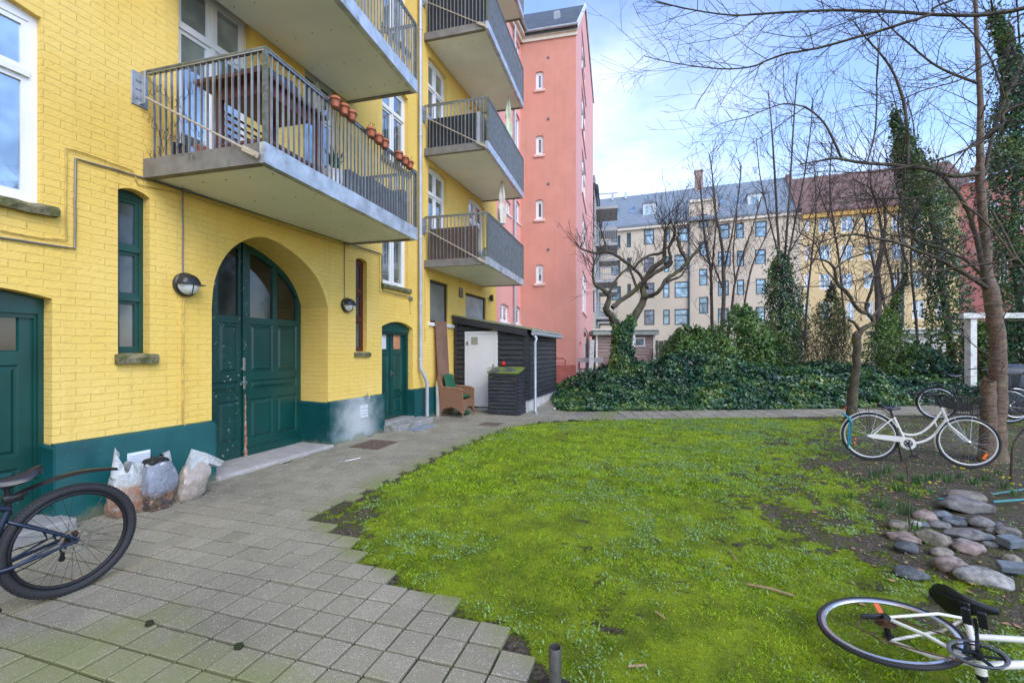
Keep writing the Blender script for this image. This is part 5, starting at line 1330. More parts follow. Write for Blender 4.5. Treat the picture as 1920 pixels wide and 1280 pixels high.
# ---- ground plates: drain grate, manhole cover, loose plate, hollow post
gp = G(700, 833); t = thing('drain_grate', 'rusty square drain grate in the paving below the green base wall', 'drain grate', tuple(gp))
M['rustgrate'] = basic('rusty_grate', (0.125, 0.085, 0.06), 0.85, var=0.4, vscale=20, bump=0.4)
mb = MB()
for i in range(9):
    a = -0.22+i*0.055; mb.box((gp.x+a, gp.y-0.28, gp.z-0.006), (gp.x+a+0.03, gp.y+0.28, gp.z+0.012))
mb.box((gp.x-0.25, gp.y-0.31, gp.z-0.006), (gp.x-0.22, gp.y+0.31, gp.z+0.013)); mb.box((gp.x+0.27, gp.y-0.31, gp.z-0.006), (gp.x+0.30, gp.y+0.31, gp.z+0.013)); mb.box((gp.x-0.22, gp.y-0.31, gp.z-0.006), (gp.x+0.27, gp.y-0.28, gp.z+0.0125)); mb.box((gp.x-0.22, gp.y+0.28, gp.z-0.006), (gp.x+0.27, gp.y+0.31, gp.z+0.0125))
mb.build('grate', M['rustgrate'], t)
mb = MB(); mb.box((gp.x-0.22, gp.y-0.28, gp.z-0.03), (gp.x+0.27, gp.y+0.28, gp.z-0.007)); mb.build('pit', M['soil'], t)
gp = G(782, 801); mb = MB(); mb.bbox((gp.x-0.26, gp.y-0.36, gp.z-0.005), (gp.x+0.26, gp.y+0.36, gp.z+0.014), 0.004)
M['bluegrey'] = basic('blue_grey_mat', (0.20, 0.24, 0.28), 0.7, var=0.3, vscale=6)
o = mb.build('door_mat', M['bluegrey']); tag(o, 'flat blue-grey mat lying in front of the small double door', 'mat')
gp = G(920, 795); mb = MB(); mb.bbox((gp.x-0.22, gp.y-0.2, gp.z-0.005), (gp.x+0.22, gp.y+0.2, gp.z+0.008), 0.003); o = mb.build('manhole_cover', M['rustgrate']); tag(o, 'rusty flat manhole cover in the paving before the black shed', 'manhole cover')
pp_ = G(1041, 1312); mb = MB(); n = 28; hgt = CAMH+(HY-1212)/F*depth(pp_)
print('INFO pipe', pp_, hgt)
mb.lathe([(0.0295, 0.0), (0.0295, hgt-0.002), (0.028, hgt), (0.0245, hgt), (0.0240, hgt-0.002), (0.0240, hgt-0.14)], n, (pp_.x, pp_.y, 0), capb=False, capt=False)
o = mb.build('post_socket', basic('dull_steel_pipe', (0.10, 0.095, 0.085), 0.45, 0.5, var=0.2, vscale=30), None, smooth=40); tag(o, 'hollow grey steel pipe standing up at the paving corner', 'pipe')
mb = MB(); mb.lathe([(0.10, 0.0), (0.098, 0.016), (0.04, 0.022), (0.03, 0.04)], 24, (pp_.x, pp_.y, -0.008)); f = mb.build('base_flange', M['blackmetal'], o, smooth=40)

# ---- rubbish bags
def bag(u, v, wpx, hpx, lab, mats, lean=0, tilt=0, top='open'):
    c = G(u, v); d = depth(c); w_, h = wpx/F*d/2, hpx/F*d
    t = thing('rubbish_bag', lab, 'rubbish bag', tuple(c), 'filled bags by the green base wall')
    n, m = 22, 16; vs = []; fs = []
    sd_ = rnd.randint(0, 99)
    for j in range(m+1):
        f = j/m
        rr = w_*(1.0+0.10*math.sin(f*3.1)-0.22*max(0, f-0.55)/0.45)
        if f < 0.12: rr *= 0.86+f*1.15
        for i in range(n):
            a = 2*math.pi*i/n; cc, ss = math.cos(a), math.sin(a)
            sq = 1/max(abs(cc), abs(ss))**0.55
            wr = 1+0.06*math.sin(a*3+sd_+f*5)+0.05*math.sin(a*7+f*9+sd_)+0.03*math.sin(a*13+f*4)
            flat = 1.0-0.55*max(0, f-0.6)/0.4 if top != 'open' else 1
            x = rr*cc*sq*wr*0.72*flat; y = rr*ss*sq*wr; z = h*f*(1+0.03*math.sin(a*2+sd_))
            vs.append((c.x+x+tilt*z, c.y+y+lean*z, c.z+z))
    for j in range(m):
        for i in range(n): fs.append((j*n+i, j*n+(i+1) % n, (j+1)*n+(i+1) % n, (j+1)*n+i))
    fs.append(tuple(range(n-1, -1, -1))); mb = MB(); mb.add(vs, fs); mb.build('sack', mats, t, smooth=True)
    return t, c, w_, h, lean, tilt
def bagmat(name, low, high, plastic, zsplit):
    m, t, b = newmat(name); q = NT(t); P = q.pos(); sp = q.n('ShaderNodeSeparateXYZ'); q.link(P, sp.inputs[0])
    zf_ = q.math('ADD', sp.outputs[2], q.math('MULTIPLY', q.noise(P, 9, 4), 0.12))
    n = q.ramp(q.noise(P, 8, 6, 0.6, 1.5), 0.35, 0.68)
    c_ = q.mix(n, low, high); c_ = q.mix(q.ramp(zf_, zsplit-0.03, zsplit+0.05), c_, plastic)
    c_ = q.mix(q.ramp(q.noise(P, 16, 5, 0.6, 3.0), 0.60, 0.70), c_, (0.50, 0.48, 0.45))
    q.link(c_, b.inputs['Base Color']); b.inputs['Roughness'].default_value = 0.22; b.inputs['Coat Weight'].default_value = 0.6; b.inputs['Coat Roughness'].default_value = 0.15
    q.link(q.bump(q.noise(P, 14, 7, 0.65, 1.0), 0.9, 0.03), b.inputs['Normal']); return m
M['bag1'] = bagmat('plastic_over_plaster', (0.34, 0.15, 0.09), (0.33, 0.29, 0.23), (0.42, 0.43, 0.41), 0.33)
M['bag2'] = bagmat('plastic_over_dark_rubble', (0.05, 0.045, 0.05), (0.26, 0.13, 0.06), (0.22, 0.24, 0.29), 0.20)
M['bag3'] = bagmat('plastic_over_pale_rubble', (0.33, 0.28, 0.22), (0.42, 0.34, 0.29), (0.50, 0.49, 0.45), 0.42)
M['film'] = basic('clear_film', (0.44, 0.46, 0.45), 0.25, var=0.12, vscale=20, bump=0.8, bscale=25, bdist=0.02); M['blackfilm'] = basic('black_film', (0.012, 0.012, 0.015), 0.2, bump=0.9, bscale=30, bdist=0.02)
def film(mb, c, w_, h, z0, peaks, seed, thick=0.72):
    """loose crumpled top of a bag"""
    n, m = 30, 7; vs = []; fs = []
    for j in range(m+1):
        f = j/m
        for i in range(n):
            a = 2*math.pi*i/n; s = math.sin(a*5+seed)*0.10+math.sin(a*9+seed*2)*0.06
            rr = w_*(0.86-0.30*f+s*(0.4+f)); z = z0+(h*peaks(a))*f
            vs.append((c.x+rr*math.cos(a)*thick, c.y+rr*math.sin(a), z+0.01*math.sin(a*7)))
    for j in range(m):
        for i in range(n): fs.append((j*n+i, j*n+(i+1) % n, (j+1)*n+(i+1) % n, (j+1)*n+i))
    mb.add(vs, fs)
t, c, w_, h, le, ti = bag(240, 962, 58, 76, 'clear sack of orange-brown rubble, leftmost of the three bags', M['bag1'])
mb = MB(); film(mb, c+Vector((0.0, -0.01, 0)), w_, h, c.z+h*0.96, lambda a: 0.20+0.42*max(0, math.cos(a+1.9))**2+0.12*math.sin(a*3), 3); mb.build('loose_top', M['film'], t, smooth=60)
t, c, w_, h, le, ti = bag(296, 952, 50, 86, 'clear sack with black plastic sticking out, middle of the three bags', M['bag2'])
mb = MB(); film(mb, c, w_, h, c.z+h*0.97, lambda a: 0.08+0.16*max(0, math.cos(a-1.4))**2, 8); mb.build('loose_top', M['film'], t, smooth=60)
mb = MB(); film(mb, c+Vector((0.0, -0.02, 0)), w_*0.8, h, c.z+h*0.93, lambda a: 0.16+0.05*math.sin(a*4), 5); pillow(mb, lambda a, b, d: (c.x+a, c.y-0.02+b, c.z+h*1.04+d), w_*0.6, w_*0.7, 0.035); mb.build('black_liner', M['blackfilm'], t, smooth=60)
t, c, w_, h, le, ti = bag(350, 934, 52, 62, 'slumped sack with its folded top hanging sideways, rightmost of the three bags', M['bag3'], lean=0.28, top='shut')
tp = c+Vector((0.0, 0.28*h, h)); mb = MB()
mb.add([tp+Vector((-0.05, -w_*0.7, -0.05)), tp+Vector((0.06, -w_*0.7, -0.06)), tp+Vector((0.0, -0.05, 0.17)), tp+Vector((0.05, 0.10, 0.09)), tp+Vector((0.10, 0.26, -0.03)), tp+Vector((0.06, 0.24, -0.09)), tp+Vector((0.07, 0.10, -0.02)), tp+Vector((0.05, w_*0.5, -0.07)), tp+Vector((-0.07, 0.05, 0.10)), tp+Vector((-0.05, w_*0.5, -0.05))],
       [(0,1,2),(1,7,6,3,2),(3,4,5,6),(0,2,8),(2,3,8),(8,3,9),(3,4,9),(4,5,9)])
mb.build('loose_top', M['film'], t)
# moss clumps and a leaf on the paving
M['mossclump'] = basic('dark_moss_clump', (0.020, 0.028, 0.006), 0.95, bump=1.0, bscale=200, bdist=0.01)
for (u, v, lab) in ((280, 1172, 'dark moss clump on the paving right below the bicycle wheel'), (447, 1215, 'dark green moss clump lying alone near the bottom of the paving')):
    c = G(u, v); mb = MB(); vs = []
    mb.lathe([(0.008, -0.003), (0.024, 0.004), (0.027, 0.014), (0.018, 0.025), (0.002, 0.029)], 10, c, (1,0.1,0), (0,0.8,0.1))
    mb.v = [(x+rnd.uniform(-.003, .003), y+rnd.uniform(-.003, .003), z+rnd.uniform(-.003, .003)) for x, y, z in mb.v]
    o = mb.build('moss_clump', M['mossclump'], None, smooth=True); tag(o, lab, 'moss', 'moss clumps on the paving')
# ================================================================ bicycles (local frame: x forward, y left, z up, rear hub over the origin)
def mset(root, o, f, up):
    f = Vector(f).normalized(); up = Vector(up); up = (up-f*up.dot(f)).normalized(); y = up.cross(f)
    root.matrix_world = Matrix(((f.x, y.x, up.x, o[0]), (f.y, y.y, up.y, o[1]), (f.z, y.z, up.z, o[2]), (0, 0, 0, 1)))
def bez(p0, p1, p2, n=10): return [Vector(p0)*(1-t)**2+Vector(p1)*2*t*(1-t)+Vector(p2)*t*t for t in [i/n for i in range(n+1)]]
def wheel(root, cx, R_, tr, tyre_m, rim_m, rim_w, spokes=32, cassette=False, disc=False, knob=False, name='wheel', hubm='steel', sp_r=0.0011):
    c = Vector((cx, 0, R_)); mb = MB(); mb.torus(c, (1,0,0), (0,0,1), R_-tr, tr, 72, 10)
    if knob:
        n = 96
        for i in range(n):
            a = 2*math.pi*i/n
            for (q_, off) in ((0.0, 0), (0.62, 0.5), (-0.62, 0.5)):
                aa = a+off*2*math.pi/n; d = Vector((math.cos(aa), 0, math.sin(aa))); t = Vector((-math.sin(aa), 0, math.cos(aa)))
                r_ = d*math.cos(q_)+Vector((0, math.sin(q_), 0)); p = c+d*(R_-tr)+r_*(tr+0.001)
                mb.obox(p, t, r_, t.cross(r_), 0.006, 0.0035, 0.006)
    w_ = mb.build(name, M[tyre_m], root, smooth=50, local=True)
    mb = MB(); mb.torus(c, (1,0,0), (0,0,1), R_-2*tr-rim_w*0.35, rim_w*0.5, 72, 8, sx=0.9); mb.build('rim', M[rim_m], w_, smooth=True, local=True)
    mb = MB(); rr = R_-2*tr-rim_w*0.6
    for i in range(spokes):
        a = 2*math.pi*i/spokes; sg = 1 if i % 2 else -1; a2 = a+(0.9 if (i//2) % 2 else -0.9)
        mb.tube([c+Vector((math.cos(a2)*0.022, sg*0.028, math.sin(a2)*0.022)), c+Vector((math.cos(a)*rr, 0, math.sin(a)*rr))], sp_r, 4, cap=False)
    mb.build('spokes', M['blackmetal' if hubm == 'blackmetal' else 'steel'], w_, local=True)
    mb = MB(); mb.lathe([(0.008, -0.062), (0.012, -0.045), (0.026, -0.036), (0.026, -0.030), (0.014, -0.026), (0.014, 0.026), (0.026, 0.030), (0.026, 0.036), (0.012, 0.045), (0.008, 0.062)], 14, c, (1,0,0), (0,0,1), (0,1,0)); mb.build('hub', M[hubm], w_, smooth=40, local=True)
    if cassette:
        mb = MB()
        for k in range(7): mb.lathe([(0.052-0.005*k, 0), (0.052-0.005*k, 0.0022)], 26, c+Vector((0, -0.036-0.004*k, 0)), (1,0,0), (0,0,1), (0,1,0))
        mb.build('cassette', M['ruststeel'], w_, local=True)
    if disc:
        mb = MB(); mb.torus(c+Vector((0, 0.045, 0)), (1,0,0), (0,0,1), 0.074, 0.008, 40, 4, sx=0.12)
        for i in range(6):
            a = i*math.pi/3; mb.bar(c+Vector((0, 0.045, 0)), c+Vector((math.cos(a)*0.07, 0.045, math.sin(a)*0.07)), 0.008, 0.002, (0,1,0))
        mb.build('brake_disc', M['steel'], w_, local=True)
    return w_
M['ruststeel'] = basic('rusty_steel', (0.15, 0.085, 0.05), 0.6, 0.5, var=0.4, vscale=60)
M['tyreblack'] = basic('tyre_rubber', (0.022, 0.022, 0.024), 0.75, bump=0.2, bscale=150); M['tyregrey'] = basic('grey_tyre', (0.10, 0.105, 0.12), 0.6)
M['whitepaint'] = basic('chipped_white_frame', (0.70, 0.68, 0.61), 0.32, var=0.05, vscale=6, c2=(0.30, 0.26, 0.20), cscale=30, cut=(0.72, 0.76)); M['navy'] = basic('dark_navy_frame', (0.012, 0.022, 0.045), 0.3, 0.2)
M['orange'] = basic('orange_reflector', (0.85, 0.16, 0.02), 0.2); M['teal'] = basic('teal_strap', (0.01, 0.22, 0.30), 0.5); M['rim'] = basic('pale_rim', (0.62, 0.61, 0.57), 0.3, 0.3); M['silver'] = basic('silver_rim', (0.62, 0.62, 0.64), 0.25, 0.8)
def saddle(root, x, z, L_=0.27, W_=0.16, post_to=None, drop=0.0, mat_='saddleblack', r_post=0.013):
    n, m = 12, 10; vs = []; fs = []
    for i in range(n+1):
        t = i/n; xx = x-L_*0.55+L_*t; w_ = (W_/2)*(math.sin(min(1, t*2.6+0.25)*math.pi/2))*(1 if t < 0.35 else max(0.22, 1-1.45*(t-0.35))); zt = z+0.012*math.cos(t*5)+(0.012 if t < 0.2 else 0)-0.01*t
        if i in (0, n): w_ *= 0.6
        for j in range(m):
            a = math.pi*2*j/m; zz_ = math.sin(a)*0.028 if math.sin(a) > 0 else math.sin(a)*0.022; vs.append((xx, math.cos(a)*w_, zt+zz_-0.02-abs(math.cos(a))**3*0.014))
    for i in range(n):
        for j in range(m): fs.append((i*m+j, i*m+(j+1) % m, (i+1)*m+(j+1) % m, (i+1)*m+j))
    fs.append(tuple(range(m))); fs.append(tuple(n*m+j for j in range(m))[::-1])
    mb = MB(); mb.add(vs, fs); s_ = mb.build('saddle', M[mat_], root, smooth=60, local=True)
    mb = MB()
    for sg in (-1, 1): mb.tube([(x-L_*0.42, sg*0.035, z-0.035), (x-0.05, sg*0.022, z-0.06), (x+0.05, sg*0.02, z-0.06), (x+L_*0.38, sg*0.008, z-0.035)], 0.0035, 6)
    if post_to: mb.tube([(x-0.0, 0, z-0.06), post_to], r_post, 10)
    mb.bbox((x-0.025, -0.025, z-0.075), (x+0.025, 0.025, z-0.052), 0.004); mb.build('seat_post', M['blackmetal' if mat_ != 'x' else 'steel'], s_, smooth=40, local=True)
    return s_
M['saddleblack'] = basic('black_saddle', (0.016, 0.017, 0.02), 0.32, bump=0.1, bscale=80)
def fender(root, cx, R_, a0, a1, m, w_=0.026, r_off=0.014, name='mudguard', stays=True):
    mb = MB(); n = 28; vs = []; fs = []; k = 5
    for i in range(n+1):
        a = R(a0+(a1-a0)*i/n); d = Vector((math.cos(a), 0, math.sin(a)))
        for j in range(k):
            q_ = -1+2*j/(k-1); p = Vector((cx, 0, R_))+d*(R_+r_off-0.012*q_*q_)+Vector((0, w_*q_, 0)); vs.append(p)
    for i in range(n):
        for j in range(k-1): fs.append((i*k+j, i*k+j+1, (i+1)*k+j+1, (i+1)*k+j))
    mb.add(vs, fs); f = mb.build(name, M[m], root, smooth=True, local=True)
    if stays:
        mb = MB()
        for aa in (a0+(a1-a0)*0.06, a0+(a1-a0)*0.30) if name else (): 
            a = R(aa)
            for sg in (-1, 1): mb.tube([(cx, sg*0.055, R_), (cx+math.cos(a)*(R_+r_off), sg*0.022, R_+math.sin(a)*(R_+r_off))], 0.002, 5)
        mb.build('mudguard_stays', M['steel'], f, local=True)
    return f
def crank(root, bb, R_ring, ang, m='blackmetal', ring_m='blackmetal', arm=0.17, spider=5, guard=0.0, pedal_m='blackmetal'):
    bb = Vector(bb); mb = MB(); a = R(ang)
    mb.torus(bb+Vector((0, -0.045, 0)), (1,0,0), (0,0,1), R_ring, 0.006, 48, 6, sx=0.5)
    for i in range(spider): t = a+2*math.pi*i/spider; mb.bar(bb+Vector((0, -0.045, 0)), bb+Vector((math.cos(t)*R_ring, -0.045, math.sin(t)*R_ring)), 0.004, 0.018, (1,0,0) if abs(math.sin(t)) > .5 else (0,0,1))
    mb.lathe([(0.02, -0.06), (0.02, 0.06)], 14, bb, (1,0,0), (0,0,1), (0,1,0)); c_ = mb.build('crankset', M[ring_m], root, smooth=40, local=True)
    for sg, t in ((-1, a), (1, a+math.pi)):
        e = bb+Vector((math.cos(t)*arm, sg*0.075, math.sin(t)*arm)); mb = MB(); mb.bar(bb+Vector((0, sg*0.065, 0)), e, 0.012, 0.024, (0, 1, 0)); mb.build('crank_arm', M[m], c_, local=True)
        mb = MB(); ep = e+Vector((0, sg*0.06, 0)); mb.bbox(ep-Vector((0.045, 0.038, 0.010)), ep+Vector((-0.012, 0.038, 0.010)), 0.003); mb.bbox(ep-Vector((-0.012, 0.038, 0.010)), ep+Vector((0.045, 0.038, 0.010)), 0.003); mb.tube([e, ep], 0.007, 6); pd = mb.build('pedal', M[pedal_m], c_, local=True)
    return c_
def chain(root, bb, R_ring, hub, r2=0.04, m='ruststeel', sag=0.0):
    bb = Vector(bb); hub = Vector(hub); y = Vector((0, -0.047, 0)); pts = []
    for i in range(9): a = math.pi/2-math.pi*i/8; pts.append(bb+y+Vector((math.cos(a)*R_ring, 0, math.sin(a)*R_ring)))
    mid_ = (bb+hub)/2; pts.append(mid_+y+Vector((0, 0, -(R_ring+r2)/2-sag)))
    for i in range(9): a = -math.pi/2-math.pi*i/8; pts.append(hub+y+Vector((math.cos(a)*r2, 0, math.sin(a)*r2)))
    mb = MB(); mb.tube(pts, 0.004, 6, closed=True); return mb.build('chain', M[m], root, local=True)

# --- white step-through bicycle leaning by the cherry tree
R_ = 0.345; WB = None
gr_ = G(1631, 862); gf_ = G(1816, 877); WB = (gf_-gr_).length; print('INFO wheelbase', WB)
wbk = thing('city_bicycle', 'white step-through bicycle with a teal lock on its rear wheel, leaning near the cherry trunk', 'bicycle')
fw = (gf_-gr_).normalized(); mset(wbk, gr_+Vector((0,0,0.0)), fw, Vector((0.02, 0.055, 1)))
WB = min(WB, 1.13)
wheel(wbk, 0, R_, 0.018, 'tyreblack', 'rim', 0.022, 36, name='wheel'); wheel(wbk, WB, R_, 0.018, 'tyreblack', 'rim', 0.022, 36, name='wheel')
bb = (0.42, 0, 0.285); st = (0.285, 0, 0.64); ht = Vector((WB-0.27, 0, 0.80)); hb = Vector((WB-0.215, 0, 0.635))
mb = MB(); mb.tube([bb, st], 0.0165, 12); mb.tube([ht, hb], 0.020, 12)
mb.tube(bez(ht+Vector((0.005, 0, -0.04)), (0.60, 0, 0.30), (0.365, 0, 0.42), 14), 0.0155, 12); mb.tube(bez(hb+Vector((-0.005, 0, 0.02)), (0.70, 0, 0.25), bb, 14), 0.017, 12)
mb.tube([(0.74, 0, 0.60), (0.76, 0, 0.535)], 0.009, 8)
for sg in (-1, 1):
    mb.tube([bb, (0.2, sg*0.05, 0.31), (0, sg*0.06, R_)], 0.010, 8); mb.tube([(st[0], 0, st[2]-0.02), (0.2, sg*0.05, 0.56), (0, sg*0.06, R_)], 0.008, 8)
mb.tube([(bb[0], -0.035, bb[2]), (bb[0], 0.035, bb[2])], 0.022, 12)
mb.build('frame', M['whitepaint'], wbk, smooth=50, local=True)
mb = MB(); mb.tube([hb, hb+Vector((0.02, 0, -0.07))], 0.019, 10)
for sg in (-1, 1): mb.tube([hb+Vector((0.015, sg*0.0, -0.05)), hb+Vector((0.03, sg*0.045, -0.09)), (WB-0.10, sg*0.055, 0.46), (WB-0.02, sg*0.055, R_+0.02), (WB, sg*0.055, R_)], [0.014, 0.014, 0.012, 0.009, 0.008], 8)
mb.build('fork', M['whitepaint'], wbk, smooth=50, local=True)
fender(wbk, 0, R_, 25, 192, 'whitepaint'); fender(wbk, WB, R_, 75, 205, 'whitepaint')
saddle(wbk, 0.245, 0.80, 0.27, 0.20, post_to=(st[0], 0, st[2]-0.03))
mb = MB(); top = ht+Vector((-0.05, 0, 0.15)); mb.tube([ht, top], 0.012, 10); mb.tube([top, top+Vector((0.06, 0, 0.02))], 0.012, 8)
for sg in (-1, 1): mb.tube(bez(top+Vector((0.06, 0, 0.02)), top+Vector((0.10, sg*0.26, 0.06)), top+Vector((-0.20, sg*0.27, 0.02)), 10), 0.011, 8)
hb_ = mb.build('handlebar', M['blackmetal'], wbk, smooth=50, local=True)
for sg in (-1, 1):
    mb = MB(); mb.tube([top+Vector((-0.09, sg*0.262, 0.035)), top+Vector((-0.21, sg*0.272, 0.018))], 0.017, 10); mb.build('grip', M['black'], hb_, smooth=50, local=True)
    mb = MB(); mb.tube([top+Vector((0.0, sg*0.20, 0.035)), top+Vector((-0.10, sg*0.24, 0.0))], 0.005, 6); mb.build('brake_lever', M['blackmetal'], hb_, local=True)
# chain case: hockey-stick outline
cs = []; rr = 0.088
for i in range(21): a = R(65-255*i/20); cs.append((bb[0]+rr*math.cos(a), bb[2]+rr*math.sin(a)))
cs += [(0.28, 0.30), (0.02, 0.325), (-0.045, 0.345), (-0.03, 0.375), (0.04, 0.385), (0.30, 0.375)]
mb = MB(); mb.prism(cs, lambda a, b, d: (a, -0.05-d, b), 0.0, 0.024); mb.build('chain_case', M['whitepaint'], wbk, local=True)
crank(wbk, (bb[0], -0.03, bb[2]), 0.045, -78, 'blackmetal')
mb = MB()
for sg in (-1, 1):
    mb.tube([(-0.27, sg*0.06, 0.745), (0.14, sg*0.06, 0.745)], 0.005, 6)
    for q_ in (-0.16, -0.02): mb.tube([(q_, sg*0.06, 0.745), (0, sg*0.065, R_)], 0.004, 6)
for q_ in (-0.27, -0.19, -0.10, 0.0, 0.07, 0.14): mb.tube([(q_, -0.06, 0.745), (q_, 0.06, 0.745)], 0.004, 6)
mb.tube([(0.14, 0, 0.745), (0.26, 0, 0.66)], 0.005, 6); mb.tube([(-0.27, 0, 0.745), (-0.16, 0, 0.745), (0.14, 0, 0.745)], 0.004, 6)
rk = mb.build('luggage_rack', M['blackmetal'], wbk, local=True)
mb = MB(); mb.bbox((-0.30, -0.03, 0.72), (-0.275, 0.03, 0.755), 0.004); M['redlens'] = basic('red_rear_lens', (0.45, 0.01, 0.01), 0.2); mb.build('rear_lamp', M['redlens'], rk, local=True)
mb = MB(); mb.tube([(0.34, 0.05, 0.27), (0.40, 0.12, 0.02)], 0.008, 8); mb.build('kickstand', M['blackmetal'], wbk, local=True)
def mesh_basket(root, x0, z0, L_=0.30, W_=0.34, H_=0.24, m='blackmetal', st_=0.028):
    mb = MB()
    def ring(f, z): return [(x0+(1-f)*0.03, -W_/2+(1-f)*0.03, z), (x0+L_-(1-f)*0.03, -W_/2+(1-f)*0.03, z), (x0+L_-(1-f)*0.03, W_/2-(1-f)*0.03, z), (x0+(1-f)*0.03, W_/2-(1-f)*0.03, z)]
    n = int(H_/st_)
    for i in range(n+1): f = i/n; mb.tube(ring(f, z0+H_*f), 0.0028 if i < n else 0.006, 4, closed=True)
    b_, t_2 = ring(0, z0), ring(1, z0+H_)
    for e in range(4):
        p, q_, p2, q2 = Vector(b_[e]), Vector(b_[(e+1) % 4]), Vector(t_2[e]), Vector(t_2[(e+1) % 4]); k = int((q2-p2).length/st_)
        for i in range(k): mb.tube([p.lerp(q_, i/k), p2.lerp(q2, i/k)], 0.0024, 4)
    for i in range(1, 9): mb.tube([Vector(b_[0]).lerp(Vector(b_[1]), i/9), Vector(b_[3]).lerp(Vector(b_[2]), i/9)], 0.0024, 4)
    return mb.build('basket', M[m], root, local=True)
mesh_basket(wbk, WB-0.18, 0.72, 0.30, 0.36, 0.24)
mb = MB(); p = Vector((WB+0.17, -0.005, R_-0.17)); mb.obox(p, (0.45, 0, 0.89), (0, 1, 0), (0.89, 0, -0.45), 0.045, 0.006, 0.014); mb.build('spoke_reflector', M['orange'], wbk, local=True)
for q_ in (0.09, 0.03):
    mb = MB(); mb.obox(Vector((-0.16-q_*0.2, 0.0, R_-0.02-q_)), (0.3, 0, 0.95), (0, 1, 0), (0.95, 0, -0.3), 0.016, 0.006, 0.010); mb.build('spoke_reflector', M['orange'], wbk, local=True)
lk = []
for i in range(17):
    a = 2*math.pi*i/16; lk.append((-0.235+0.05*math.cos(a)*0.5+0.02*math.sin(a), 0.055*math.cos(a), R_+0.03+0.27*math.sin(a)*0.9))
mb = MB(); mb.tube(lk[:-1], 0.011, 8, closed=True); mb.tube([(-0.33, -0.05, 0.66), (-0.26, -0.055, 0.60), (-0.22, -0.06, 0.52)], 0.014, 8); o = mb.build('bicycle_lock', M['teal'], wbk, smooth=True, local=True)

# --- black mountain bicycle, only its rear half in the frame
mbk = thing('mountain_bicycle', 'black mountain bicycle with knobby tyre and long rear mudguard, cut off by the left edge', 'bicycle')
hp = G(134, 1110); fcam = (-0.40, -0.92); fw = Vector((fcam[0]*ca-fcam[1]*sa, fcam[0]*sa+fcam[1]*ca, 0))
mset(mbk, hp, fw, Vector((0.03, 0, 1))); R_ = 0.362; WB = 1.10
wheel(mbk, 0, R_, 0.027, 'tyreblack', 'blackmetal', 0.026, 32, cassette=True, disc=True, knob=True, hubm='blackmetal'); wheel(mbk, WB, R_, 0.027, 'tyreblack', 'blackmetal', 0.026, 32, disc=True, hubm='blackmetal')
bb = (0.43, 0, 0.30); st = (0.30, 0, 0.66); ht = Vector((0.80, 0, 0.86)); hb = Vector((0.84, 0, 0.74))
mb = MB(); mb.tube([bb, st], 0.018, 10); mb.tube([st, ht], 0.02, 10); mb.tube([bb, hb], 0.024, 10); mb.tube([ht, hb], 0.024, 10)
for sg in (-1, 1):
    mb.tube([bb, (0.32, sg*0.05, 0.31), (0.0, sg*0.066, R_)], [0.014, 0.013, 0.009], 8); mb.tube([(0.30, 0, 0.58), (0.25, sg*0.055, 0.55), (0, sg*0.066, R_+0.01)], [0.012, 0.011, 0.008], 8)
    mb.tube([(0.12, sg*0.064, 0.445), (0.10, sg*0.065, 0.385), (0.30, sg*0.05, 0.315)], 0.007, 6)
mb.build('frame', M['navy'], mbk, smooth=50, local=True)
mb = MB()
for sg in (-1, 1): mb.tube([hb+Vector((0.01, sg*0.06, -0.06)), (WB, sg*0.062, R_)], 0.017, 8)
mb.bar(hb+Vector((0.01, -0.08, -0.05)), hb+Vector((0.01, 0.08, -0.05)), 0.05, 0.05); mb.build('fork', M['blackmetal'], mbk, smooth=50, local=True)
saddle(mbk, 0.31, 0.865, 0.28, 0.15, post_to=(0.30, 0, 0.62), r_post=0.015)
mb = MB(); hbt = ht+Vector((-0.02, 0, 0.06)); mb.tube([ht, hbt, hbt+Vector((0.08, 0, 0.01))], 0.017, 8); mb.tube([hbt+Vector((0.05, -0.34, 0.03)), hbt+Vector((0.08, 0, 0.01)), hbt+Vector((0.05, 0.34, 0.03))], 0.014, 8); mb.build('handlebar', M['blackmetal'], mbk, smooth=50, local=True)
crank(mbk, bb, 0.075, 88); chain(mbk, bb, 0.075, (0, 0, R_), 0.035, 'blackmetal', sag=0.03)
mb = MB(); vs = []; fs = []; n = 14
for i in range(n+1):
    t = i/n; x = 0.30-0.54*t; z = 0.735+0.14*t-0.10*t*t+0.025*math.sin(t*3); w_ = 0.018+0.022*math.sin(min(1, t*1.6)*math.pi/2)*(1 if t < 0.85 else (1-t)/0.15*0.7+0.3)
    for (yy_, dz_) in ((-1, -0.012), (-0.4, 0.004), (0.4, 0.004), (1, -0.012), (0.4, -0.002), (-0.4, -0.002)): vs.append((x, yy_*w_, z+dz_))
for i in range(n):
    for j in range(6): fs.append((i*6+j, i*6+(j+1) % 6, (i+1)*6+(j+1) % 6, (i+1)*6+j))
fs.append(tuple(range(6))); fs.append(tuple(n*6+j for j in range(6))[::-1]); mb.add(vs, fs)
mb.bbox((0.24, -0.018, 0.70), (0.33, 0.018, 0.745), 0.005); mb.tube([(0.31, 0, 0.72), (0.22, 0, 0.735)], 0.012, 8)
mb.build('mudguard', M['mudblack'] if 'mudblack' in M else M['blackmetal'], mbk, smooth=50, local=True)
mb = MB(); mb.tube([(0.0, -0.075, R_-0.02), (0.015, -0.08, R_-0.09), (0.02, -0.08, R_-0.14)], 0.013, 8); mb.lathe([(0.018, -0.004), (0.018, 0.004)], 12, (0.02, -0.08, R_-0.145), (1,0,0), (0,0,1), (0,1,0)); mb.lathe([(0.018, -0.004), (0.018, 0.004)], 12, (0.015, -0.08, R_-0.085), (1,0,0), (0,0,1), (0,1,0)); mb.build('derailleur', M['blackmetal'], mbk, smooth=40, local=True)

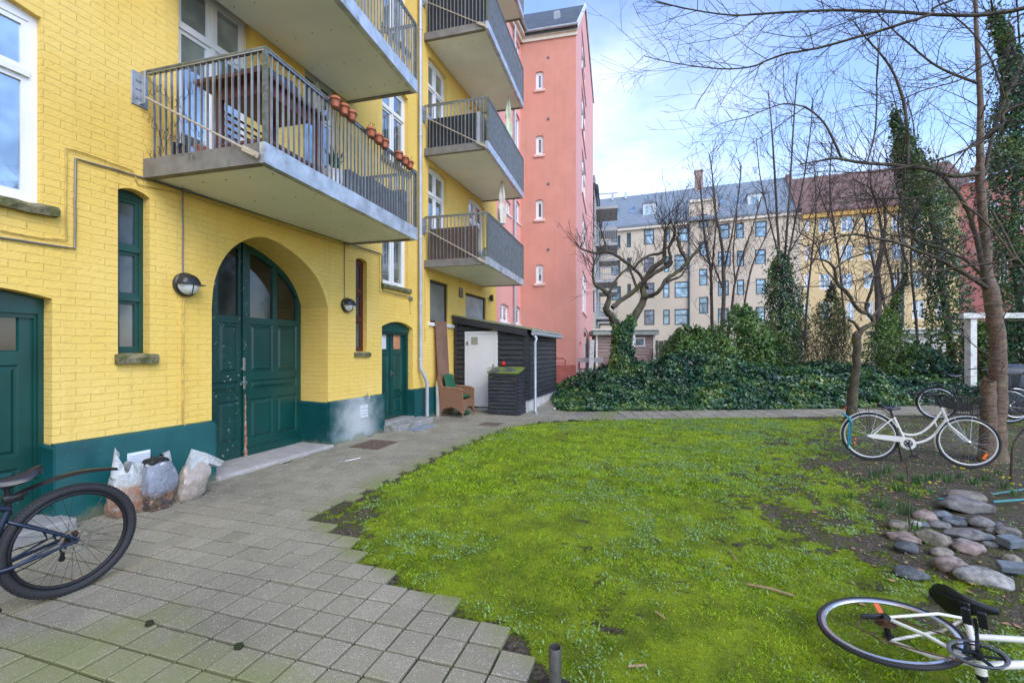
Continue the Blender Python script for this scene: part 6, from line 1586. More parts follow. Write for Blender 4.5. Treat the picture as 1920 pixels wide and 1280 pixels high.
# --- white road bicycle lying on the lawn
lbk = thing('road_bicycle', 'white bicycle with an orange reflector lying on its side on the moss by the stones', 'bicycle')
wc = G(1665, 1190, 0.085); fang = R(-57); fcam = (math.cos(fang), math.sin(fang)); fw = Vector((fcam[0]*ca-fcam[1]*sa, fcam[0]*sa+fcam[1]*ca, 0)); upv = Vector((-fw.y, fw.x, 0))
R_ = 0.315; WB = 0.98
org = wc-upv*R_; mset(lbk, org-fw*0.0, fw+Vector((0,0,0.12)), upv+Vector((0,0,0.10)))
wheel(lbk, 0, R_, 0.0125, 'tyreblack', 'silver', 0.026, 20, cassette=True, hubm='blackmetal', sp_r=0.0008); wheel(lbk, WB, R_, 0.0125, 'tyreblack', 'silver', 0.026, 20, hubm='steel', sp_r=0.0008)
bb = (0.36, 0, 0.26); st = (0.225, 0, 0.70); ht = Vector((0.76, 0, 0.84)); hb = Vector((0.80, 0, 0.72))
mb = MB(); mb.tube([bb, st], 0.0155, 12); mb.tube([(0.30, 0, 0.50), ht+Vector((0.005, 0, -0.02))], 0.0145, 12); mb.tube([bb, hb], 0.017, 12); mb.tube([ht, hb], 0.018, 12)
for sg in (-1, 1): mb.tube([bb, (0.18, sg*0.05, 0.285), (0, sg*0.06, R_)], 0.0095, 8); mb.tube([(st[0]+0.01, 0, st[2]-0.05), (0.16, sg*0.045, 0.54), (0, sg*0.06, R_)], 0.008, 8)
mb.tube([(bb[0], -0.035, bb[2]), (bb[0], 0.035, bb[2])], 0.022, 12); mb.build('frame', M['whitepaint'], lbk, smooth=50, local=True)
mb = MB()
for sg in (-1, 1): mb.tube([hb, (0.83, sg*0.045, 0.64), (0.93, sg*0.052, 0.40), (WB, sg*0.052, R_)], [0.014, 0.013, 0.010, 0.007], 8)
mb.build('fork', M['whitepaint'], lbk, smooth=50, local=True)
saddle(lbk, 0.205, 0.85, 0.29, 0.165, post_to=(st[0], 0, st[2]-0.02))
crank(lbk, (bb[0], 0, bb[2]), 0.088, 100, 'blackmetal', arm=0.165)
mb = MB(); mb.torus((bb[0], -0.056, bb[2]), (1,0,0), (0,0,1), 0.096, 0.008, 48, 6, sx=0.4); mb.build('chain_guard_ring', M['navygrey'] if 'navygrey' in M else M['tyregrey'], lbk, smooth=True, local=True)
pts = [(bb[0], -0.05, bb[2]-0.085), (0.2, -0.05, bb[2]-0.12), (0.05, -0.055, 0.11), (-0.06, -0.06, 0.14), (-0.085, -0.06, 0.22), (-0.03, -0.06, 0.27), (0.03, -0.055, 0.31), (0.0, -0.05, 0.36), (0.2, -0.05, 0.345), (bb[0]-0.02, -0.05, bb[2]+0.088)]
fine = []
for i in range(len(pts)-1):
    for k in range(5): fine.append(Vector(pts[i]).lerp(Vector(pts[i+1]), k/5))
mb = MB(); mb.tube(fine, 0.0045, 6); mb.build('chain', M['ruststeel'], lbk, local=True)
mb = MB(); mb.tube([(0, -0.075, R_-0.01), (-0.03, -0.085, R_-0.07), (-0.07, -0.085, R_-0.10)], 0.012, 8); mb.tube([(0.01, -0.08, R_-0.02), (0.03, -0.09, R_-0.05)], 0.016, 8); mb.build('derailleur', M['blackmetal'], lbk, smooth=40, local=True)
mb = MB(); mb.obox((-0.055, -0.05, R_+0.085), (-0.5, 0, 0.85), (0, 1, 0), (0.85, 0, 0.5), 0.05, 0.006, 0.012); mb.build('spoke_reflector', M['orange'], lbk, local=True)
hbt = ht+Vector((-0.02, 0, 0.07)); mb = MB(); mb.tube([ht, hbt, hbt+Vector((0.08, 0, 0.01))], 0.013, 8); mb.tube([hbt+Vector((0.04, -0.27, 0.03)), hbt+Vector((0.08, 0, 0.01)), hbt+Vector((0.04, 0.20, 0.03))], 0.012, 8); mb.build('handlebar', M['blackmetal'], lbk, smooth=50, local=True)

# --- dark bicycles parked behind the cherry tree
def dark_bike(pr, fw, R_, label, basket=True, lean=0.0):
    t = thing('city_bicycle', label, 'bicycle'); mset(t, pr, fw, Vector((lean, 0, 1))); WB = 1.10
    wheel(t, 0, R_, 0.02, 'tyreblack', 'silver', 0.02, 28); wheel(t, WB, R_, 0.02, 'tyreblack', 'silver', 0.02, 28)
    bb = (0.44, 0, 0.29); st = (0.30, 0, 0.68); ht = Vector((0.82, 0, 0.86)); hb = Vector((0.86, 0, 0.70))
    mb = MB(); mb.tube([bb, st], 0.018, 8); mb.tube([(0.38, 0, 0.45), ht], 0.016, 8); mb.tube([bb, hb], 0.018, 8); mb.tube([ht, hb], 0.021, 8)
    for sg in (-1, 1): mb.tube([bb, (0, sg*0.06, R_)], 0.01, 6); mb.tube([(0.31, 0, 0.62), (0, sg*0.06, R_)], 0.009, 6)
    mb.build('frame', M['blackmetal'], t, smooth=50, local=True)
    mb = MB()
    for sg in (-1, 1): mb.tube([hb, (0.92, sg*0.05, 0.55), (WB, sg*0.055, R_)], 0.012, 6)
    mb.build('fork', M['blackmetal'], t, smooth=50, local=True)
    fender(t, 0, R_, 20, 190, 'blackmetal', stays=False); fender(t, WB, R_, 60, 205, 'blackmetal', stays=False)
    saddle(t, 0.27, 0.98, 0.27, 0.20, post_to=(0.30, 0, 0.66)); crank(t, bb, 0.06, -60)
    mb = MB(); mb.prism([(0.36, 0.20), (0.53, 0.22), (0.53, 0.37), (0.36, 0.40), (-0.05, 0.39), (-0.05, 0.31)], lambda a, b, d: (a, -0.05-d, b), 0, 0.02); mb.build('chain_case', M['blackmetal'], t, local=True)
    mb = MB(); top = ht+Vector((-0.05, 0, 0.22)); mb.tube([ht, top], 0.013, 8)
    for sg in (-1, 1): mb.tube(bez(top, top+Vector((0.10, sg*0.28, 0.05)), top+Vector((-0.18, sg*0.29, 0.0)), 8), 0.012, 6)
    mb.build('handlebar', M['blackmetal'], t, smooth=50, local=True)
    mb = MB()
    for sg in (-1, 1): mb.tube([(-0.25, sg*0.06, 0.76), (0.18, sg*0.06, 0.76)], 0.006, 6); mb.tube([(-0.1, sg*0.06, 0.76), (0, sg*0.06, R_)], 0.005, 6)
    for q_ in (-0.25, -0.1, 0.05, 0.18): mb.tube([(q_, -0.06, 0.76), (q_, 0.06, 0.76)], 0.005, 6)
    mb.build('luggage_rack', M['blackmetal'], t, local=True)
    if basket: mesh_basket(t, WB-0.20, 0.74, 0.32, 0.38, 0.26)
    return t
def camvec(deg):  # world direction, degrees right of the camera axis
    return camdir(deg)
p = G(1757, 786)
dark_bike(p, camdir(118), 0.35, 'black bicycle with wire basket parked on the path behind the white bicycle', True, 0.03)
p = G(1905, 786)
dark_bike(p, camdir(105), 0.35, 'dark bicycle at the right edge half hidden behind the cherry trunk', False, -0.02)
M['cargo'] = basic('blue_black_cover', (0.03, 0.045, 0.06), 0.5, var=0.4, vscale=5, bump=0.4, bscale=14, bdist=0.03)
p = G(1925, 782); t = thing('covered_cargo', 'dark blue-black cover bundle standing behind the bicycles at the right edge', 'covered bundle', tuple(p))
mb = MB(); pillow(mb, lambda a, b, d: (p.x+a*0.9+0.1, p.y+0.75+d*0.8, p.z+0.62+b), 0.40, 0.52, 0.30, 12); mb.build('cover', M['cargo'], t, smooth='full')
mb = MB(); mb.bbox((p.x-0.25, p.y+0.55, p.z), (p.x+0.45, p.y+0.95, p.z+0.15), 0.02); mb.build('box', M['blackmetal'], t)

# ================================================================ stones
M['rocktex'] = {}
def rockmat(c):
    k = tuple(round(x, 2) for x in c)
    if k not in M['rocktex']:
        M['rocktex'][k] = basic('stone_%d' % len(M['rocktex']), c, 0.75, var=0.28, vscale=22, c2=tuple(x*0.40 for x in c), cscale=10, cut=(0.46, 0.66), bump=1.0, bscale=70, bdist=0.006, detail=9)
    return M['rocktex'][k]
bmr = bmesh.new(); bmesh.ops.create_icosphere(bmr, subdivisions=4, radius=1); RV = np.array([v.co[:] for v in bmr.verts]); RF = np.array([[v.index for v in f.verts] for f in bmr.faces]); bmr.free()
def n3(V, s, seed):
    g = np.random.default_rng(seed); out = 0
    for i in range(5):
        k = g.normal(size=3)*s; out = out+np.sin(V@k+g.random()*6.28)
    return out/5
GRY, PNK, TAN, DRK, PAL, BLU = (0.18, 0.172, 0.16), (0.27, 0.205, 0.175), (0.225, 0.195, 0.15), (0.085, 0.092, 0.10), (0.30, 0.29, 0.265), (0.15, 0.17, 0.185)
rocks = [
 (1055,218,300,105,GRY,.6,'large angular grey stone on top of the stone pile'), (1050,165,190,55,TAN,.4,'flat tan stone behind the large angular stone'),
 (785,265,135,80,PNK,.1,'rounded pale pink stone at the upper left of the pile'), (615,312,115,95,TAN,.1,'round brownish stone at the far left of the pile'),
 (705,305,65,60,PAL,.2,'small pale stone touching the round brownish stone'), (880,258,115,65,BLU,.3,'bluish stone left of the large angular stone'),
 (862,318,120,66,GRY,.1,'smooth grey stone below the rounded pink stone'), (765,318,80,34,BLU,.1,'small flat blue-grey stone under the pink stone'),
 (862,398,215,135,TAN,.7,'long speckled angular stone lying diagonally in the pile'), (672,412,200,48,PNK,.5,'long flat brown stone at the left side of the pile'),
 (668,458,140,98,DRK,.15,'dark grey round stone below the long flat brown one'), (885,495,138,62,TAN,.3,'flat olive-brown stone above the big pinkish boulder'),
 (1050,468,172,84,PNK,.3,'reddish stone right of the speckled angular stone'), (950,572,212,118,PNK,.08,'big smooth pinkish boulder at the front of the pile'),
 (692,612,182,118,DRK,.35,'dark slate-grey stone lying apart on the moss'), (1188,668,272,118,PAL,.2,'broad speckled pale stone beside the saddle of the lying bicycle'),
 (1040,390,190,64,GRY,.15,'oblong grey-pink stone in the middle of the pile'), (975,303,142,48,BLU,.15,'flat bluish stone with ivy leaves on it'),
 (1120,308,142,84,GRY,.2,'mossy grey stone right of the bluish flat stone'), (1296,370,132,96,GRY,.2,'rounded grey stone at the right edge of the pile'),
 (1202,318,64,60,DRK,.2,'small dark stone wedged beside the mossy grey stone'), (1300,515,112,96,TAN,.1,'tan stone half cut off by the right edge'),
 (1182,365,82,40,PAL,.2,'small pale stone in the gap of the pile'), (1015,432,100,32,PAL,.2,'thin pale stone above the reddish stone'),
 (1140,400,120,44,BLU,.3,'low blue-grey stone beside the oblong one'), (1165,440,80,36,GRY,.3,'little grey stone above the dead leaf'), (1332,590,50,50,PAL,.1,'small pale stone by the paver at the right edge'),
 (1335,432,40,44,PNK,.2,'small reddish stone above the tan stone')]
for i, (cx, cy, w_, h_, c_, ang_, lab) in enumerate(rocks):
    u, v = 1500+cx/3.2, 880+(cy+h_*0.42)/3.2; p = G(u, v); p.z = lawnz(p.x, p.y) if p.y < 12 else p.z
    d = depth(p); rw = w_/3.2/F*d/2*1.03; rh = h_/3.2/F*d/2*1.0; el = 0.50*rh+0.20*rw
    V = RV.copy(); n = n3(V, 1.3, i)*0.22+n3(V, 2.8, i+50)*0.10*(1+ang_)+n3(V, 7, i+90)*0.03
    V = V*(1+n)[:, None]
    ang_ += .25
    if ang_ > 0.25:      # flatten a few facets
        g = np.random.default_rng(i+7)
        for k in range(int(6+ang_*12)):
            dn = g.normal(size=3); dn /= np.linalg.norm(dn); lim = 0.92-0.30*ang_*g.random(); t = V@dn; V = V-np.outer(np.maximum(t-lim, 0)*0.85, dn)
    V = V*np.array([rw, rw*0.72, el]); a = YAW+rnd.uniform(-.2, .2); c3, s3 = math.cos(a), math.sin(a)
    V = np.stack([V[:, 0]*c3-V[:, 1]*s3, V[:, 0]*s3+V[:, 1]*c3, V[:, 2]], -1)
    tilt_ = -0.28 if 'diagonally' in lab else 0; V[:, 2] += V[:, 0]*tilt_
    far = Vector((-sa, ca, 0))*rw*0.5
    loc = Vector((p.x, p.y, p.z+el*0.50))+far
    o = npmesh('stone', V, RF, rockmat(c_), smooth=True); o.location = loc
    tag(o, lab, 'stone', 'field stones piled on the bare soil')
def paver(u, v, ang, s, lab, dz=0.0, m='bluestone'):
    p = G(u, v); p.z = lawnz(p.x, p.y)+dz; o_ = MB(); o_.bbox((-s[0]/2, -s[1]/2, 0), (s[0]/2, s[1]/2, s[2]), 0.006); o = o_.build('paving_brick', M[m]); o.location = p; o.rotation_euler = (R(6), R(-5), R(ang)); tag(o, lab, 'brick', 'loose dark pavers by the stones')
M['bluestone'] = basic('blue_grey_paver', (0.14, 0.165, 0.185), 0.8, var=0.2, vscale=15, bump=0.4, bscale=60)
paver(1895, 1025, 20, (0.13, 0.11, 0.07), 'dark square paver leaning among the stones at the right edge', 0.03)
paver(1903, 1078, -12, (0.17, 0.10, 0.05), 'long blue-grey paver lying right of the pinkish boulder', 0.03)
paver(1774, 1128, 5, (0.15, 0.09, 0.045), 'pale grey paver half under the lying bicycle near its saddle', 0.0)
# hoses / stakes, sticks
M['hose'] = basic('teal_stake', (0.05, 0.22, 0.22), 0.5); M['twig'] = basic('dry_twig', (0.30, 0.20, 0.11), 0.85, var=0.3, vscale=30)
def stick(px, r, m, name, lab, cat, grp=None, dz=0.02):
    pts = []
    for (u, v) in px: p = G(u, v); p.z = (lawnz(p.x, p.y) if p.y < 12 else p.z)+dz; pts.append(p)
    mb = MB(); mb.tube(pts, r, 7); o = mb.build(name, M[m], None, smooth=50); tag(o, lab, cat, grp); return o
stick([(1758, 941), (1800, 940)], 0.012, 'hose', 'garden_stake', 'short teal stake just left of the large angular stone', 'stake', 'teal stakes by the stones', .05)
stick([(1862, 950), (1925, 944)], 0.012, 'hose', 'garden_stake', 'long teal stake running to the right edge, nearest of the stakes', 'stake', 'teal stakes by the stones', .06)
stick([(1860, 934), (1925, 922)], 0.008, 'hose', 'garden_stake', 'thin teal stake running to the right edge, farthest of the stakes', 'stake', 'teal stakes by the stones', .05)
stick([(1401, 1096), (1445, 1107), (1489, 1118)], 0.008, 'twig', 'stick', 'longest brown stick lying on the lawn left of the lying bicycle', 'stick', 'sticks on the lawn')
stick([(1229, 1150), (1246, 1162)], 0.006, 'twig', 'stick', 'short pale stick on the bare lawn patch right of the pipe', 'stick', 'sticks on the lawn')
stick([(1366, 1032), (1383, 1052)], 0.005, 'twig', 'stick', 'thin short stick in the middle of the lawn', 'stick', 'sticks on the lawn')
stick([(1178, 1256), (1212, 1256)], 0.006, 'twig', 'stick', 'pale stick at the bottom edge of the lawn', 'stick', 'sticks on the lawn')
stick([(632, 866), (676, 858)], 0.006, 'white', 'white_straw', 'thin white straw lying on the paving before the gate', 'straw', None, .006)
M['deadleaf'] = basic('dead_leaf', (0.33, 0.19, 0.09), 0.8, var=0.35, vscale=40)
# dead leaf litter
n = 2600; x = nr.uniform(0.8, 7.5, n); y = nr.uniform(2.5, 12.5, n); k = (x > soil_x(y)-0.3+nr.random(n)*0.8) & (y < seg_interp(x)-0.1); x, y = x[k], y[k]; s = nr.uniform(0.010, 0.032, len(x)); a = nr.random(len(x))*6.28; z = lawnz(x, y)+0.006
V = np.empty((len(x), 4, 3)); cu = nr.uniform(-.5, 1.0, len(x))
for i, (p, r_, zz_) in enumerate(((-1, 0, .3), (0, -.6, 0), (1, 0, .5), (0, .6, 0.1))):
    V[:, i, 0] = x+s*(np.cos(a)*p-np.sin(a)*r_); V[:, i, 1] = y+s*(np.sin(a)*p+np.cos(a)*r_); V[:, i, 2] = z+s*zz_*cu+0.003
o = npmesh('dead_leaves', V.reshape(-1, 3), np.arange(len(x)*4).reshape(-1, 4), M['deadleaf']); tag(o, 'brown dead leaves scattered over the bare soil', 'dead leaves', kind='stuff')
# daffodil tufts
M['tuft'], t_, b_ = newmat('daffodil_leaf'); q = NT(t_); q.link(q.mix(q.ramp(q.noise(q.pos(), 12, 3), .3, .7), (0.035, 0.105, 0.030), (0.09, 0.19, 0.05)), b_.inputs['Base Color']); b_.inputs['Roughness'].default_value = 0.4
tpx = [(1640,893,1.0),(1660,886,.9),(1622,902,.7),(1690,898,.8),(1720,905,1.1),(1745,897,.8),(1780,902,1.0),(1800,893,.8),(1825,905,.9),(1850,898,.9),(1590,930,.7),(1685,918,.9),(1716,930,.8),(1748,922,.6),(1655,948,1.1),(1700,962,1.2),(1735,900,.7),(1885,915,.9),(1905,930,.8),(1760,890,.7),(1670,880,.6),(1706,986,.9),(1870,890,.7)]
where = ['under the rear wheel of the white bicycle']*3+['below the pedals of the white bicycle']*3+['under the front wheel of the white bicycle']*3
for i, (u, v, s_) in enumerate(tpx):
    p = G(u, v); p.z = lawnz(p.x, p.y); mb = MB()
    for k in range(int(26*s_)):
        a = rnd.random()*6.28; r0 = rnd.random()*0.06*s_; h_ = rnd.uniform(0.06, 0.13)*s_; le_ = rnd.uniform(0.0, 0.05); ww = 0.0045
        bx_, by_ = p.x+r0*math.cos(a), p.y+r0*math.sin(a); t_a = rnd.random()*3.14; dx_, dy_ = math.cos(t_a)*ww, math.sin(t_a)*ww
        ex_, ey_ = bx_+le_*math.cos(a), by_+le_*math.sin(a)
        mb.add([(bx_-dx_, by_-dy_, p.z-0.01), (bx_+dx_, by_+dy_, p.z-0.01), (ex_*.5+bx_*.5+dx_, ey_*.5+by_*.5+dy_, p.z+h_*.6), (ex_*.5+bx_*.5-dx_, ey_*.5+by_*.5-dy_, p.z+h_*.6), (ex_, ey_, p.z+h_)], [(0,1,2,3), (3,2,4)])
    o = mb.build('daffodil_tuft', M['tuft'], None, recalc=False)
    tag(o, 'short green tuft of daffodil leaves growing out of the bare soil', 'daffodil tuft', 'daffodil tufts on the bare soil')
    if i in (7, 9, 13, 17, 18):
        k = MB()
        for q_ in range(3): cc = p+Vector((rnd.uniform(-.04, .04), rnd.uniform(-.04, .04), 0.12)); k.lathe([(0.002, 0), (0.011, 0.008), (0.013, 0.016)], 6, cc)
        M.setdefault('yellowflower', basic('yellow_petal', (0.75, 0.58, 0.02), 0.5)); k.build('flower', M['yellowflower'], o)
        o['label'] = 'green daffodil tuft with a few small yellow buds'
# ================================================================ far buildings
FA_ = DP(1143, HY, 50); FC_ = DP(1440, HY, 44.5); FA_.z = FC_.z = 0
fd = (FC_-FA_).normalized(); fn0 = Vector((fd.y, -fd.x, 0)); fn0 = fn0 if fn0.dot(-FA_) > 0 else -fn0
def facade_frame(o, d, n): return frame(o, d, n)
def fwin(o, d, fn, u0, u1, v0, v1, mull=(0.5,), trans=(0.62,), m='white', parent=None, fw=0.10, lift=0.0, g='glassfar'):
    a, b = uhit(u0, o, d), uhit(u1, o, d); p = o+d*((a+b)/2); return (a, b, zpx(p, v1), zpx(p, v0))
M['glassfar'] = glassmat('far_window_glass', (0.14, 0.19, 0.22), 2.0, 0.05, 0.05)
M['glassfar'].node_tree.nodes['Principled BSDF'].inputs['Metallic'].default_value = 0.5; M['petrol'] = basic('petrol_frame', (0.05, 0.09, 0.10), 0.5); M['beige'] = basic('beige_render', (0.60, 0.50, 0.38), 0.9, var=0.08, vscale=0.4, c2=(0.58, 0.48, 0.38), cscale=0.5, cut=(0.5, 0.8), bump=0.2, bscale=8)
M['ochre'] = basic('ochre_render', (0.74, 0.56, 0.29), 0.9, var=0.08, vscale=0.4, bump=0.2, bscale=8)
M['slate'], t_, b_ = newmat('blue_slate'); q = NT(t_); P = q.pos(); mp = q.n('ShaderNodeMapping'); q.link(P, mp.inputs[0]); mp.inputs['Scale'].default_value = (1.2, 1.2, 6)
q.link(q.mix(q.ramp(q.noise(mp.outputs[0], 1.5, 6, .7), .3, .7), (0.14, 0.17, 0.20), (0.21, 0.25, 0.29)), b_.inputs['Base Color']); b_.inputs['Roughness'].default_value = 0.55
M['redtile'] = basic('brown_red_tiles', (0.155, 0.09, 0.075), 0.8, var=0.3, vscale=1.5, c2=(0.13, 0.09, 0.085), cscale=0.8, bump=0.5, bscale=8, bdist=0.05)
def far_window(fn, r, parent, m, trans=(0.62,), mull=(0.5,), name='window'):
    s0, s1, t0, t1 = r; fr = MB(); fwd = 0.11
    fb(fr, fn, s0, s0+fwd, t0, t1, -0.15, -0.04); fb(fr, fn, s1-fwd, s1, t0, t1, -0.15, -0.04); fb(fr, fn, s0+fwd, s1-fwd, t0, t0+fwd, -0.15, -0.04); fb(fr, fn, s0+fwd, s1-fwd, t1-fwd, t1, -0.15, -0.04)
    for a in mull: x = s0+(s1-s0)*a; fb(fr, fn, x-.055, x+.055, t0+fwd, t1-fwd, -0.15, -0.035)
    for b in trans: y = t0+(t1-t0)*b; fb(fr, fn, s0+fwd, s1-fwd, y-.045, y+.045, -0.148, -0.03)
    f = fr.build(name, M[m], parent); gl = MB(); gl.add([fn(s0+fwd, t0+fwd, -0.10), fn(s1-fwd, t0+fwd, -0.10), fn(s1-fwd, t1-fwd, -0.10), fn(s0+fwd, t1-fwd, -0.10)], [(0,1,2,3)]); gl.build('glass', M['glassfar'], f)
    return f
o1_ = FA_-fd*5; cf = frame(o1_, fd, fn0)
sB = uhit(1503, o1_, fd); sEnd = uhit(1835, o1_, fd)
pB = o1_+fd*sB; eav1 = (zpx(FA_, 430)+zpx(FC_, 401))/2; print('INFO far', FA_, FC_, eav1, zpx(FC_, 401), sB, sEnd)
cb = thing('beige_building', 'long beige rendered apartment building with a blue slate roof and dark window frames', 'building', tuple(o1_))
k1 = 3.368
def cp(x0, x1, y0, y1, ox=1040, oy=320): return (ox+x0/k1, ox+x1/k1, oy+y0/k1, oy+y1/k1)
beige_w = [(355,415,410,495),(455,482,392,485),(563,628,370,467),(690,728,365,450),(775,845,360,450),(1040,1105,335,430),(1145,1195,330,428),(1265,1340,318,418),
 (358,415,565,660),(455,482,550,640),(563,628,548,640),(690,725,540,640),(757,845,528,625),(1030,1113,508,605),(1150,1197,505,605),(1265,1335,497,590),
 (360,418,730,820),(458,482,715,800),(568,630,708,805),(685,725,705,803),(757,845,700,803),(1030,1100,695,790),(1150,1197,688,785),(1270,1335,682,780),
 (262,320,890,965),(565,630,878,975),(685,727,877,973),(757,845,873,973),(1030,1100,868,960),(1150,1200,862,955),(1270,1330,858,950)]
bay_w = [(910,965,275,360),(915,967,445,540),(912,965,620,725),(912,970,797,903)]
hs = []; rw = []
for c_ in beige_w+bay_w[1:]:
    r_ = fwin(o1_, fd, cf, *cp(*c_)); rw.append(r_)
s_bay0, s_bay1 = uhit(1040+850/k1, o1_, fd), uhit(1040+1028/k1, o1_, fd); pbay = o1_+fd*((s_bay0+s_bay1)/2); bayz = zpx(pbay, 376)
rw.append(fwin(o1_, fd, cf, *cp(*bay_w[0])))
hs = [rect(*r_) for r_ in rw]
mb = MB(); wall(mb, [(0, 0), (sB, 0), (sB, eav1), (s_bay1, eav1), (s_bay1, bayz), (s_bay0, bayz), (s_bay0, eav1), (0, eav1)], hs, cf, 0.15); mb.build('wall', M['beige'], cb, recalc=False)
for i, r_ in enumerate(rw): far_window(cf, r_, cb, 'petrol', mull=() if r_[1]-r_[0] < 1.7 else (0.5,))
rdep = 4.5; ridge1 = zpx(FA_-fn0*rdep, 372); ridge1 = (ridge1+zpx(FC_-fn0*rdep, 342))/2
def roofp(a, t, lift=0.0, e=eav1, r=ridge1): p = o1_+fd*a-fn0*(t*rdep)+fn0*0.35*(1-t); return Vector((p.x, p.y, e+0.15+(r-e)*t+lift))
mb = MB(); mb.add([roofp(0, 0), roofp(sB, 0), roofp(sB, 1), roofp(0, 1), roofp(0, 0, -.2), roofp(sB, 0, -.2), roofp(sB, 1, -.2), roofp(0, 1, -.2)], [(0,1,2,3),(4,7,6,5),(0,4,5,1),(3,2,6,7),(0,3,7,4),(1,5,6,2)])
pA, pB2 = roofp(0, 1), roofp(sB, 1); mb.add([pA, pB2, pB2-fn0*6+Vector((0,0,-3)), pA-fn0*6+Vector((0,0,-3))], [(0,1,2,3)]); mb.build('roof', M['slate'], cb)
mb = MB(); fb(mb, cf, 0, s_bay0, eav1-0.35, eav1+0.05, 0, 0.25); fb(mb, cf, s_bay1, sB, eav1-0.35, eav1+0.05, 0, 0.25); fb(mb, cf, s_bay0, s_bay1, bayz-0.1, bayz+0.15, -0.5, 0.15); mb.build('cornice', M['cream'], cb)
mb = MB(); fb(mb, cf, s_bay0, s_bay1, eav1, bayz-0.02, -3.5, -0.16); mb.build('raised_bay', M['beige'], cb)
mb = MB(); a = uhit(1040+849/k1, o1_, fd); mb.tube([fpt(cf, a, 0.5, 0.12), fpt(cf, a, eav1, 0.12)], 0.09, 8); mb.build('downpipe', M['petrol'], cb)
def dormer(a0, a1, z0, z1, parent, e=eav1, r=ridge1, col='white', fnm=None):
    fn_ = fnm or cf; d0 = -1.2
    mb = MB(); fb(mb, fn_, a0, a1, z0, z1, -3.2, -0.95); zc_ = (a0+a1)/2
    dm = mb.build('dormer', M['offwhite'], parent); mb = MB(); mb.prism([(a0-0.1, z1), (a1+0.1, z1), (zc_, z1+0.35)], fn_, -3.3, -0.85); mb.build('dormer_roof', M['slate'], dm)
    w_ = (a1-a0); g = MB(); 
    for (p, q_) in ((a0+w_*0.22, zc_-0.05), (zc_+0.05, a1-w_*0.22)): fb(g, fn_, p, q_, z0+0.25, z1-0.3, -0.949, -0.93)
    g.build('glass', M['glassfar'], dm)
for (x0, x1, y0, y1) in ((553, 635, 205, 318), (1228, 1318, 145, 290)):
    u0, u1, v0, v1 = cp(x0, x1, y0, y1); a, b = uhit(u0, o1_, fd), uhit(u1, o1_, fd); p = o1_+fd*((a+b)/2)-fn0*0.95; dormer(a, b, zpx(p, v1), zpx(p, v0), cb)
for (x0, x1, y0, y1) in ((360, 392, 265, 290), (462, 494, 256, 281), (575, 600, 172, 195), (1150, 1180, 205, 225), (1040, 1070, 180, 215)):
    u0, u1, v0, v1 = cp(x0, x1, y0, y1)
    a, b = uhit(u0, o1_, fd), uhit(u1, o1_, fd); zz_ = zpx(o1_+fd*a-fn0*2, (v0+v1)/2); t = (zz_-eav1)/(ridge1-eav1); tt = 0.12
    mb = MB(); mb.add([roofp(a, t-tt, .12), roofp(b, t-tt, .12), roofp(b, t+tt, .12), roofp(a, t+tt, .12), roofp(a, t-tt, .0), roofp(b, t-tt, .0), roofp(b, t+tt, .0), roofp(a, t+tt, .0)], [(0,1,2,3),(0,4,5,1),(1,5,6,2),(2,6,7,3),(3,7,4,0)]); mb.build('skylight', M['glassfar'], cb)
M['oldbrick'] = basic('old_chimney_brick', (0.30, 0.22, 0.19), 0.9, var=0.3, vscale=3, bump=0.4, bscale=12)
a = uhit(1313, o1_, fd); cp_ = o1_+fd*a-fn0*4.4; zt_ = zpx(cp_, 322); mb = MB(); mb.obox((cp_.x, cp_.y, (zt_+ridge1-1)/2), fd, fn0, (0,0,1), 0.42, 0.35, (zt_-ridge1+1)/2); mb.obox((cp_.x, cp_.y, zt_), fd, fn0, (0,0,1), 0.48, 0.41, 0.08); mb.build('chimney', M['oldbrick'], cb)
for u in (1139, 1165):
    a = uhit(u, o1_, fd); mb = MB(); p = roofp(a, 0.9); mb.tube([p, p+Vector((0,0,0.8))], 0.14, 8); mb.build('vent_pipe', M['zinc'], cb)
# ochre building
ob_ = thing('ochre_building', 'ochre yellow apartment building with white windows and a brown-red tiled roof', 'building', tuple(pB))
of = frame(pB, fd, fn0); L2 = sEnd-sB
def cp2(x0, x1, y0, y1): return (1440+x0/k1, 1440+x1/k1, 320+y0/k1, 320+y1/k1)
ow = [(232,262,290,385),(320,390,290,388),(460,540,288,385),(605,668,285,385),(780,840,280,380),(905,975,275,375),(1050,1120,270,370),
 (232,262,470,565),(320,395,470,565),(460,537,468,565),(605,680,466,562),(780,840,462,560),(905,975,460,555),(1050,1120,455,550),
 (228,262,650,745),(325,395,650,748),(462,537,648,745),(608,668,646,742),(790,840,645,742),(905,975,643,740),(1050,1120,640,735),
 (228,256,832,945),(330,395,830,940),(495,545,830,940),(620,665,826,935),(795,835,823,935),(910,990,820,935),(1060,1120,815,925)]
rw = [fwin(pB, fd, of, *cp2(*c_)) for c_ in ow]; rw = [r_ for r_ in rw if r_[0] > 0.2]
eav2 = zpx(o1_+fd*uhit(1600, o1_, fd), 394)
mb = MB(); wall(mb, [(0, 0), (L2, 0), (L2, eav2), (0, eav2)], [rect(*r_) for r_ in rw], of, 0.15); mb.build('wall', M['ochre'], ob_, recalc=False)
for r_ in rw: far_window(of, r_, ob_, 'white')
pr_ = o1_+fd*uhit(1560, o1_, fd)-fn0*rdep; ridge2 = zpx(pr_, 333)
def roof2(a, t, lift=0.0): p = pB+fd*a-fn0*(t*rdep)+fn0*0.35*(1-t); return Vector((p.x, p.y, eav2+0.15+(ridge2-eav2)*t+lift))
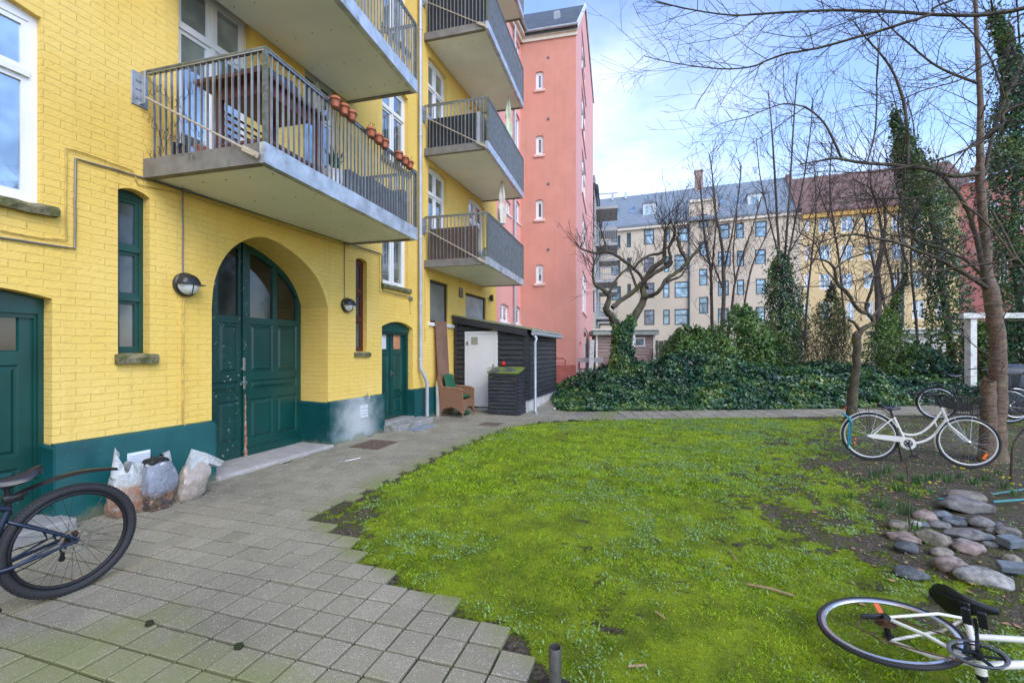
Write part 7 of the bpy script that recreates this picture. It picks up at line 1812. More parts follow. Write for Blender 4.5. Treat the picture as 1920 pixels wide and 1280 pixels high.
mb = MB(); mb.add([roof2(0, 0), roof2(L2, 0), roof2(L2, 1), roof2(0, 1), roof2(0, 0, -.2), roof2(L2, 0, -.2), roof2(L2, 1, -.2), roof2(0, 1, -.2)], [(0,1,2,3),(4,7,6,5),(0,4,5,1),(3,2,6,7),(0,3,7,4),(1,5,6,2)])
pA, pB2 = roof2(0, 1), roof2(L2, 1); mb.add([pA, pB2, pB2-fn0*6+Vector((0,0,-3)), pA-fn0*6+Vector((0,0,-3))], [(0,1,2,3)]); mb.build('roof', M['redtile'], ob_)
mb = MB(); fb(mb, of, 0, L2, eav2-0.45, eav2+0.08, 0, 0.3); M['ochretrim'] = basic('ochre_cornice', (0.60, 0.36, 0.10), 0.8); mb.build('cornice', M['ochretrim'], ob_)
mb = MB(); p0, p1 = roof2(0.0, -0.02, 0.25), roof2(0.0, 1.0, 0.35); mb.bar(p0-fd*0.3, p1-fd*0.3, 0.5, 0.5); mb.build('parapet', M['redtile'], ob_)
for (u0, u1, v0, v1) in ((1480, 1500, 350, 385), (1585, 1602, 352, 382)):
    a, b = uhit(u0, pB, fd), uhit(u1, pB, fd); a = max(a, 0.3)
    if b-a > 0.8: p = pB+fd*((a+b)/2)-fn0*0.95; dormer(a, b, zpx(p, v1), zpx(p, v0), ob_, fnm=of)
mb = MB(); a = uhit(1692, pB, fd); mb.tube([fpt(of, a, 0.5, 0.12), fpt(of, a, eav2, 0.12)], 0.09, 8); mb.build('downpipe', M['petrol'], ob_)
# red building seen behind the cherry tree
rb = thing('red_building', 'pinkish red apartment building seen between the ivy columns at the right', 'building', tuple(DP(1850, HY, 36)))
q0 = DP(1798, HY, 37); q1 = DP(1990, HY, 31); q0.z = q1.z = 0; rd = (q1-q0).normalized(); rn = Vector((rd.y, -rd.x, 0)); rn = rn if rn.dot(-q0) > 0 else -rn
rf_ = frame(q0, rd, rn); L3 = (q1-q0).length; ez = zpx(q0, 372)
rw = [fwin(q0, rd, rf_, *c_) for c_ in ((1856, 1872, 375, 410), (1872, 1890, 480, 530), (1845, 1850, 560, 590), (1900, 1925, 390, 430), (1800, 1810, 470, 510))]
rw = [r_ for r_ in rw if r_[0] > 0.1]
mb = MB(); wall(mb, [(0, 0), (L3, 0), (L3, ez+1), (0, ez+1)], [rect(*r_) for r_ in rw], rf_, 0.15); M['farred'] = basic('red_render', (0.62, 0.24, 0.21), 0.9, var=0.1, vscale=1); mb.build('wall', M['farred'], rb, recalc=False)
for r_ in rw: far_window(rf_, r_, rb, 'white')
mb = MB(); a_, b_ = fpt(rf_, -0.2, ez+1, 0.4), fpt(rf_, L3, ez+1, 0.4); mb.add([a_, b_, b_-rn*5+Vector((0,0,4)), a_-rn*5+Vector((0,0,4))], [(0,1,2,3)]); mb.build('roof', M['redtile'], rb)
# grey wing with stacked balconies behind the pink tower
gw0 = pke+Vector((0.0, 0.6, 0)); gd = camdir(12.9); gL = 16.0
gn = Vector((gd.y, -gd.x, 0)); gf = frame(gw0, gd, gn)
gwb = thing('grey_building', 'grey rear wing with stacked steel balconies just behind the pink tower', 'building', tuple(gw0))
gtop = zpx(gw0, 348)
hs = []; zb_ = []
for k in range(5):
    z = 1.0+2.95*k
    for a in (1.2, 4.5, 8.0, 11.5): hs.append((a, a+1.3, z+0.6, z+2.2))
mb = MB(); wall(mb, [(0, 0), (gL, 0), (gL, gtop), (0, gtop)], [rect(*h) for h in hs], gf, 0.15); M['greyrender'] = basic('grey_render', (0.40, 0.39, 0.38), 0.9, var=0.1, vscale=.6); mb.build('wall', M['greyrender'], gwb, recalc=False)
for h in hs: far_window(gf, h, gwb, 'white', mull=())
mb = MB(); e0_, e1_ = fpt(gf, -0.1, gtop, 0.3), fpt(gf, gL, gtop, 0.3); mb.add([e0_, e1_, e1_-gn*5+Vector((0,0,3)), e0_-gn*5+Vector((0,0,3))], [(0,1,2,3)]); mb.build('roof', M['slate'], gwb)
for k in range(1, 5):
    z = 1.0+2.95*k
    for a in (3.0, 9.5):
        mb = MB(); fb(mb, gf, a, a+3.6, z+0.1, z+0.32, 0.0, 1.7); b_ = mb.build('balcony', M['greyrender'], gwb)
        mb = MB()
        for (s0, s1, d0, d1) in ((a, a+3.6, 1.66, 1.70), (a, a+0.04, 0, 1.66), (a+3.56, a+3.6, 0, 1.66)): fb(mb, gf, s0, s1, z+1.28, z+1.36, d0, d1)
        for i in range(24): fb(mb, gf, a+3.6*i/24, a+3.6*i/24+0.03, z+0.32, z+1.28, 1.67, 1.69)
        for i in range(10): fb(mb, gf, a, a+0.03, z+0.32, z+1.28, 1.66*i/10, 1.66*i/10+0.03)
        mb.build('railing', M['galv'], b_)

# ---- low outbuildings, fence, posts
M['oldwood'], t_, b_ = newmat('weathered_boards'); q = NT(t_); P = q.pos()
mp = q.n('ShaderNodeMapping'); q.link(P, mp.inputs[0]); mp.inputs['Scale'].default_value = (1.0, 1.0, 14)
q.link(q.mix(q.ramp(q.noise(mp.outputs[0], 1.2, 7, .7), .3, .72), (0.21, 0.11, 0.075), (0.40, 0.34, 0.31)), b_.inputs['Base Color']); b_.inputs['Roughness'].default_value = 0.85
M['greygreen'] = basic('grey_green_felt', (0.33, 0.36, 0.31), 0.85, var=0.15, vscale=3); M['greenboard'] = woodpaint('green_fence_board', (0.075, 0.10, 0.055), chip=(0.16, 0.16, 0.12), amt=(.5, .7), rough=.8)
def outbuilding(u0, u1, vr0, vr1, dpt, label, name='outbuilding', win=None, m='oldwood', vdoor=None):
    p0, p1 = DP(u0, HY, dpt), DP(u1, HY, dpt-0.3); p0.z = p1.z = 0; d = (p1-p0).normalized(); n = Vector((d.y, -d.x, 0)); n = n if n.dot(-p0) > 0 else -n; L_ = (p1-p0).length
    t = thing(name, label, 'shed', tuple(p0)); fn = frame(p0, d, n); zr0, zr1 = zpx(p0, vr0), zpx(p0, vr1)
    mb = MB(); boards(mb, fn, 0, L_, 0.2, lambda a: zr1, 0.16); fb(mb, fn, 0, L_, 0.2, zr1, -2.5, 0.0); mb.build('wall', M[m], t)
    mb = MB(); fb(mb, fn, -0.15, L_+0.15, zr1, zr0, -2.7, 0.28); mb.build('roof', M['greygreen'], t)
    mb = MB(); fb(mb, fn, -0.2, L_+0.2, zr0-0.04, zr0+0.03, 0.28, 0.34); mb.build('roof_edge', M['cream'], t)
    if win:
        a, b = uhit(win[0], p0, d), uhit(win[1], p0, d); z0, z1 = zpx(p0, win[3]), zpx(p0, win[2]); mb = MB(); fb(mb, fn, a, b, z0, z1, 0.03, 0.07); f = mb.build('window', M['cream'], t); g = MB(); fb(g, fn, a+0.07, b-0.07, z0+0.07, z1-0.07, 0.07, 0.075); g.build('glass', M['glassfar'], f)
    mb = MB()
    for a in (0.0, L_-0.1): fb(mb, fn, a, a+0.1, 0.2, zr1, 0.03, 0.06)
    mb.build('corner_board', M['cream'], t)
    return t
outbuilding(1117, 1228, 618, 628, 23.5, 'weathered brown board outbuilding with a small window behind the ivy-clad apple tree', win=(1189, 1209, 633, 650))
outbuilding(1290, 1352, 617, 627, 24, 'grey board outbuilding behind the two thin bare trees')
outbuilding(1478, 1508, 619, 629, 24, 'small pale outbuilding end right of the left ivy column')
outbuilding(1690, 1790, 617, 626, 25, 'whitewashed low outbuilding behind the ivy by the ochre building', m='rendered')
f0, f1 = DP(1229, HY, 23.2), DP(1292, HY, 23.2); f0.z = f1.z = 0; fd_ = (f1-f0).normalized(); fnn = Vector((fd_.y, -fd_.x, 0)); ff = frame(f0, fd_, fnn if fnn.dot(-f0) > 0 else -fnn)
t = thing('board_fence', 'green-grey upright board fence between the two outbuildings', 'fence', tuple(f0)); Lf = (f1-f0).length; mb = MB(); a = 0; i = 0
while a < Lf: fb(mb, ff, a, a+0.13, 0.3, zpx(f0, 637)-rnd.uniform(0, .06), 0.0+0.02*(i % 2), 0.02+0.02*(i % 2)); a += 0.145; i += 1
mb.build('boards', M['greenboard'], t); mb = MB(); fb(mb, ff, 0, Lf, 0.8, 0.9, -0.05, -0.001); fb(mb, ff, 0, Lf, 1.7, 1.8, -0.05, -0.001); mb.build('rail', M['greenboard'], t)
M['whitewood'] = basic('flaking_white_wood', (0.62, 0.62, 0.58), 0.8, var=0.12, vscale=8, c2=(0.35, 0.34, 0.28), cscale=6, cut=(0.5, 0.7))
def post(u, v0, v1, d, w_, label, cap=False, lean=(0, 0)):
    p = DP(u, HY, d); z0, z1 = max(hz(p.x, p.y)-.05, zpx(p, v1)), zpx(p, v0); mb = MB(); q_ = Vector((p.x+lean[0], p.y+lean[1], z1)); mb.bar((p.x, p.y, z0), q_, w_, w_, (-ca, -sa, 0))
    if cap: mb.box((p.x-w_*.8, p.y-w_*.8, z1), (p.x+w_*.8, p.y+w_*.8, z1+0.12))
    o = mb.build('timber_post', M['whitewood']); tag(o, label, 'post', 'pale posts at the back of the garden'); return o
post(1107, 637, 720, 17.5, 0.17, 'pale leaning post right of the dark bench by the pink building', lean=(0.06, 0))
post(1187, 628, 700, 21, 0.16, 'pale post just right of the ivy-clad apple trunk')
post(1270, 628, 690, 22, 0.14, 'pale post with a square dark cap in front of the board fence', cap=True)
# pergola with white post and beam
pg_b = G(1820, 740); pg_b = DP(1820, HY, 12.2); pg_b.z = hz(pg_b.x, pg_b.y)
zt_ = zpx(pg_b, 597); t = thing('pergola', 'white timber pergola frame behind the cherry trunk', 'pergola', tuple(pg_b))
mb = MB(); mb.bar((pg_b.x, pg_b.y, pg_b.z-0.05), (pg_b.x, pg_b.y, zt_), 0.17, 0.17, (-ca, -sa, 0)); mb.build('post', M['whitewood'], t)
bd = camdir(92); e0_ = DP(1802, HY, 12.15); e0_.z = 0; e1_ = e0_+bd*4.2; mb = MB(); mb.bar((e0_.x, e0_.y, zt_+0.07), (e1_.x, e1_.y, zt_+0.07), 0.15, 0.14); mb.build('beam', M['whitewood'], t)
mb = MB(); e2_ = e0_+bd*4.0; mb.bar((e2_.x, e2_.y, 0.2), (e2_.x, e2_.y, zt_), 0.17, 0.17, (-ca, -sa, 0)); mb.build('post', M['whitewood'], t)
# bench, red rack, block
bp = G(1093, 712); t = thing('garden_bench', 'small dark bench with a light backrest board beside the pink tower', 'bench', tuple(bp)); bdv = camdir(100); bnv = Vector((-bdv.y, bdv.x, 0))
def BQ(a, b, z): v = bp+bdv*a+bnv*b; return Vector((v.x, v.y, bp.z+z))
mb = MB(); mb.bar(BQ(-.2, 0, .42), BQ(.8, 0, .42), 0.35, 0.04); mb.build('seat', M['tar'], t)
mb = MB(); mb.bar(BQ(-.2, .18, .78), BQ(.8, .18, .78), 0.03, 0.18); mb.build('backrest', M['greyrender'], t)
for a in (-.15, .75):
    mb = MB(); mb.bar(BQ(a, -.12, 0), BQ(a, -.12, .42), 0.05, 0.05, (1,0,0)); mb.bar(BQ(a, .16, 0), BQ(a, .2, .85), 0.05, 0.05, (1,0,0)); mb.build('leg', M['tar'], t)
rp = G(1050, 716); M['redpaint'] = basic('dull_red_rack', (0.30, 0.06, 0.045), 0.5); t = thing('bicycle_rack', 'dull red tubular gate rack at the foot of the pink tower', 'rack', tuple(rp)); mb = MB(); hh = 0.95
RQ = lambda a, z: rp+FD*a+Vector((0, 0, z)); mb.tube([RQ(-.45, .92), RQ(.12, .92), RQ(.2, .84), RQ(.2, 0)], 0.018, 8)
mb.tube([RQ(-.45, 0), RQ(-.45, .92)], 0.018, 8); mb.build('frame', M['redpaint'], t)
for z in (.2, .38, .56, .74): mb = MB(); mb.tube([RQ(-.45, z), RQ(.2, z)], 0.010, 6); mb.build('bar', M['redpaint'], t)
p = G(1078, 713); mb = MB(); mb.bbox((p.x-.14, p.y-.1, p.z), (p.x+.14, p.y+.18, p.z+.45), 0.015); o = mb.build('concrete_block', M['concrete']); tag(o, 'upright grey concrete block at the corner of the pink tower', 'block')
p = G(1078, 768); mb = MB(); mb.lathe([(0.0, 0), (0.03, 0.006), (0.035, 0.03), (0.02, 0.055), (0, 0.06)], 10, G(1040, 768)); o = mb.build('pale_ball', M['whitewood'], None, smooth=True); tag(o, 'small pale ball on the paving near the start of the ivy', 'ball')

# ================================================================ things on the balconies
M['redwood'] = woodpaint('dark_red_wood', (0.13, 0.045, 0.030), chip=(0.22, 0.10, 0.06), amt=(.6, .8), rough=.5); M['bluecover'] = basic('dark_blue_cover', (0.018, 0.028, 0.045), 0.4, var=0.3, vscale=5, bump=0.5, bscale=18, bdist=0.03)
dz = zdeck+fas1-0.02
def qloc(u, v, z):           # balcony-local a, b of the point at height z seen at a pixel
    r = ray(u, v); t = (z-CAMH)/r[2]; w_ = Vector((r[0]*t, r[1]*t, 0))-o1; return w_.dot(EX), w_.dot(EY)
def lbox(mb, Q, a0, a1, b0, b1, z0, z1): mb.add([Q(a0, b0, z0), Q(a1, b0, z0), Q(a1, b1, z0), Q(a0, b1, z0), Q(a0, b0, z1), Q(a1, b0, z1), Q(a1, b1, z1), Q(a0, b1, z1)], [(0,3,2,1),(4,5,6,7),(0,1,5,4),(1,2,6,5),(2,3,7,6),(3,0,4,7)])
t = thing('balcony_table', 'dark red wooden table with shelves behind the near balcony railing', 'table', tuple(Q1(1.0, 0.5, dz)))
a0, a1, b0, b1 = 0.72, 1.42, 0.22, 1.05
mb = MB(); lbox(mb, Q1, a0-0.14, a1+0.05, b0-0.12, b1+0.08, dz+0.80, dz+0.84); mb.build('table_top', M['redwood'], t)
for (a, b) in ((a0, b0), (a1-.06, b0), (a0, b1-.06), (a1-.06, b1-.06)): mb = MB(); lbox(mb, Q1, a, a+.07, b, b+.07, dz, dz+.80); mb.build('leg', M['redwood'], t)
mb = MB(); lbox(mb, Q1, a0+.01, a1-.01, b0+.01, b1-.01, dz+.16, dz+.19); mb.build('shelf', M['redwood'], t)
mb = MB(); lbox(mb, Q1, a0+.07, a1-.06, b0+.01, b0+.03, dz+.66, dz+.795); lbox(mb, Q1, a1-.03, a1-.01, b0+.07, b1-.06, dz+.66, dz+.795); mb.build('apron', M['redwood'], t)
for i in range(5): mb = MB(); lbox(mb, Q1, a0+.02, a0+.04, b0+.07, b1-.06, dz+.26+i*.08, dz+.28+i*.08); mb.build('slat', M['redwood'], t)
mb = MB(); c = Q1(1.12, 0.62, dz+0.86)
vs = []; fs = []; n, m_ = 20, 9
for j in range(m_+1):
    ph = j/m_*math.pi/2
    for i in range(n): a = 6.2832*i/n; rr = math.cos(ph)**0.6; vs.append(Q1(1.08+0.30*rr*math.cos(a)*(1+.05*math.sin(5*a)), 0.66+0.42*rr*math.sin(a), dz+0.845+0.27*math.sin(ph)+0.02*math.sin(4*a+j)))
for j in range(m_):
    for i in range(n): fs.append((j*n+i, j*n+(i+1) % n, (j+1)*n+(i+1) % n, (j+1)*n+i))
mb.add(vs, fs); o = mb.build('grill_cover', M['bluecover'], None, smooth=True); tag(o, 'dark blue bulging cover lying on the red balcony table', 'cover')
# wicker lounge at the far end of the near balcony
M['greywicker'] = basic('grey_wicker', (0.10, 0.095, 0.09), 0.8, var=0.4, vscale=60, bump=0.5, bscale=120)
for (b0, b1, lab) in ((1.55, 1.95, 'brown-grey wicker stool next to the plant on the near balcony'), (2.05, 3.15, 'grey wicker sofa at the far end of the near balcony')):
    t = thing('wicker_sofa' if b1 > 2 else 'wicker_stool', lab, 'garden furniture', tuple(Q1(1.0, b0, dz))); mb = MB(); lbox(mb, Q1, 0.75, 1.48, b0, b1, dz, dz+.36); mb.build('seat', M['greywicker'], t)
    if b1 > 2: 
        mb = MB(); lbox(mb, Q1, 0.60, 0.75, b0, b1, dz, dz+.68); lbox(mb, Q1, 0.75, 1.48, b1-.12, b1+.02, dz+.36, dz+.60); mb.build('backrest', M['greywicker'], t); mb = MB(); lbox(mb, Q1, 0.76, 1.46, b0+.02, b1-.13, dz+.361, dz+.46); mb.build('cushion', M['bluecover'], t)
def leafplant(c, h, n, spread, lab, name='potted_plant', pot_r=0.09, pot_h=0.16, potm='terracotta', leaf_m='tuft', cat='potted plant', lw=0.012):
    t = thing(name, lab, cat, tuple(c)); mb = MB(); mb.lathe([(pot_r*.72, 0), (pot_r, pot_h), (pot_r*1.08, pot_h), (pot_r*1.08, pot_h+.02), (pot_r*.92, pot_h+.02), (pot_r*.9, pot_h-.01)], 18, c, capt=True); mb.build('pot', M[potm], t, smooth=40)
    mb = MB()
    for i in range(n):
        a = rnd.random()*6.28; l = h*rnd.uniform(.5, 1); s_ = spread*rnd.uniform(.3, 1); b = Vector(c)+Vector((0,0,pot_h)); e = b+Vector((math.cos(a)*s_, math.sin(a)*s_, l)); md = b.lerp(e, .5)+Vector((0,0,.02)); sd2 = Vector((-math.sin(a), math.cos(a), 0))*lw
        mb.add([b-sd2*.3, b+sd2*.3, md+sd2, md-sd2, e], [(0,1,2,3), (3,2,4)])
    mb.build('leaves', M[leaf_m], t, recalc=False); return t
M['leafgreen'] = basic('leaf_green', (0.05, 0.16, 0.04), 0.4, var=.4, vscale=20)
leafplant(Q1(1.42, 1.32, dz), 0.34, 60, 0.16, 'leafy green plant in a white pot behind the near balcony bars', potm='white', pot_r=.12, pot_h=.22, leaf_m='leafgreen', lw=.02)
leafplant(Q1(0.35, 0.12, dz), 0.20, 20, 0.1, 'small dark pot with dry stems at the wall corner of the near balcony', potm='blackmetal', pot_r=.07, leaf_m='twig', lw=.004)
leafplant(Q1(0.62, 0.16, dz), 0.10, 12, 0.08, 'small terracotta pot beside the dark one on the near balcony', pot_r=.07, pot_h=.12, leaf_m='twig', lw=.004)
# nine flower pots in wire holders on the outside of the rail
zrail = zt1; k = 0
labs = ['largest terracotta pot nearest the camera on the balcony rail', 'second terracotta pot on the rail, with dry stalks', 'third terracotta pot on the rail, last of the near trio', 'first pot of the middle trio, with dry stalks', 'middle pot of the middle trio on the rail', 'last pot of the middle trio on the rail', 'first pot of the far trio on the rail', 'middle pot of the far trio on the rail', 'farthest terracotta pot on the rail, with dry stalks']
for i, u in enumerate((629, 645, 659, 696, 710, 721, 748, 759, 768)):
    cc = c1-EX*0.0; b = hit(u, c1+EX*0.08, EY); p = c1+EX*0.08+EY*b; p.z = zrail-0.13; s_ = 0.94
    t = thing('flower_pot', labs[i], 'flower pot', tuple(p), 'terracotta pots along the near balcony rail')
    mb = MB(); mb.lathe([(0.042*s_, 0), (0.058*s_, 0.085), (0.066*s_, 0.087), (0.068*s_, 0.12), (0.058*s_, 0.12), (0.055*s_, 0.10)], 20, p, capt=False); mb.build('pot', M['terracotta'], t, smooth=40)
    mb = MB(); mb.lathe([(0.056*s_, 0.098), (0.0, 0.104)], 14, p, capb=False); mb.build('potting_soil', M['soil'], t)
    mb = MB(); mb.torus(p+Vector((0,0,.088)), EX, EY, 0.070, 0.0028, 24, 5); mb.torus(p+Vector((0,0,.0)), EX, EY, 0.050, 0.0028, 20, 5)
    for q_ in range(5): a = q_*1.256; dv = EX*math.cos(a)+EY*math.sin(a); mb.tube([p+dv*.07+Vector((0,0,.088)), p+dv*.05], 0.0022, 4)
    mb.tube([p-EX*.07+Vector((0,0,.088)), p-EX*.10+Vector((0,0,.135)), p-EX*.13+Vector((0,0,.12))], 0.0028, 4); mb.build('wire_holder', M['blackmetal'], t)
    if i in (1, 3, 8):
        mb = MB()
        for q_ in range(5): a = rnd.random()*6.28; e = p+Vector((math.cos(a)*.04, math.sin(a)*.04, .17)); mb.tube([p+Vector((0,0,.1)), e], 0.002, 4); mb.lathe([(0.002, 0), (0.008, .006), (0.002, .013)], 6, e)
        mb.build('dry_stalks', M['soil'], t)
# thin decorative wire curled across the near balcony end
mb = MB()
for (zz0, ph) in ((zt1-.30, 0), (zt1-.62, 2), (zdeck+fas1+.12, 4)):
    pts = []
    for i in range(70):
        f = i/69; pts.append(Q1(0.08+0.75*f, 0.0+0.02*math.sin(i*1.3+ph), zz0+0.09*math.sin(f*9+ph)+0.05*math.sin(i*0.9+ph*2)-0.1*f))
    mb.tube(pts, 0.0022, 4)
    for i in range(0, 66, 3): mb.tube([pts[i], pts[i]+Vector((rnd.uniform(-.03, .03), -.01, rnd.uniform(-.05, .05)))], 0.0015, 3)
o = mb.build('curly_wire', M['blackmetal']); tag(o, 'thin dark decorative wire curled through the near balcony end bars', 'wire')
# screens behind the bars of the far column
M['brownscreen'] = basic('brown_rattan_screen', (0.125, 0.075, 0.05), 0.8, var=.25, vscale=40, bump=.5, bscale=90); M['blackscreen'] = basic('black_screen', (0.02, 0.022, 0.026), 0.7, var=.3, vscale=30, bump=.4, bscale=70)
M['mesh'] = basic('grey_mesh_sheet', (0.20, 0.235, 0.24), 0.7, 0.1, var=.25, vscale=5, c2=(0.10, 0.12, 0.10), cscale=4, cut=(.5, .7))
def Q2(a, b, z): return o2+EX*a+EY*b+Vector((0, 0, z))
for k, (zz_, m_, hh, lab, a1_) in enumerate(((ZC2[0], 'brownscreen', .74, 'brown woven screen on the lowest far balcony end', 1.30), (ZC2[1], 'blackscreen', .70, 'black slatted screen on the second far balcony end', 1.26), (ZC2[2], 'blackscreen', 1.02, 'tall black screen on the third far balcony end', 1.5))):
    mb = MB(); d_ = zz_+0.16
    if k == 0:
        for i in range(30): lbox(mb, Q2, 0.10, a1_, 0.055, 0.068 if i % 2 else 0.075, d_+hh*i/30, d_+hh*(i+.93)/30)
    else:
        n_ = 26
        for i in range(n_): lbox(mb, Q2, 0.08+(a1_-.08)*i/n_, 0.08+(a1_-.08)*(i+.9)/n_, 0.055, 0.07 if i % 2 else 0.08, d_, d_+hh)
    o = mb.build('privacy_screen', M[m_]); tag(o, lab, 'screen', 'privacy screens at the balcony ends')
    mb = MB(); xo_ = ln2-0.05
    lbox(mb, Q2, xo_-.008, xo_, 0.05, lf2-.05, d_, zz_+hr2-.06); o = mb.build('mesh_sheet', M['mesh']); tag(o, 'grey mesh sheet behind the front bars of the %s far balcony' % ('lowest', 'second', 'third')[k], 'sheet', 'mesh sheets behind the balcony fronts')
mb = MB(); lbox(mb, Q2, 1.28, 1.36, 0.10, 0.75, ZC2[1]+.16, ZC2[1]+.90); o = mb.build('mattress', M['whiteplastic']); tag(o, 'pale blue-white panel standing upright beside the black screen of the second far balcony', 'panel')
def parasol(u, v0, v1, a, zz_, m_, lab):
    b = (hit(u, o2+EX*a, EY)); p = o2+EX*a+EY*b; z0, z1 = zpx(p, v1), zpx(p, v0); t = thing('folded_parasol', lab, 'parasol', (p.x, p.y, zz_)); h = z1-z0
    vs = []; fs = []; n, mm = 16, 14
    for j in range(mm+1):
        f = j/mm; r_ = 0.02+0.085*math.sin(min(1, (1-f)*1.25)*math.pi*.62)*(1 if f > .08 else .8); 
        if 0.42 < f < 0.52: r_ *= 0.62
        for i in range(n): a_ = 6.2832*i/n; rr = r_*(1+.32*math.cos(4*a_+f*3)); vs.append((p.x+rr*math.cos(a_), p.y+rr*math.sin(a_), z0+h*f))
    for j in range(mm):
        for i in range(n): fs.append((j*n+i, j*n+(i+1) % n, (j+1)*n+(i+1) % n, (j+1)*n+i))
    mb = MB(); mb.add(vs, fs); mb.build('canopy', M[m_], t, smooth=50)
    mb = MB(); mb.tube([(p.x, p.y, zz_+.16), (p.x, p.y, z1+.03)], 0.016, 8); mb.lathe([(0.2, 0), (0.2, .05), (.05, .08)], 16, (p.x, p.y, zz_+.16)); mb.build('pole', M['steel'], t)
M['canvas'] = basic('cream_canvas', (0.62, 0.58, 0.50), 0.85, var=.1, vscale=8); M['canvas2'] = basic('pale_green_canvas', (0.55, 0.60, 0.45), 0.85, var=.15, vscale=8)
parasol(941, 338, 420, 1.30, ZC2[0], 'canvas', 'cream folded parasol on the lowest far balcony'); parasol(953, 184, 262, 1.30, ZC2[1], 'canvas2', 'pale green folded parasol on the second far balcony')
# ================================================================ vegetation
def seg_ring(p, d, nrm_, r, n):
    b = d.cross(nrm_); return [p+(nrm_*math.cos(6.2832*j/n)+b*math.sin(6.2832*j/n))*r for j in range(n)]
class Wood:
    """collects tapering limbs and writes them as one mesh"""
    def __init__(s): s.V = []; s.F = []; s.n = 0
    def limb(s, P, r, n=None):
        if n is None: n = 9 if max(r) > 0.05 else (6 if max(r) > 0.018 else (4 if max(r) > 0.008 else 3))
        k = len(P); nrm = None; F_ = []; V_ = []
        for i in range(k):
            d = P[min(i+1, k-1)]-P[max(i-1, 0)]
            if d.length < 1e-7: d = Vector((0,0,1))
            d = d.normalized()
            if nrm is None: nrm = d.orthogonal().normalized()
            else:
                nrm = nrm-d*nrm.dot(d); nrm = nrm.normalized() if nrm.length > 1e-5 else d.orthogonal().normalized()
            V_ += seg_ring(P[i], d, nrm, r[i], n)
        o = s.n
        for i in range(k-1):
            for j in range(n): a = o+i*n+j; b = o+i*n+(j+1) % n; F_.append((a, b, b+n, a+n))
        s.V += V_; s.F += F_; s.n += len(V_)
    def build(s, name, mat_, parent=None):
        V = np.array([v[:] for v in s.V]); Fq = np.array(s.F); return npmesh(name, V, Fq, mat_, smooth=True, parent=parent)
def catmull(P, per=5):
    """smooth a list of (Vector, radius)"""
    out = []
    n = len(P)
    for i in range(n-1):
        p0, p1, p2, p3 = P[max(i-1, 0)][0], P[i][0], P[i+1][0], P[min(i+2, n-1)][0]; r1, r2 = P[i][1], P[i+1][1]
        for k in range(per):
            t = k/per; q = 0.5*((2*p1)+(p2-p0)*t+(2*p0-5*p1+4*p2-p3)*t*t+(3*p1-p0-3*p2+p3)*t*t*t); out.append((q, r1+(r2-r1)*t))
    out.append(P[-1]); return out
TWM = .0045
class G3:
    def __init__(s, seed): s.r = random.Random(seed)
    def v(s): r = s.r; return Vector((r.gauss(0, 1), r.gauss(0, 1), r.gauss(0, 1)))
def sprout(W, p, d, L_, r, g, lvl, up=0.15, wig=0.16, kids=4, ang=0.75, shrink=0.55, buds=None, segl=None):
    """one wandering shoot with side shoots"""
    n = max(3, int(L_/(segl or 0.12))); P = [p]; st = L_/n; d = d.normalized()
    for i in range(n):
        d = (d+g.v()*wig*0.55+Vector((0, 0, up*0.25))).normalized(); P.append(P[-1]+d*st)
    rr = [max(TWM, r*(1-0.80*i/n)) for i in range(n+1)]; W.limb(P, rr)
    if buds is not None and lvl <= 1:
        for i in range(1, n+1):
            if g.r.random() < 0.5: buds.append(P[i])
    if lvl > 0:
        for k in range(kids):
            t = 0.18+0.8*(k+g.r.random())/kids; i = min(n-1, int(t*n)); base = P[i]; dd = (P[i+1]-P[i]).normalized(); o_ = dd.cross(g.v()).normalized(); nd = (dd*math.cos(ang)+o_*math.sin(ang)).normalized()
            sprout(W, base, nd, L_*shrink*g.r.uniform(.55, 1.15)*(1-0.45*t), rr[i]*0.62, g, lvl-1, up, wig, max(2, kids-1), ang, shrink, buds, segl)
K_W = 0.80
def pxlimb(W, pts, g, taper=None, per=5, jit=0.0, r_end=None):
    """limb measured on the photograph: (u, v, depth, thickness in pixels)"""
    P = []
    for (u, v, d, w_) in pts: q = DP(u, v, d); P.append((q, max(0.0025, w_*K_W/2*d/F)))
    C_ = catmull(P, per); C_ = [(q+g.v()*(jit*r), r) for q, r in C_]; W.limb([q for q, r in C_], [r for q, r in C_]); return C_
def twigs_along(W, C_, g, every=0.22, L_=0.7, lvl=1, r=0.006, up=0.2, wig=0.2, kids=3, start=0.1, buds=None, ang=0.9, bias=None):
    acc = 0; tot = len(C_)
    for i in range(1, tot):
        seg = (C_[i][0]-C_[i-1][0]); acc += seg.length
        if acc > every and i/tot > start:
            acc = 0; d = seg.normalized(); o_ = d.cross(g.v()).normalized(); nd = d*math.cos(ang)+o_*math.sin(ang)
            if bias is not None: nd = nd+Vector(bias)*0.8
            sprout(W, C_[i][0], nd, L_*g.r.uniform(.45, 1.3), min(r, C_[i][1]*.6)*g.r.uniform(.7, 1.2), g, lvl, up, wig, kids, buds=buds)
M['bark'] = basic('dark_bark', (0.072, 0.054, 0.040), 0.9, var=0.4, vscale=14, c2=(0.095, 0.10, 0.035), cscale=5, cut=(0.48, 0.64), bump=1.0, bscale=45, bdist=0.015)
M['greybark'] = basic('grey_brown_bark', (0.085, 0.070, 0.058), 0.9, var=0.3, vscale=10, bump=0.8, bscale=40, bdist=0.01)
M['twigbark'] = basic('twig_bark', (0.050, 0.036, 0.030), 0.85, var=0.3, vscale=6)
M['cherry'], t_, b_ = newmat('banded_cherry_bark'); q = NT(t_); P = q.pos(); mp = q.n('ShaderNodeMapping'); q.link(P, mp.inputs[0]); mp.inputs['Scale'].default_value = (6, 6, 30)
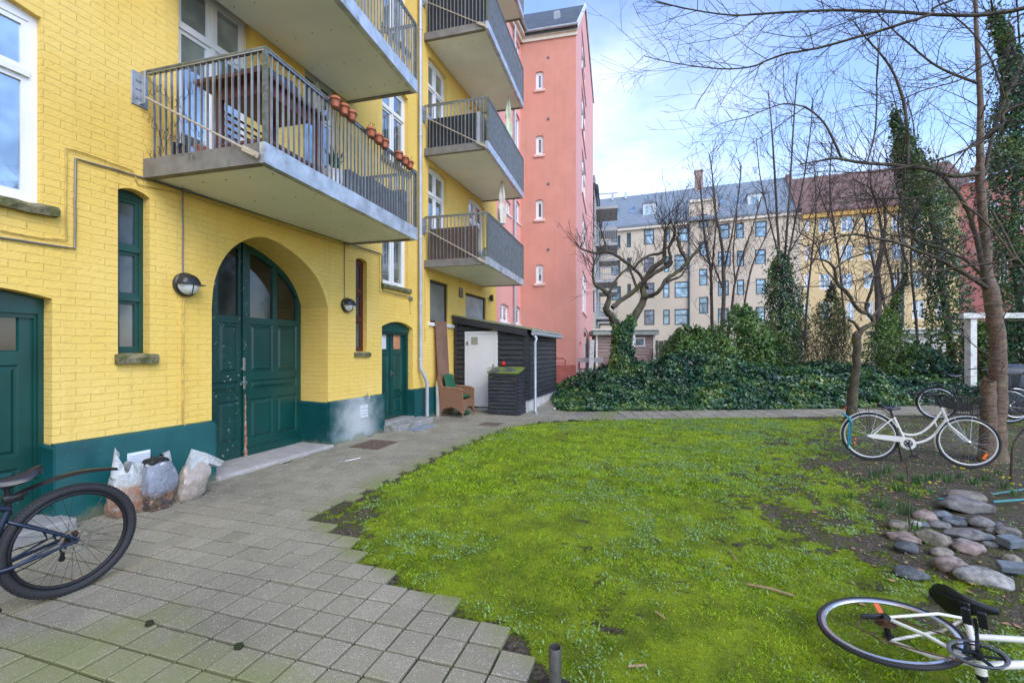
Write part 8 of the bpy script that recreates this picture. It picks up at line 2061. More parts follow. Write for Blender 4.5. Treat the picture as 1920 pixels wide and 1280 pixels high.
bn_ = q.noise(mp.outputs[0], 1.3, 8, .72, 1.4); c_ = q.mix(q.ramp(bn_, .35, .66), (0.055, 0.034, 0.022), (0.24, 0.15, 0.085)); c_ = q.mix(q.math('MULTIPLY', q.ramp(q.noise(P, 5, 6, .6), .55, .7), .7), c_, (0.15, 0.155, 0.075))
q.link(c_, b_.inputs['Base Color']); b_.inputs['Roughness'].default_value = .55; q.link(q.bump(q.math('ADD', bn_, q.math('MULTIPLY', q.noise(P, 30, 5), .5)), 1.0, .02), b_.inputs['Normal'])
def leafmat(name, cols, rough=0.35, spec=0.5, tl=0.2):
    m, t, b = newmat(name); q = NT(t); ac = q.n('ShaderNodeAttribute', attribute_name='c'); cr = q.n('ShaderNodeValToRGB'); q.link(ac.outputs['Fac'], cr.inputs[0]); e = cr.color_ramp.elements
    e[0].color = (*cols[0], 1); e[1].color = (*cols[-1], 1)
    for i, c in enumerate(cols[1:-1]): x = e.new((i+1)/(len(cols)-1)); x.color = (*c, 1)
    q.link(cr.outputs[0], b.inputs['Base Color']); b.inputs['Roughness'].default_value = rough; b.inputs['Specular IOR Level'].default_value = spec
    tr = q.n('ShaderNodeBsdfTranslucent'); q.link(cr.outputs[0], tr.inputs[0]); ms = q.n('ShaderNodeMixShader', i_0=tl); q.link(b.outputs[0], ms.inputs[1]); q.link(tr.outputs[0], ms.inputs[2]); q.link(ms.outputs[0], t.nodes['Material Output'].inputs[0]); return m
M['ivy'] = leafmat('ivy_leaf', [(0.012, 0.050, 0.020), (0.025, 0.090, 0.035), (0.065, 0.155, 0.045), (0.14, 0.23, 0.035), (0.20, 0.26, 0.07)], .25, .75)
M['laurel'] = leafmat('shrub_leaf', [(0.02, 0.06, 0.012), (0.045, 0.115, 0.018), (0.09, 0.18, 0.03), (0.15, 0.24, 0.05)], .3, .6)
M['conifer'] = leafmat('conifer_spray', [(0.012, 0.035, 0.014), (0.03, 0.07, 0.022), (0.07, 0.11, 0.03)], .6, .3)
def leafcloud(P, N, size, c, aspect=0.8, fold=0.25, jn=0.7):
    """bent six-point leaves: arrays of centres and outward normals"""
    n = len(P); N = N+nr.normal(0, jn, (n, 3)); N /= np.linalg.norm(N, axis=1)[:, None]+1e-9
    A = np.cross(N, nr.normal(0, 1, (n, 3))); A /= np.linalg.norm(A, axis=1)[:, None]+1e-9; B = np.cross(N, A); s = (size*nr.uniform(.55, 1.35, n))[:, None]
    V = np.empty((n, 6, 3)); V[:, 0] = P-A*s*.5; V[:, 1] = P-A*s*.12+B*s*aspect*.5+N*s*fold*.5; V[:, 2] = P+A*s*.25+B*s*aspect*.30+N*s*fold*.3; V[:, 3] = P+A*s*.62-N*s*.08
    V[:, 4] = P+A*s*.25-B*s*aspect*.30+N*s*fold*.3; V[:, 5] = P-A*s*.12-B*s*aspect*.5+N*s*fold*.5
    i0 = np.arange(n)*6; Fq = np.concatenate([np.stack([i0, i0+3, i0+2, i0+1], -1), np.stack([i0, i0+5, i0+4, i0+3], -1)]); return V.reshape(-1, 3), Fq, np.repeat(c, 6)
def clumpcol(P, s=1.5, seed=0, base=.35, amp=1.0):
    return np.clip(base+amp*(vnoise(P[:, 0]*1.0+P[:, 2]*.7, P[:, 1]+P[:, 2]*.9, s, seed, 3)-.5)+nr.normal(0, .13, len(P)), 0, 1)

# ---- ivy bank behind the path
ivpx = [(1052,764),(1066,752),(1090,735),(1120,716),(1150,702),(1200,688),(1245,676),(1290,664),(1340,668),(1400,662),(1450,664),(1500,680),(1560,692),(1610,694),(1650,684),(1700,678),(1750,690),(1800,700),(1880,712),(1960,715)]
bkE = G(1960, 757); 
def backedge(u): return G(u, float(np.interp(u, (1052, 1066, 1300, 1480, 1600, 1740, 1960), (767, 770, 767, 765, 764, 757, 757))))
dn = ndir.copy()
prof = []
for (u, v) in ivpx:
    e = backedge(u); cr_ = e+dn*1.7; prof.append((e.dot(dirp), e.dot(ndir), max(0.15, zpx(cr_, v)-hz(cr_.x, cr_.y))))
S_p = np.array([p[0] for p in prof]); D_p = np.array([p[1] for p in prof]); H_p = np.array([p[2] for p in prof])
print('INFO ivy', S_p.round(1), H_p.round(2))
def ivyH(s, d):
    """height of the bank above the ground; s along the path, d behind its edge"""
    hc = np.interp(s, S_p, H_p); left = np.clip((s-S_p[0]+0.15)/0.9, 0, 1)**.5
    f = np.clip(d/1.5, 0, 1)**0.62*np.clip((5.2-d)/1.2, 0, 1)**.5; nn = vnoise(s+40, d+40, 1.1, 61, 4)
    return hc*f*left*(0.42+0.68*nn)
s0_, s1_ = S_p[0]-0.1, S_p[-1]
gs, gd_ = np.meshgrid(np.arange(s0_, s1_, 0.12), np.arange(0.0, 5.2, 0.12)); e_d = np.interp(gs, S_p, D_p)
def sd2w(s, d): dd_ = np.interp(s, S_p, D_p)+d; return s*dirp.x+dd_*ndir.x, s*dirp.y+dd_*ndir.y
gx, gy = sd2w(gs, gd_); gz = hzv(gy)+np.maximum(ivyH(gs, gd_)-0.10, -0.05)
idx = np.arange(gs.size).reshape(gs.shape); Fg = np.stack([idx[:-1, :-1], idx[:-1, 1:], idx[1:, 1:], idx[1:, :-1]], -1).reshape(-1, 4)
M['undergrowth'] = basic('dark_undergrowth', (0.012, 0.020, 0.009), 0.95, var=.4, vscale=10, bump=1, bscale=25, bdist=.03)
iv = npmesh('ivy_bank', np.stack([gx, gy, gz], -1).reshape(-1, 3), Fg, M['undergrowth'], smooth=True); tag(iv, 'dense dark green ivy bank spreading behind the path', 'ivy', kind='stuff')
n = 100000; s = nr.uniform(s0_, s1_, n); d = nr.uniform(-0.06, 1, n)**1.0; d = nr.random(n)**1.35*4.6-0.10; H = ivyH(s, np.maximum(d, 0)); x, y = sd2w(s, d)
eps = .08; hs_ = (ivyH(s+eps, np.maximum(d, 0))-H)/eps; hd_ = (ivyH(s, np.maximum(d, 0)+eps)-H)/eps
Nn = np.stack([-(hs_*dirp.x+hd_*ndir.x), -(hs_*dirp.y+hd_*ndir.y), np.ones(n)], -1); Nn /= np.linalg.norm(Nn, axis=1)[:, None]
P_ = np.stack([x, y, hzv(y)+H*nr.uniform(.0, 1.0, n)**.10+nr.normal(0, .035, n)], -1); P_[:, 2] = np.maximum(P_[:, 2], hzv(y)+.02)
P_ += Nn*(nr.uniform(-.06, .05, n)+.16*np.clip(vnoise(P_[:, 0]+P_[:, 2], P_[:, 1], 3.5, 65, 2)-.5, 0, 1)*2)[:, None]
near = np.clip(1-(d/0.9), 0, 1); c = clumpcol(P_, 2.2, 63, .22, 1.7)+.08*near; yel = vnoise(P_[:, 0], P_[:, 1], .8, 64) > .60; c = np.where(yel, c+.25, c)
V, Fq, cc = leafcloud(P_, Nn, nr.choice([.05, .075, .10], n), np.clip(c, 0, 1), jn=.55)
lv = npmesh('ivy_leaves', V, Fq, M['ivy'], {'c': cc}, parent=iv); lv['kind'] = 'stuff'

# ---- ivy-clad trunks
def ivytrunk(C_, rad, n, parent, size=.07, m='ivy', spread=1.0, seed=0, base=.3, name='ivy'):
    """leaves wrapped round a limb; rad(t) is the thickness of the ivy"""
    pts = np.array([q[:] for q, r in C_]); k = len(pts)-1; t = nr.random(n); f = t*k; i = np.minimum(f.astype(int), k-1); fr_ = (f-i)[:, None]; c = pts[i]*(1-fr_)+pts[i+1]*fr_
    a = nr.random(n)*6.2832; lum = 0.35+1.1*vnoise(t*14+seed, a*1.3, 1.5, 70+seed, 4); rr = rad(t)*lum*(nr.random(n)**.25); N_ = np.stack([np.cos(a), np.sin(a), nr.uniform(-.2, .5, n)], -1)
    P_ = c+np.stack([np.cos(a), np.sin(a), np.zeros(n)], -1)*rr[:, None]; P_[:, 2] += nr.normal(0, .08, n)
    V, Fq, cc = leafcloud(P_, N_, np.full(n, size), clumpcol(P_, 1.8, 80+seed, base+.12, 1.8), jn=.6); o = npmesh(name, V, Fq, M[m], {'c': cc}, parent=parent); o['kind'] = 'stuff'; return o
def trunkcore(C_, f=1.0): pass

# gnarled pollarded apple tree
ap_base = DP(1163, 738, 14.6); t = thing('apple_tree', 'gnarled bare pollarded apple tree with an ivy-covered trunk', 'tree', (ap_base.x, ap_base.y, hz(ap_base.x, ap_base.y)))
g = G3(3); W = Wood(); D0 = 14.6
def A(x, y): return (1040+x/3.368, 320+y/3.368)
def al(pts, per=4): 
    C_ = pxlimb(W, [(*A(x, y), D0+dz_, w_) for (x, y, dz_, w_) in pts], g, per=per, jit=.12); return C_
trk = al([(420,1400,0,34),(425,1250,0,30),(430,1100,0,26),(420,1000,0,24)])
L1_ = al([(415,1010,0,18),(370,930,0,17),(325,875,-.2,15),(345,800,-.2,11),(310,755,-.3,10),(262,725,-.4,8),(245,690,-.4,6),(245,600,-.5,4),(290,480,-.5,3)])
L2_ = al([(365,865,0,12),(430,810,.2,11),(500,760,.2,11),(550,710,.1,10),(600,665,0,10),(660,630,0,9),(720,600,.1,9),(745,575,.1,6)])
L3_ = al([(440,1040,0,22),(480,960,0,20),(530,880,0,18),(562,800,.1,16),(555,730,.3,13),(590,650,.3,12),(640,600,.3,12),(690,560,.4,10),(695,500,.4,9),(700,400,.4,7),(715,350,.4,5)])
L4_ = al([(565,800,0,12),(640,775,-.3,9),(680,730,-.4,9),(700,690,-.4,9),(770,640,-.4,9),(832,580,-.4,9),(800,510,-.4,9),(785,470,-.4,8),(776,425,-.4,8)])
L5_ = al([(832,585,-.4,8),(870,540,-.4,7),(900,505,-.4,7),(922,482,-.4,8)])
L6_ = al([(585,740,.2,8),(540,660,.5,7),(500,620,.5,7),(440,570,.6,7),(380,530,.6,7),(330,510,.6,6),(250,520,.6,5),(160,490,.6,4)])
L7_ = al([(500,620,.4,7),(540,570,.4,6),(600,535,.5,6),(660,525,.5,6),(700,510,.4,6)])
L8_ = al([(700,590,.2,9),(735,560,.2,7),(720,500,.3,7),(745,440,.3,7),(760,380,.3,6),(750,350,.3,7)])
L9_ = al([(345,770,-.2,7),(380,700,.2,6),(430,640,.3,5),(480,610,.3,5)]); L10_ = al([(330,520,.6,5),(310,430,.7,4),(300,400,.7,3)])
L11_ = al([(700,700,-.4,6),(790,670,-.5,5),(830,620,-.5,4),(840,600,-.5,3)]); L12_ = al([(520,750,.2,7),(490,660,.3,6),(470,600,.3,4)])
W.build('trunk', M['bark'], t)
W = Wood()
for (x, y, dz_, n_, L_) in ((715,350,.4,9,1.5),(750,350,.3,9,1.5),(776,425,-.4,6,1.3),(922,482,-.4,7,1.3),(850,380,-.2,4,1.2),(700,400,.4,5,1.2),(245,600,-.5,5,1.2),(160,490,.6,6,1.1),(300,400,.7,5,1.1),(700,500,.4,4,1.2),(800,510,-.4,4,1.1),(560,600,.3,3,1.0),(660,340,.4,5,1.3),(640,500,.4,3,1.0)):
    p = DP(*A(x, y), D0+dz_)
    for k in range(n_): a = g.r.random()*6.28; sprout(W, p, Vector((math.cos(a)*.75, math.sin(a)*.75, 1.0)), L_*g.r.uniform(.55, 1.15), .013, g, 1, .25, .22, 5, .6, .5, segl=.16)
for C_ in (L1_, L4_, L5_, L6_, L7_, L8_, L9_, L2_, L12_, L3_, L10_, L11_): twigs_along(W, C_, g, .11, .8, 1, .009, .35, .25, 3, .25)
twigs_along(W, L6_, g, .16, 1.1, 2, .009, .0, .3, 3, .35, bias=(-.5, -.2, 0)); twigs_along(W, L1_, g, .16, 1.1, 1, .008, .0, .3, 3, .5, bias=(-.6, 0, 0.1))
W.build('twigs', M['twigbark'], t)
ivytrunk(trk+L3_[:6], lambda t_: .52-.36*t_+.9*np.clip(.30-t_, 0, 1), 13000, t, .075, seed=1)
ivytrunk(L1_[:5], lambda t_: .22-.12*t_, 700, t, .07, seed=2)

# small bare tree in front of the path
tb = G(1600, 791); t = thing('young_tree', 'slim bare tree with a dark pruned knob between the lawn and the path', 'tree', tuple(tb)); g = G3(5); W = Wood(); D0 = depth(tb)
def B(x, y): return (1440+x/3.368, 320+y/3.368)
def bl(pts, per=4): return pxlimb(W, [(*B(x, y), D0+dz_, w_) for (x, y, dz_, w_) in pts], g, per=per, jit=.10)
pxlimb(W, [(1594, 796, D0, 24), (1600, 740, D0, 20), (1605, 690, D0, 16), (1607, 655, D0, 17), (1606, 632, D0, 19), (1609, 625, D0, 14)], g, jit=.08)
b1_ = bl([(565,1035,0,16),(600,1000,0,13),(640,975,0,11),(668,960,0,10),(655,930,0,9),(625,900,0,8),(590,890,0,8),(550,850,0,8),(520,800,0,8),(480,750,0,8),(440,720,0,7),(428,670,0,7),(420,620,0,6),(385,580,0,5),(330,560,.2,4),(270,560,.3,3)])
b2_ = bl([(660,940,0,7),(620,880,0,6),(625,830,0,6),(650,760,-.1,6),(665,690,-.1,5),(700,620,-.2,5),(720,540,-.2,5),(740,460,-.2,4)])
b3_ = bl([(660,935,0,6),(690,880,.2,5),(740,810,.3,5),(790,770,.3,5),(822,710,.3,5),(820,620,.3,4)]); b4_ = bl([(580,1010,0,8),(545,960,0,6),(510,940,.1,6)]); b5_ = bl([(600,905,0,4),(640,840,0,4),(560,830,-.2,3),(440,800,-.3,3),(360,760,-.3,2)])
b6_ = bl([(420,620,0,4),(500,560,.1,4),(620,520,.2,4),(700,490,.2,4),(790,420,.2,3)]); b7_ = bl([(430,700,0,4),(350,600,0,3),(300,460,0,3),(180,380,0,2)])
W.build('trunk', M['bark'], t); W = Wood()
for C_ in (b1_, b2_, b3_, b6_, b7_, b5_): twigs_along(W, C_, g, .15, .95, 2, .007, .25, .3, 3, .3)
for C_ in (b1_, b2_, b3_): twigs_along(W, C_[-12:], g, .07, 1.2, 1, .006, .3, .3, 3, .1)
W.build('twigs', M['twigbark'], t)

# ---- cherry tree at the right
K_W = 0.70; TWM = .0019
cb_ = G(1870, 862); t = thing('cherry_tree', 'large bare cherry tree with banded bark and a cut stub, beside the white bicycle', 'tree', tuple(cb_)); g = G3(8); W = Wood(); D0 = depth(cb_); print('INFO cherry', D0)
def lim(pts, per=5, jit=.05): return pxlimb(W, [(u, v, D0+dz_, w_) for (u, v, dz_, w_) in pts], g, per=per, jit=jit)
main = lim([(1868,880,0,66),(1866,850,0,50),(1866,800,0,44),(1871,720,0,36),(1872,660,0,34),(1866,600,0,34),(1858,550,0,34),(1850,510,.1,26),(1848,452,.1,21),(1842,400,.1,20),(1838,340,.1,20),(1838,300,.1,17),(1838,250,.1,15),(1838,187,.1,13),(1833,94,.1,11),(1829,0,.1,8),(1826,-60,.1,7)])
W.build('trunk', M['cherry'], t); W = Wood()
stub = lim([(1850,872,-.1,40),(1853,800,-.1,34),(1853,730,-.1,32),(1852,713,-.1,30)]); W.limb([stub[-1][0], stub[-1][0]+Vector((0,0,.004))], [stub[-1][1], .001], 12)
W.build('cut_stub', M['cherry'], t); W = Wood()
K_W = 0.66
c1_l = lim([(1856,552,0,20),(1848,520,0,15),(1840,490,0,13),(1832,450,0,12),(1824,424,0,12),(1816,398,0,11),(1800,368,.05,10),(1783,348,.05,10),(1766,331,.1,9),(1745,318,.1,8)])
c2_l = lim([(1840,325,.1,13),(1815,328,.05,13),(1785,330,0,12),(1757,322,0,12),(1730,315,0,11),(1705,313,0,11),(1670,309,0,10),(1640,307,-.05,9),(1610,304,-.1,9),(1585,300,-.1,8),(1560,297,-.1,6),(1535,302,-.1,5),(1500,308,-.1,4)])
c3_l = lim([(1852,540,0,14),(1820,520,-.1,12),(1791,502,-.2,11),(1768,490,-.2,10),(1747,480,-.3,9),(1720,470,-.3,8),(1695,459,-.4,8),(1670,452,-.4,8),(1640,447,-.5,7),(1610,440,-.5,6),(1585,441,-.6,5),(1550,450,-.6,4),(1510,462,-.7,3)])
c4_l = lim([(1846,520,.3,9),(1813,489,.4,8),(1795,480,.5,8),(1780,474,.5,7),(1760,464,.6,7),(1732,456,.6,7),(1712,447,.7,6),(1695,443,.7,5),(1650,440,.8,4)])
c5_l = lim([(1702,310,0,8),(1702,260,.05,8),(1697,207,.1,8),(1688,170,.1,7),(1673,133,.1,6),(1650,100,.1,5),(1624,72,.1,4),(1600,40,.1,3)])
c6_l = lim([(1578,298,-.1,7),(1565,268,-.1,7),(1548,235,-.1,6),(1530,215,-.1,5),(1508,200,-.1,6)])
c7_l = lim([(1508,200,-.1,4),(1470,195,-.1,4),(1430,208,-.1,3),(1400,220,-.1,3),(1356,231,-.1,2),(1310,255,-.1,1.5)]); c7b = lim([(1508,202,-.1,4),(1480,222,-.1,3),(1440,250,-.1,2.5),(1400,275,-.1,2)])
c8_l = lim([(1626,305,-.05,5),(1640,250,0,5),(1644,190,0,4),(1644,140,0,4),(1651,60,0,3),(1662,0,0,3)])
c9_l = lim([(1838,158,.1,8),(1790,140,.1,7),(1747,118,.1,6),(1704,82,.1,5),(1673,55,.1,4),(1640,20,.1,3)])
c10_l = lim([(1845,330,.1,9),(1860,260,.1,8),(1880,195,.1,7),(1903,150,.1,6),(1922,100,.1,5)]); c11_l = lim([(1885,190,.1,5),(1862,120,0,5),(1830,70,0,4),(1800,40,0,4),(1770,20,0,3)])
c12_l = lim([(1860,395,0,6),(1885,440,-.2,6),(1905,480,-.3,6),(1935,515,-.4,5)]); c13_l = lim([(1800,378,0,5),(1835,404,-.1,6),(1870,441,-.2,6),(1896,476,-.3,6),(1922,503,-.3,5)])
c14_l = lim([(1768,328,0,6),(1745,350,0,6),(1720,370,.1,5),(1690,372,.1,4),(1650,372,.2,4),(1590,378,.3,3),(1540,384,.3,2)]); c15_l = lim([(1724,455,.2,5),(1700,430,.2,5),(1668,400,.3,4),(1640,360,.3,4),(1600,335,.3,3)])
W.build('branches', M['bark'], t); W = Wood(); buds = []
allc = (c1_l, c2_l, c3_l, c4_l, c5_l, c6_l, c7_l, c7b, c8_l, c9_l, c10_l, c11_l, c14_l, c15_l)
for C_ in allc: twigs_along(W, C_, g, .065, .85, 1, .0060, .22, .28, 4, .1, buds=buds)
twigs_along(W, c2_l, g, .10, 1.0, 1, .006, .55, .22, 3, .1, buds=buds, bias=(0, 0, .6)); twigs_along(W, c3_l, g, .12, .9, 2, .007, .1, .26, 3, .1, buds=buds); twigs_along(W, c4_l, g, .14, .8, 2, .006, .1, .26, 3, .1); twigs_along(W, c14_l, g, .14, .9, 2, .006, .1, .26, 3, .1); twigs_along(W, c15_l, g, .14, .8, 2, .006, .1, .26, 3, .1); twigs_along(W, main[45:], g, .16, 1.2, 1, .007, .3, .2, 4, .0, buds=buds)
twigs_along(W, c3_l, g, .18, 1.1, 1, .006, .1, .26, 3, .2, bias=(0, 0, -.3)); twigs_along(W, stub, g, .25, .8, 1, .005, .0, .2, 2, .2)
W.build('twigs', M['twigbark'], t)
TWM = .0014
# ---- overhanging tree from the right, its limbs crossing the sky
t = thing('overhanging_tree', 'bare tree at the right edge whose long branches arch across the sky', 'tree', (6.9, 4.2, 0)); g = G3(12); W = Wood(); buds2 = []
tr0 = Vector((6.3, 4.4, 0)); tpts = [(tr0, .16), (tr0+Vector((.05, .1, 1.6)), .13), (tr0+Vector((-.1, .2, 3.2)), .11), (tr0+Vector((-.2, .3, 4.8)), .08), (tr0+Vector((-.3, .3, 6.5)), .05)]
Ct = catmull(tpts); W.limb([q for q, r in Ct], [r for q, r in Ct]); W.build('trunk', M['cherry'], t); W = Wood()
def ol(pts, root=None, jit=.04):
    P = [(DP(u, v, d), max(.0025, w_*.62/2*d/F)) for (u, v, d, w_) in pts]
    if root is not None: P = [(root, P[0][1]*1.25), (root.lerp(P[0][0], .5)+Vector((0,0,.12)), P[0][1]*1.1)]+P
    C_ = catmull(P, 5); C_ = [(q+g.v()*(jit*r), r) for q, r in C_]; W.limb([q for q, r in C_], [r for q, r in C_]); return C_
rt = [tr0+Vector((-.15, .25, z)) for z in (3.6, 4.3, 2.6, 2.2, 1.9, 4.8)]
o1c = ol([(1935,12,4.3,13),(1880,22,4.3,12),(1845,28,4.3,11),(1805,29,4.3,10),(1740,27,4.4,9),(1650,21,4.4,9),(1545,20,4.5,7),(1434,26,4.5,6),(1380,29,4.6,5),(1330,24,4.6,4),(1275,14,4.7,4),(1230,2,4.7,3)], rt[1])
o2c = ol([(1800,-5,4.3,6),(1747,26,4.3,8),(1690,45,4.3,8),(1650,58,4.4,8),(1600,72,4.4,7),(1551,86,4.5,7),(1510,95,4.5,6),(1473,101,4.5,6),(1440,113,4.6,5),(1414,124,4.6,5),(1380,129,4.6,4),(1348,129,4.7,4),(1300,124,4.7,3),(1247,115,4.7,2.5),(1207,105,4.8,2)], rt[5])
o3c = ol([(1935,190,3.9,8),(1880,235,3.9,8),(1845,262,4.0,8),(1800,285,4.0,7),(1750,302,4.0,7),(1708,312,4.1,6),(1650,321,4.1,5),(1600,324,4.2,4),(1545,321,4.2,3),(1490,330,4.3,2)], rt[0])
o4c = ol([(1935,470,3.6,8),(1905,484,3.6,8),(1879,491,3.6,7),(1840,496,3.7,7),(1813,498,3.7,7),(1769,506,3.8,6),(1715,509,3.8,5),(1660,514,3.9,5),(1620,522,3.9,4),(1568,534,4.0,4),(1500,538,4.0,3),(1440,539,4.1,2.5)], rt[2])
o5c = ol([(1935,495,3.5,5),(1880,515,3.6,5),(1830,525,3.6,4),(1790,540,3.7,4),(1745,556,3.7,3),(1700,572,3.8,2)], rt[3])
o6c = ol([(1935,60,4.2,6),(1890,100,4.3,6),(1850,120,4.3,5),(1800,150,4.4,4),(1730,170,4.4,4),(1680,190,4.5,3),(1600,200,4.5,2)], rt[1])
o7c = ol([(1935,150,4.0,6),(1890,200,4.1,6),(1855,250,4.1,6),(1820,272,4.1,5),(1790,310,4.2,4),(1770,335,4.2,3)], rt[0]); o8c = ol([(1640,22,4.4,4),(1560,52,4.5,3),(1500,70,4.5,3),(1430,60,4.6,2)]); o9c = ol([(1425,27,4.6,3),(1400,50,4.6,3),(1375,68,4.6,2),(1330,76,4.7,2),(1270,85,4.7,1.5)])
o10c = ol([(1935,395,3.7,5),(1880,420,3.8,5),(1830,440,3.8,4),(1780,470,3.9,3),(1720,490,3.9,3),(1650,500,4.,2)], rt[2]); o11c = ol([(1347,130,4.7,2.5),(1330,160,4.7,2),(1310,190,4.7,1.5),(1302,205,4.7,1)])
o12c = ol([(1935,600,3.5,4),(1890,575,3.6,4),(1850,570,3.6,3),(1800,590,3.7,2),(1760,620,3.7,2)], rt[3]); o13c = ol([(1935,700,3.4,4),(1880,680,3.5,4),(1830,650,3.6,3),(1790,610,3.7,3),(1760,580,3.8,2)], rt[4]); o14c = ol([(1935,20,4.2,5),(1900,60,4.2,5),(1860,90,4.3,4),(1815,130,4.3,4),(1760,150,4.4,3)], rt[1])
W.build('branches', M['bark'], t); W = Wood()
for C_ in (o1c, o2c, o3c, o6c, o7c, o8c, o9c, o14c): twigs_along(W, C_, g, .075, .6, 1, .0042, .02, .28, 4, .12, buds=buds2)
for C_ in (o4c, o5c, o10c, o11c, o12c, o13c): twigs_along(W, C_, g, .15, .45, 1, .0030, .05, .22, 2, .15, buds=buds2)
for C_ in (o1c, o2c): twigs_along(W, C_, g, .20, .9, 1, .004, -.1, .15, 4, .3, bias=(-.7, .1, -.1), buds=buds2)
W.build('twigs', M['twigbark'], t)
def budmesh(buds_, parent, s=.007):
    B_ = np.array([b[:] for b in buds_]); n = len(B_); d = nr.normal(0, 1, (n, 3)); d /= np.linalg.norm(d, axis=1)[:, None]; e = np.cross(d, nr.normal(0, 1, (n, 3))); e /= np.linalg.norm(e, axis=1)[:, None]
    V = np.stack([B_-e*s*.5, B_+d*s*1.4-e*s*.3, B_+d*s*2.4, B_+d*s*1.2+e*s*.6], 1).reshape(-1, 3); o = npmesh('buds', V, np.arange(n*4).reshape(-1, 4), M['budbrown'], parent=parent); o['kind'] = 'stuff'
M['budbrown'] = basic('brown_bud', (0.09, 0.06, 0.05), .8)
budmesh(buds2, t, .006); budmesh(buds, bpy.data.objects['cherry_tree'], .007)

# ---- ivy-clad trunks behind the bank
K_W = 0.62; TWM = .005
def ivytree(px, rpx, n, label, seed, tops=(), d=17, base=.30, leaf=.085, nm='ivy_clad_tree'):
    g = G3(seed); W = Wood(); p0 = DP(px[0][0], px[0][1], d); t = thing(nm, label, 'tree', (p0.x, p0.y, hz(p0.x, p0.y)))
    C_ = pxlimb(W, [(u, v, d, w_) for (u, v, w_) in px], g, per=4, jit=.1); tc = []
    for tp in tops: tc.append(pxlimb(W, [(u, v, d+rnd.uniform(-.5, .5), w_) for (u, v, w_) in tp], g, per=4, jit=.1))
    W.build('trunk', M['greybark'], t); W = Wood()
    for c_ in tc: twigs_along(W, c_, g, .12, 1.3, 2, .012, .5, .25, 3, .10, ang=.65)
    if W.n: W.build('twigs', M['twigbark'], t)
    kk = np.linspace(0, 1, len(rpx)); ivytrunk(C_, lambda t_: np.interp(t_, kk, np.array(rpx)/2*d/F), n, t, leaf, seed=seed, base=base, name='ivy_leaves')
    # loose trailing leaves breaking the outline
    pts = np.array([q[:] for q, r in C_]); m_ = n//4; ii = nr.integers(0, len(pts), m_); tt = ii/len(pts); rr = np.interp(tt, kk, np.array(rpx)/2*d/F)*nr.uniform(.9, 1.45, m_); a = nr.random(m_)*6.28
    P_ = pts[ii]+np.stack([np.cos(a)*rr, np.sin(a)*rr, nr.normal(0, .25, m_)], -1); k2 = vnoise(P_[:, 2]*2+seed, a*2, 1.2, 90+seed) > .5; P_ = P_[k2]; V, Fq, cc = leafcloud(P_, np.zeros_like(P_), np.full(len(P_), leaf), clumpcol(P_, 2, 91, .45, .8)); o = npmesh('trailing_ivy', V, Fq, M['ivy'], {'c': cc}, parent=t); o['kind'] = 'stuff'
    return t
ivytree([(1468,700,16),(1468,640,14),(1466,580,12),(1465,520,11),(1462,480,9)], [52, 60, 64, 60, 42, 10], 8000, 'ivy column with thin bare stems rising from its top, left of the brown shrub', 21,
    tops=[[(1462,500,8),(1458,420,7),(1452,320,6),(1447,240,4),(1440,170,3)], [(1470,500,7),(1478,400,6),(1484,300,5),(1490,200,4),(1494,140,2)], [(1474,500,6),(1492,410,5),(1508,330,4),(1520,240,3),(1524,190,2)], [(1460,480,5),(1440,400,4),(1425,330,3),(1418,260,2)], [(1476,480,5),(1500,440,4),(1530,380,3),(1546,320,2)]], d=17.5)
ivytree([(1790,720,22),(1782,640,20),(1770,560,18),(1760,480,16),(1748,420,14),(1735,370,12),(1715,330,10),(1700,290,8),(1686,250,6),(1676,215,4)], [80, 84, 72, 76, 80, 84, 70, 52, 36, 20, 8], 14000, 'tall leaning ivy column left of the cherry trunk, thinning towards its top', 22,
    tops=[[(1730,370,6),(1720,300,5),(1712,230,3),(1700,180,2)], [(1700,280,4),(1680,200,3),(1668,150,2)]], d=15.5)
ivytree([(1925,740,26),(1918,620,24),(1908,500,22),(1903,400,18),(1905,300,15),(1908,220,12),(1900,150,10),(1885,80,8),(1865,30,7)], [70, 90, 86, 92, 96, 86, 66, 40, 22, 14], 17000, 'tall ivy column at the right edge behind the cherry trunk', 23,
    tops=[[(1905,220,8),(1895,120,7),(1870,60,6),(1858,0,5)], [(1905,200,6),(1912,100,5),(1906,0,4)]], d=12.5, leaf=.08)
ivytree([(1672,700,14),(1670,650,13),(1674,600,11),(1680,560,9),(1700,520,7)], [22, 34, 30, 20, 14, 6], 1600, 'thin forked tree with a little ivy low down, between the small tree and the pergola', 24,
    tops=[[(1678,575,8),(1672,520,7),(1660,470,6),(1648,400,5),(1632,340,4),(1640,280,3)], [(1690,540,6),(1700,500,5),(1684,430,4),(1690,360,3)], [(1668,600,8),(1655,560,7),(1645,500,6)]], d=16, base=.55)
# bare trees in the middle distance
def baretree(px, label, seed, d, lvl=2, every=.14, L_=1.35, extra=(), m='greybark', r=.013):
    g = G3(seed); W = Wood(); p0 = DP(px[0][0], px[0][1], d); t = thing('bare_tree', label, 'tree', (p0.x, p0.y, hz(p0.x, p0.y)))
    Cs = [pxlimb(W, [(u, v, d, w_) for (u, v, w_) in px], g, per=4, jit=.12)]
    for e in extra: Cs.append(pxlimb(W, [(u, v, d+rnd.uniform(-.6, .6), w_) for (u, v, w_) in e], g, per=4, jit=.12))
    W.build('trunk', M[m], t); W = Wood()
    for i, C_ in enumerate(Cs): twigs_along(W, C_, g, every, L_, lvl, r, .45, .2, 3, .3 if i == 0 else .1, ang=.6)
    for C_ in Cs: twigs_along(W, C_, g, every*1.6, L_*.8, 1, r*.8, .2, .3, 4, .2, ang=.9)
    W.build('twigs', M['twigbark'], t); return t
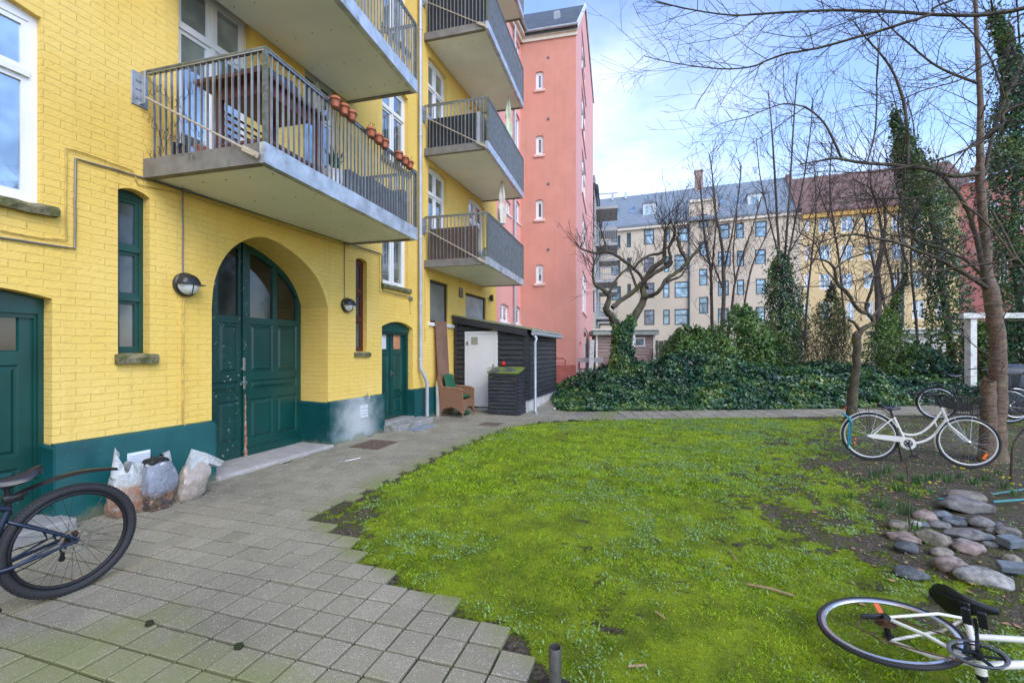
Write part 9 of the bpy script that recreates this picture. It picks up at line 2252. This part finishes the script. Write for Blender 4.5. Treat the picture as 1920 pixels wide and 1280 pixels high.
baretree([(1339,690,11),(1335,640,10),(1334,560,9),(1333,510,8),(1322,450,6),(1316,380,5),(1312,340,3)], 'thin bare tree, left one of the pair in front of the beige building', 31, 19, extra=[[(1334,510,6),(1340,450,5),(1343,400,4),(1338,350,3)], [(1334,500,4),(1310,470,3),(1290,440,2)]])
baretree([(1353,690,13),(1352,640,13),(1356,580,12),(1357,520,10),(1352,450,8),(1340,390,6),(1336,330,4),(1330,290,3)], 'thin bare tree, right one of the pair in front of the beige building', 32, 18.5, extra=[[(1357,510,7),(1370,450,5),(1383,380,4),(1390,310,3)], [(1355,540,6),(1340,500,4),(1325,460,3)]])
baretree([(1364,640,8),(1372,580,7),(1378,530,6),(1392,480,5),(1410,430,4),(1428,370,3)], 'slanting bare tree right of the pair, leaning to the right', 33, 20, extra=[[(1378,530,4),(1375,470,4),(1382,400,3)]])
baretree([(1386,640,7),(1396,570,6),(1410,500,5),(1428,460,4),(1448,420,3)], 'farthest slanting bare tree before the beige building', 34, 22, lvl=1)
baretree([(1648,640,19),(1648,590,18),(1646,540,17),(1645,515,15),(1652,470,10),(1660,420,8),(1655,360,5)], 'thick pale grey trunk with a cut top in front of the ochre building', 35, 22, extra=[[(1644,520,8),(1630,460,6),(1620,400,4)]])
baretree([(1585,640,7),(1580,560,6),(1572,480,6),(1560,400,5),(1556,330,4),(1560,270,3)], 'bare tree behind the brown shrub', 36, 20, extra=[[(1574,490,5),(1600,430,4),(1622,370,3),(1630,310,2)], [(1566,430,4),(1540,370,3),(1526,310,2)]])
baretree([(1508,640,6),(1514,560,6),(1522,480,5),(1530,400,4),(1528,330,3)], 'bare tree right of the left ivy column', 37, 19, extra=[[(1520,500,4),(1545,440,3),(1560,380,2)]])
baretree([(1722,660,8),(1716,580,7),(1708,500,6),(1712,430,5),(1722,360,4)], 'bare tree before the leaning ivy column', 38, 17, lvl=1)
# ---- shrubs
TWM = .004
def shrub(u, v0, v1, wpx, d, n, label, m='laurel', leaf=.09, seed=0, sticks=14, base=.45, jn=.8, name='shrub', shape=1.0, sc=1.6, stick_m='twigbark'):
    g = G3(seed); p = DP(u, HY, d); z0 = max(hz(p.x, p.y), 0.0); z1 = zpx(p, v0); zb_ = z0; t = thing(name, label, 'shrub', (p.x, p.y, zb_)); h = z1-zb_; w_ = wpx/2/F*d
    W = Wood()
    for k in range(sticks): a = g.r.random()*6.28; sprout(W, Vector((p.x+math.cos(a)*w_*.25, p.y+math.sin(a)*w_*.25, zb_-.05)), Vector((math.cos(a)*.5*w_/max(h, .1), math.sin(a)*.5*w_/max(h, .1), 1)), h*g.r.uniform(.7, 1.12), .012, g, 2, .3, .22, 3, .6, .55, segl=.2)
    W.build('stems', M[stick_m], t)
    if n:
        th_ = nr.random(n)*6.2832; zf = nr.random(n)**.8; rad = w_*np.where(zf < .45, .75+.55*zf, 1-(zf-.45)**1.6*1.9*shape)*(nr.random(n)**.38); rad = np.maximum(rad, .02); lum = .30+1.35*vnoise(th_*1.4+seed*3, zf*5, 1.2, 100+seed, 3); rad = rad*lum
        P_ = np.stack([p.x+np.cos(th_)*rad, p.y+np.sin(th_)*rad, zb_+h*zf*(.85+.5*vnoise(th_*1.5, th_*0+seed, 1.3, 110+seed))], -1); k = vnoise(P_[:, 0]*1+P_[:, 2]*.5, P_[:, 1]+P_[:, 2], 2.2, 120+seed, 2) > .36; P_ = P_[k]
        N_ = np.stack([np.cos(th_[k]), np.sin(th_[k]), .5+0*th_[k]], -1); V, Fq, cc = leafcloud(P_, N_, np.full(len(P_), leaf), clumpcol(P_, sc, 130+seed, base, 1.2), jn=jn); o = npmesh('leaves', V, Fq, M[m], {'c': cc}, parent=t); o['kind'] = 'stuff'
    return t
M['brownleaf'] = leafmat('olive_brown_leaf', [(0.035, 0.040, 0.012), (0.075, 0.085, 0.022), (0.10, 0.12, 0.03), (0.10, 0.08, 0.03)], .5, .4)
shrub(1295, 628, 700, 120, 15.0, 5600, 'glossy green evergreen shrub at the left of the shrub row above the ivy', seed=1)
shrub(1388, 592, 690, 135, 16.0, 9000, 'tallest glossy evergreen shrub with pale leaf tips, in the middle of the row', seed=2, base=.6)
shrub(1430, 632, 700, 80, 16.0, 2600, 'dark evergreen shrub squeezed beside the left ivy column', seed=3, base=.35)
shrub(1342, 636, 700, 90, 15.5, 3600, 'low evergreen shrub at the foot of the thin bare pair', seed=4, base=.5)
shrub(1548, 590, 700, 120, 14.8, 8000, 'brown-green twiggy shrub right of the left ivy column', m='brownleaf', leaf=.045, seed=5, sticks=34, base=.45)
shrub(1560, 560, 640, 62, 20, 4800, 'dark green pointed conifer behind the brown twiggy shrub', m='conifer', leaf=.07, seed=6, sticks=5, name='conifer', shape=1.25)
shrub(1500, 560, 640, 30, 21, 1800, 'narrow dark evergreen behind the left ivy column', m='conifer', leaf=.07, seed=16, sticks=3, name='conifer', shape=1.0)
shrub(1662, 600, 700, 80, 14.4, 4000, 'yellow-green leafy shrub around the thin forked tree', seed=7, base=.85, leaf=.07)
shrub(1720, 655, 720, 110, 14.6, 4200, 'dark broad ivy shrub below the leaning ivy column', m='ivy', seed=8, base=.3)
shrub(1840, 610, 720, 60, 14.2, 2600, 'bright green shrub seen under the pergola beam', seed=9, base=.85)
shrub(1905, 600, 720, 90, 14.0, 4200, 'dark green shrub behind the dark bicycle at the right edge', m='ivy', seed=10, base=.25)
shrub(1215, 690, 720, 50, 16.5, 300, 'reddish dry twiggy bush right of the ivy-clad apple trunk', m='brownleaf', leaf=.04, seed=11, sticks=26)
shrub(1232, 655, 700, 40, 19, 300, 'small dry twiggy bush in front of the board fence', m='brownleaf', leaf=.04, seed=12, sticks=16)
shrub(1260, 640, 690, 44, 20, 1200, 'ivy tuft hanging over the board fence', m='ivy', seed=13, sticks=4, base=.4)
TWM = .0015
# sapling stems in the border
for (pts, r_, lab, s_) in (([(1705,992),(1704,950),(1703,900),(1699,868),(1697,840)], .006, 'thin upright sapling stem in front of the white bicycle', 1), ([(1896,905),(1897,870),(1900,835),(1915,810),(1935,790)], .016, 'crooked brown shrub stem at the right edge above the stones', 2), ([(1592,790),(1588,750),(1590,722),(1578,706),(1568,700)], .006, 'pale thin shoot at the foot of the small bare tree', 3)):
    b = G(*pts[0]); dd_ = depth(b); P = [(DP(u, v, dd_), r_*(1-.12*i)) for i, (u, v) in enumerate(pts)]; g = G3(40+s_); W = Wood(); C_ = catmull(P, 4); W.limb([q for q, r in C_], [r for q, r in C_], 6); twigs_along(W, C_, g, .12, .35, 1, .003, .2, .2, 2, .2)
    o = W.build('sapling', M['bark']); tag(o, lab, 'sapling')
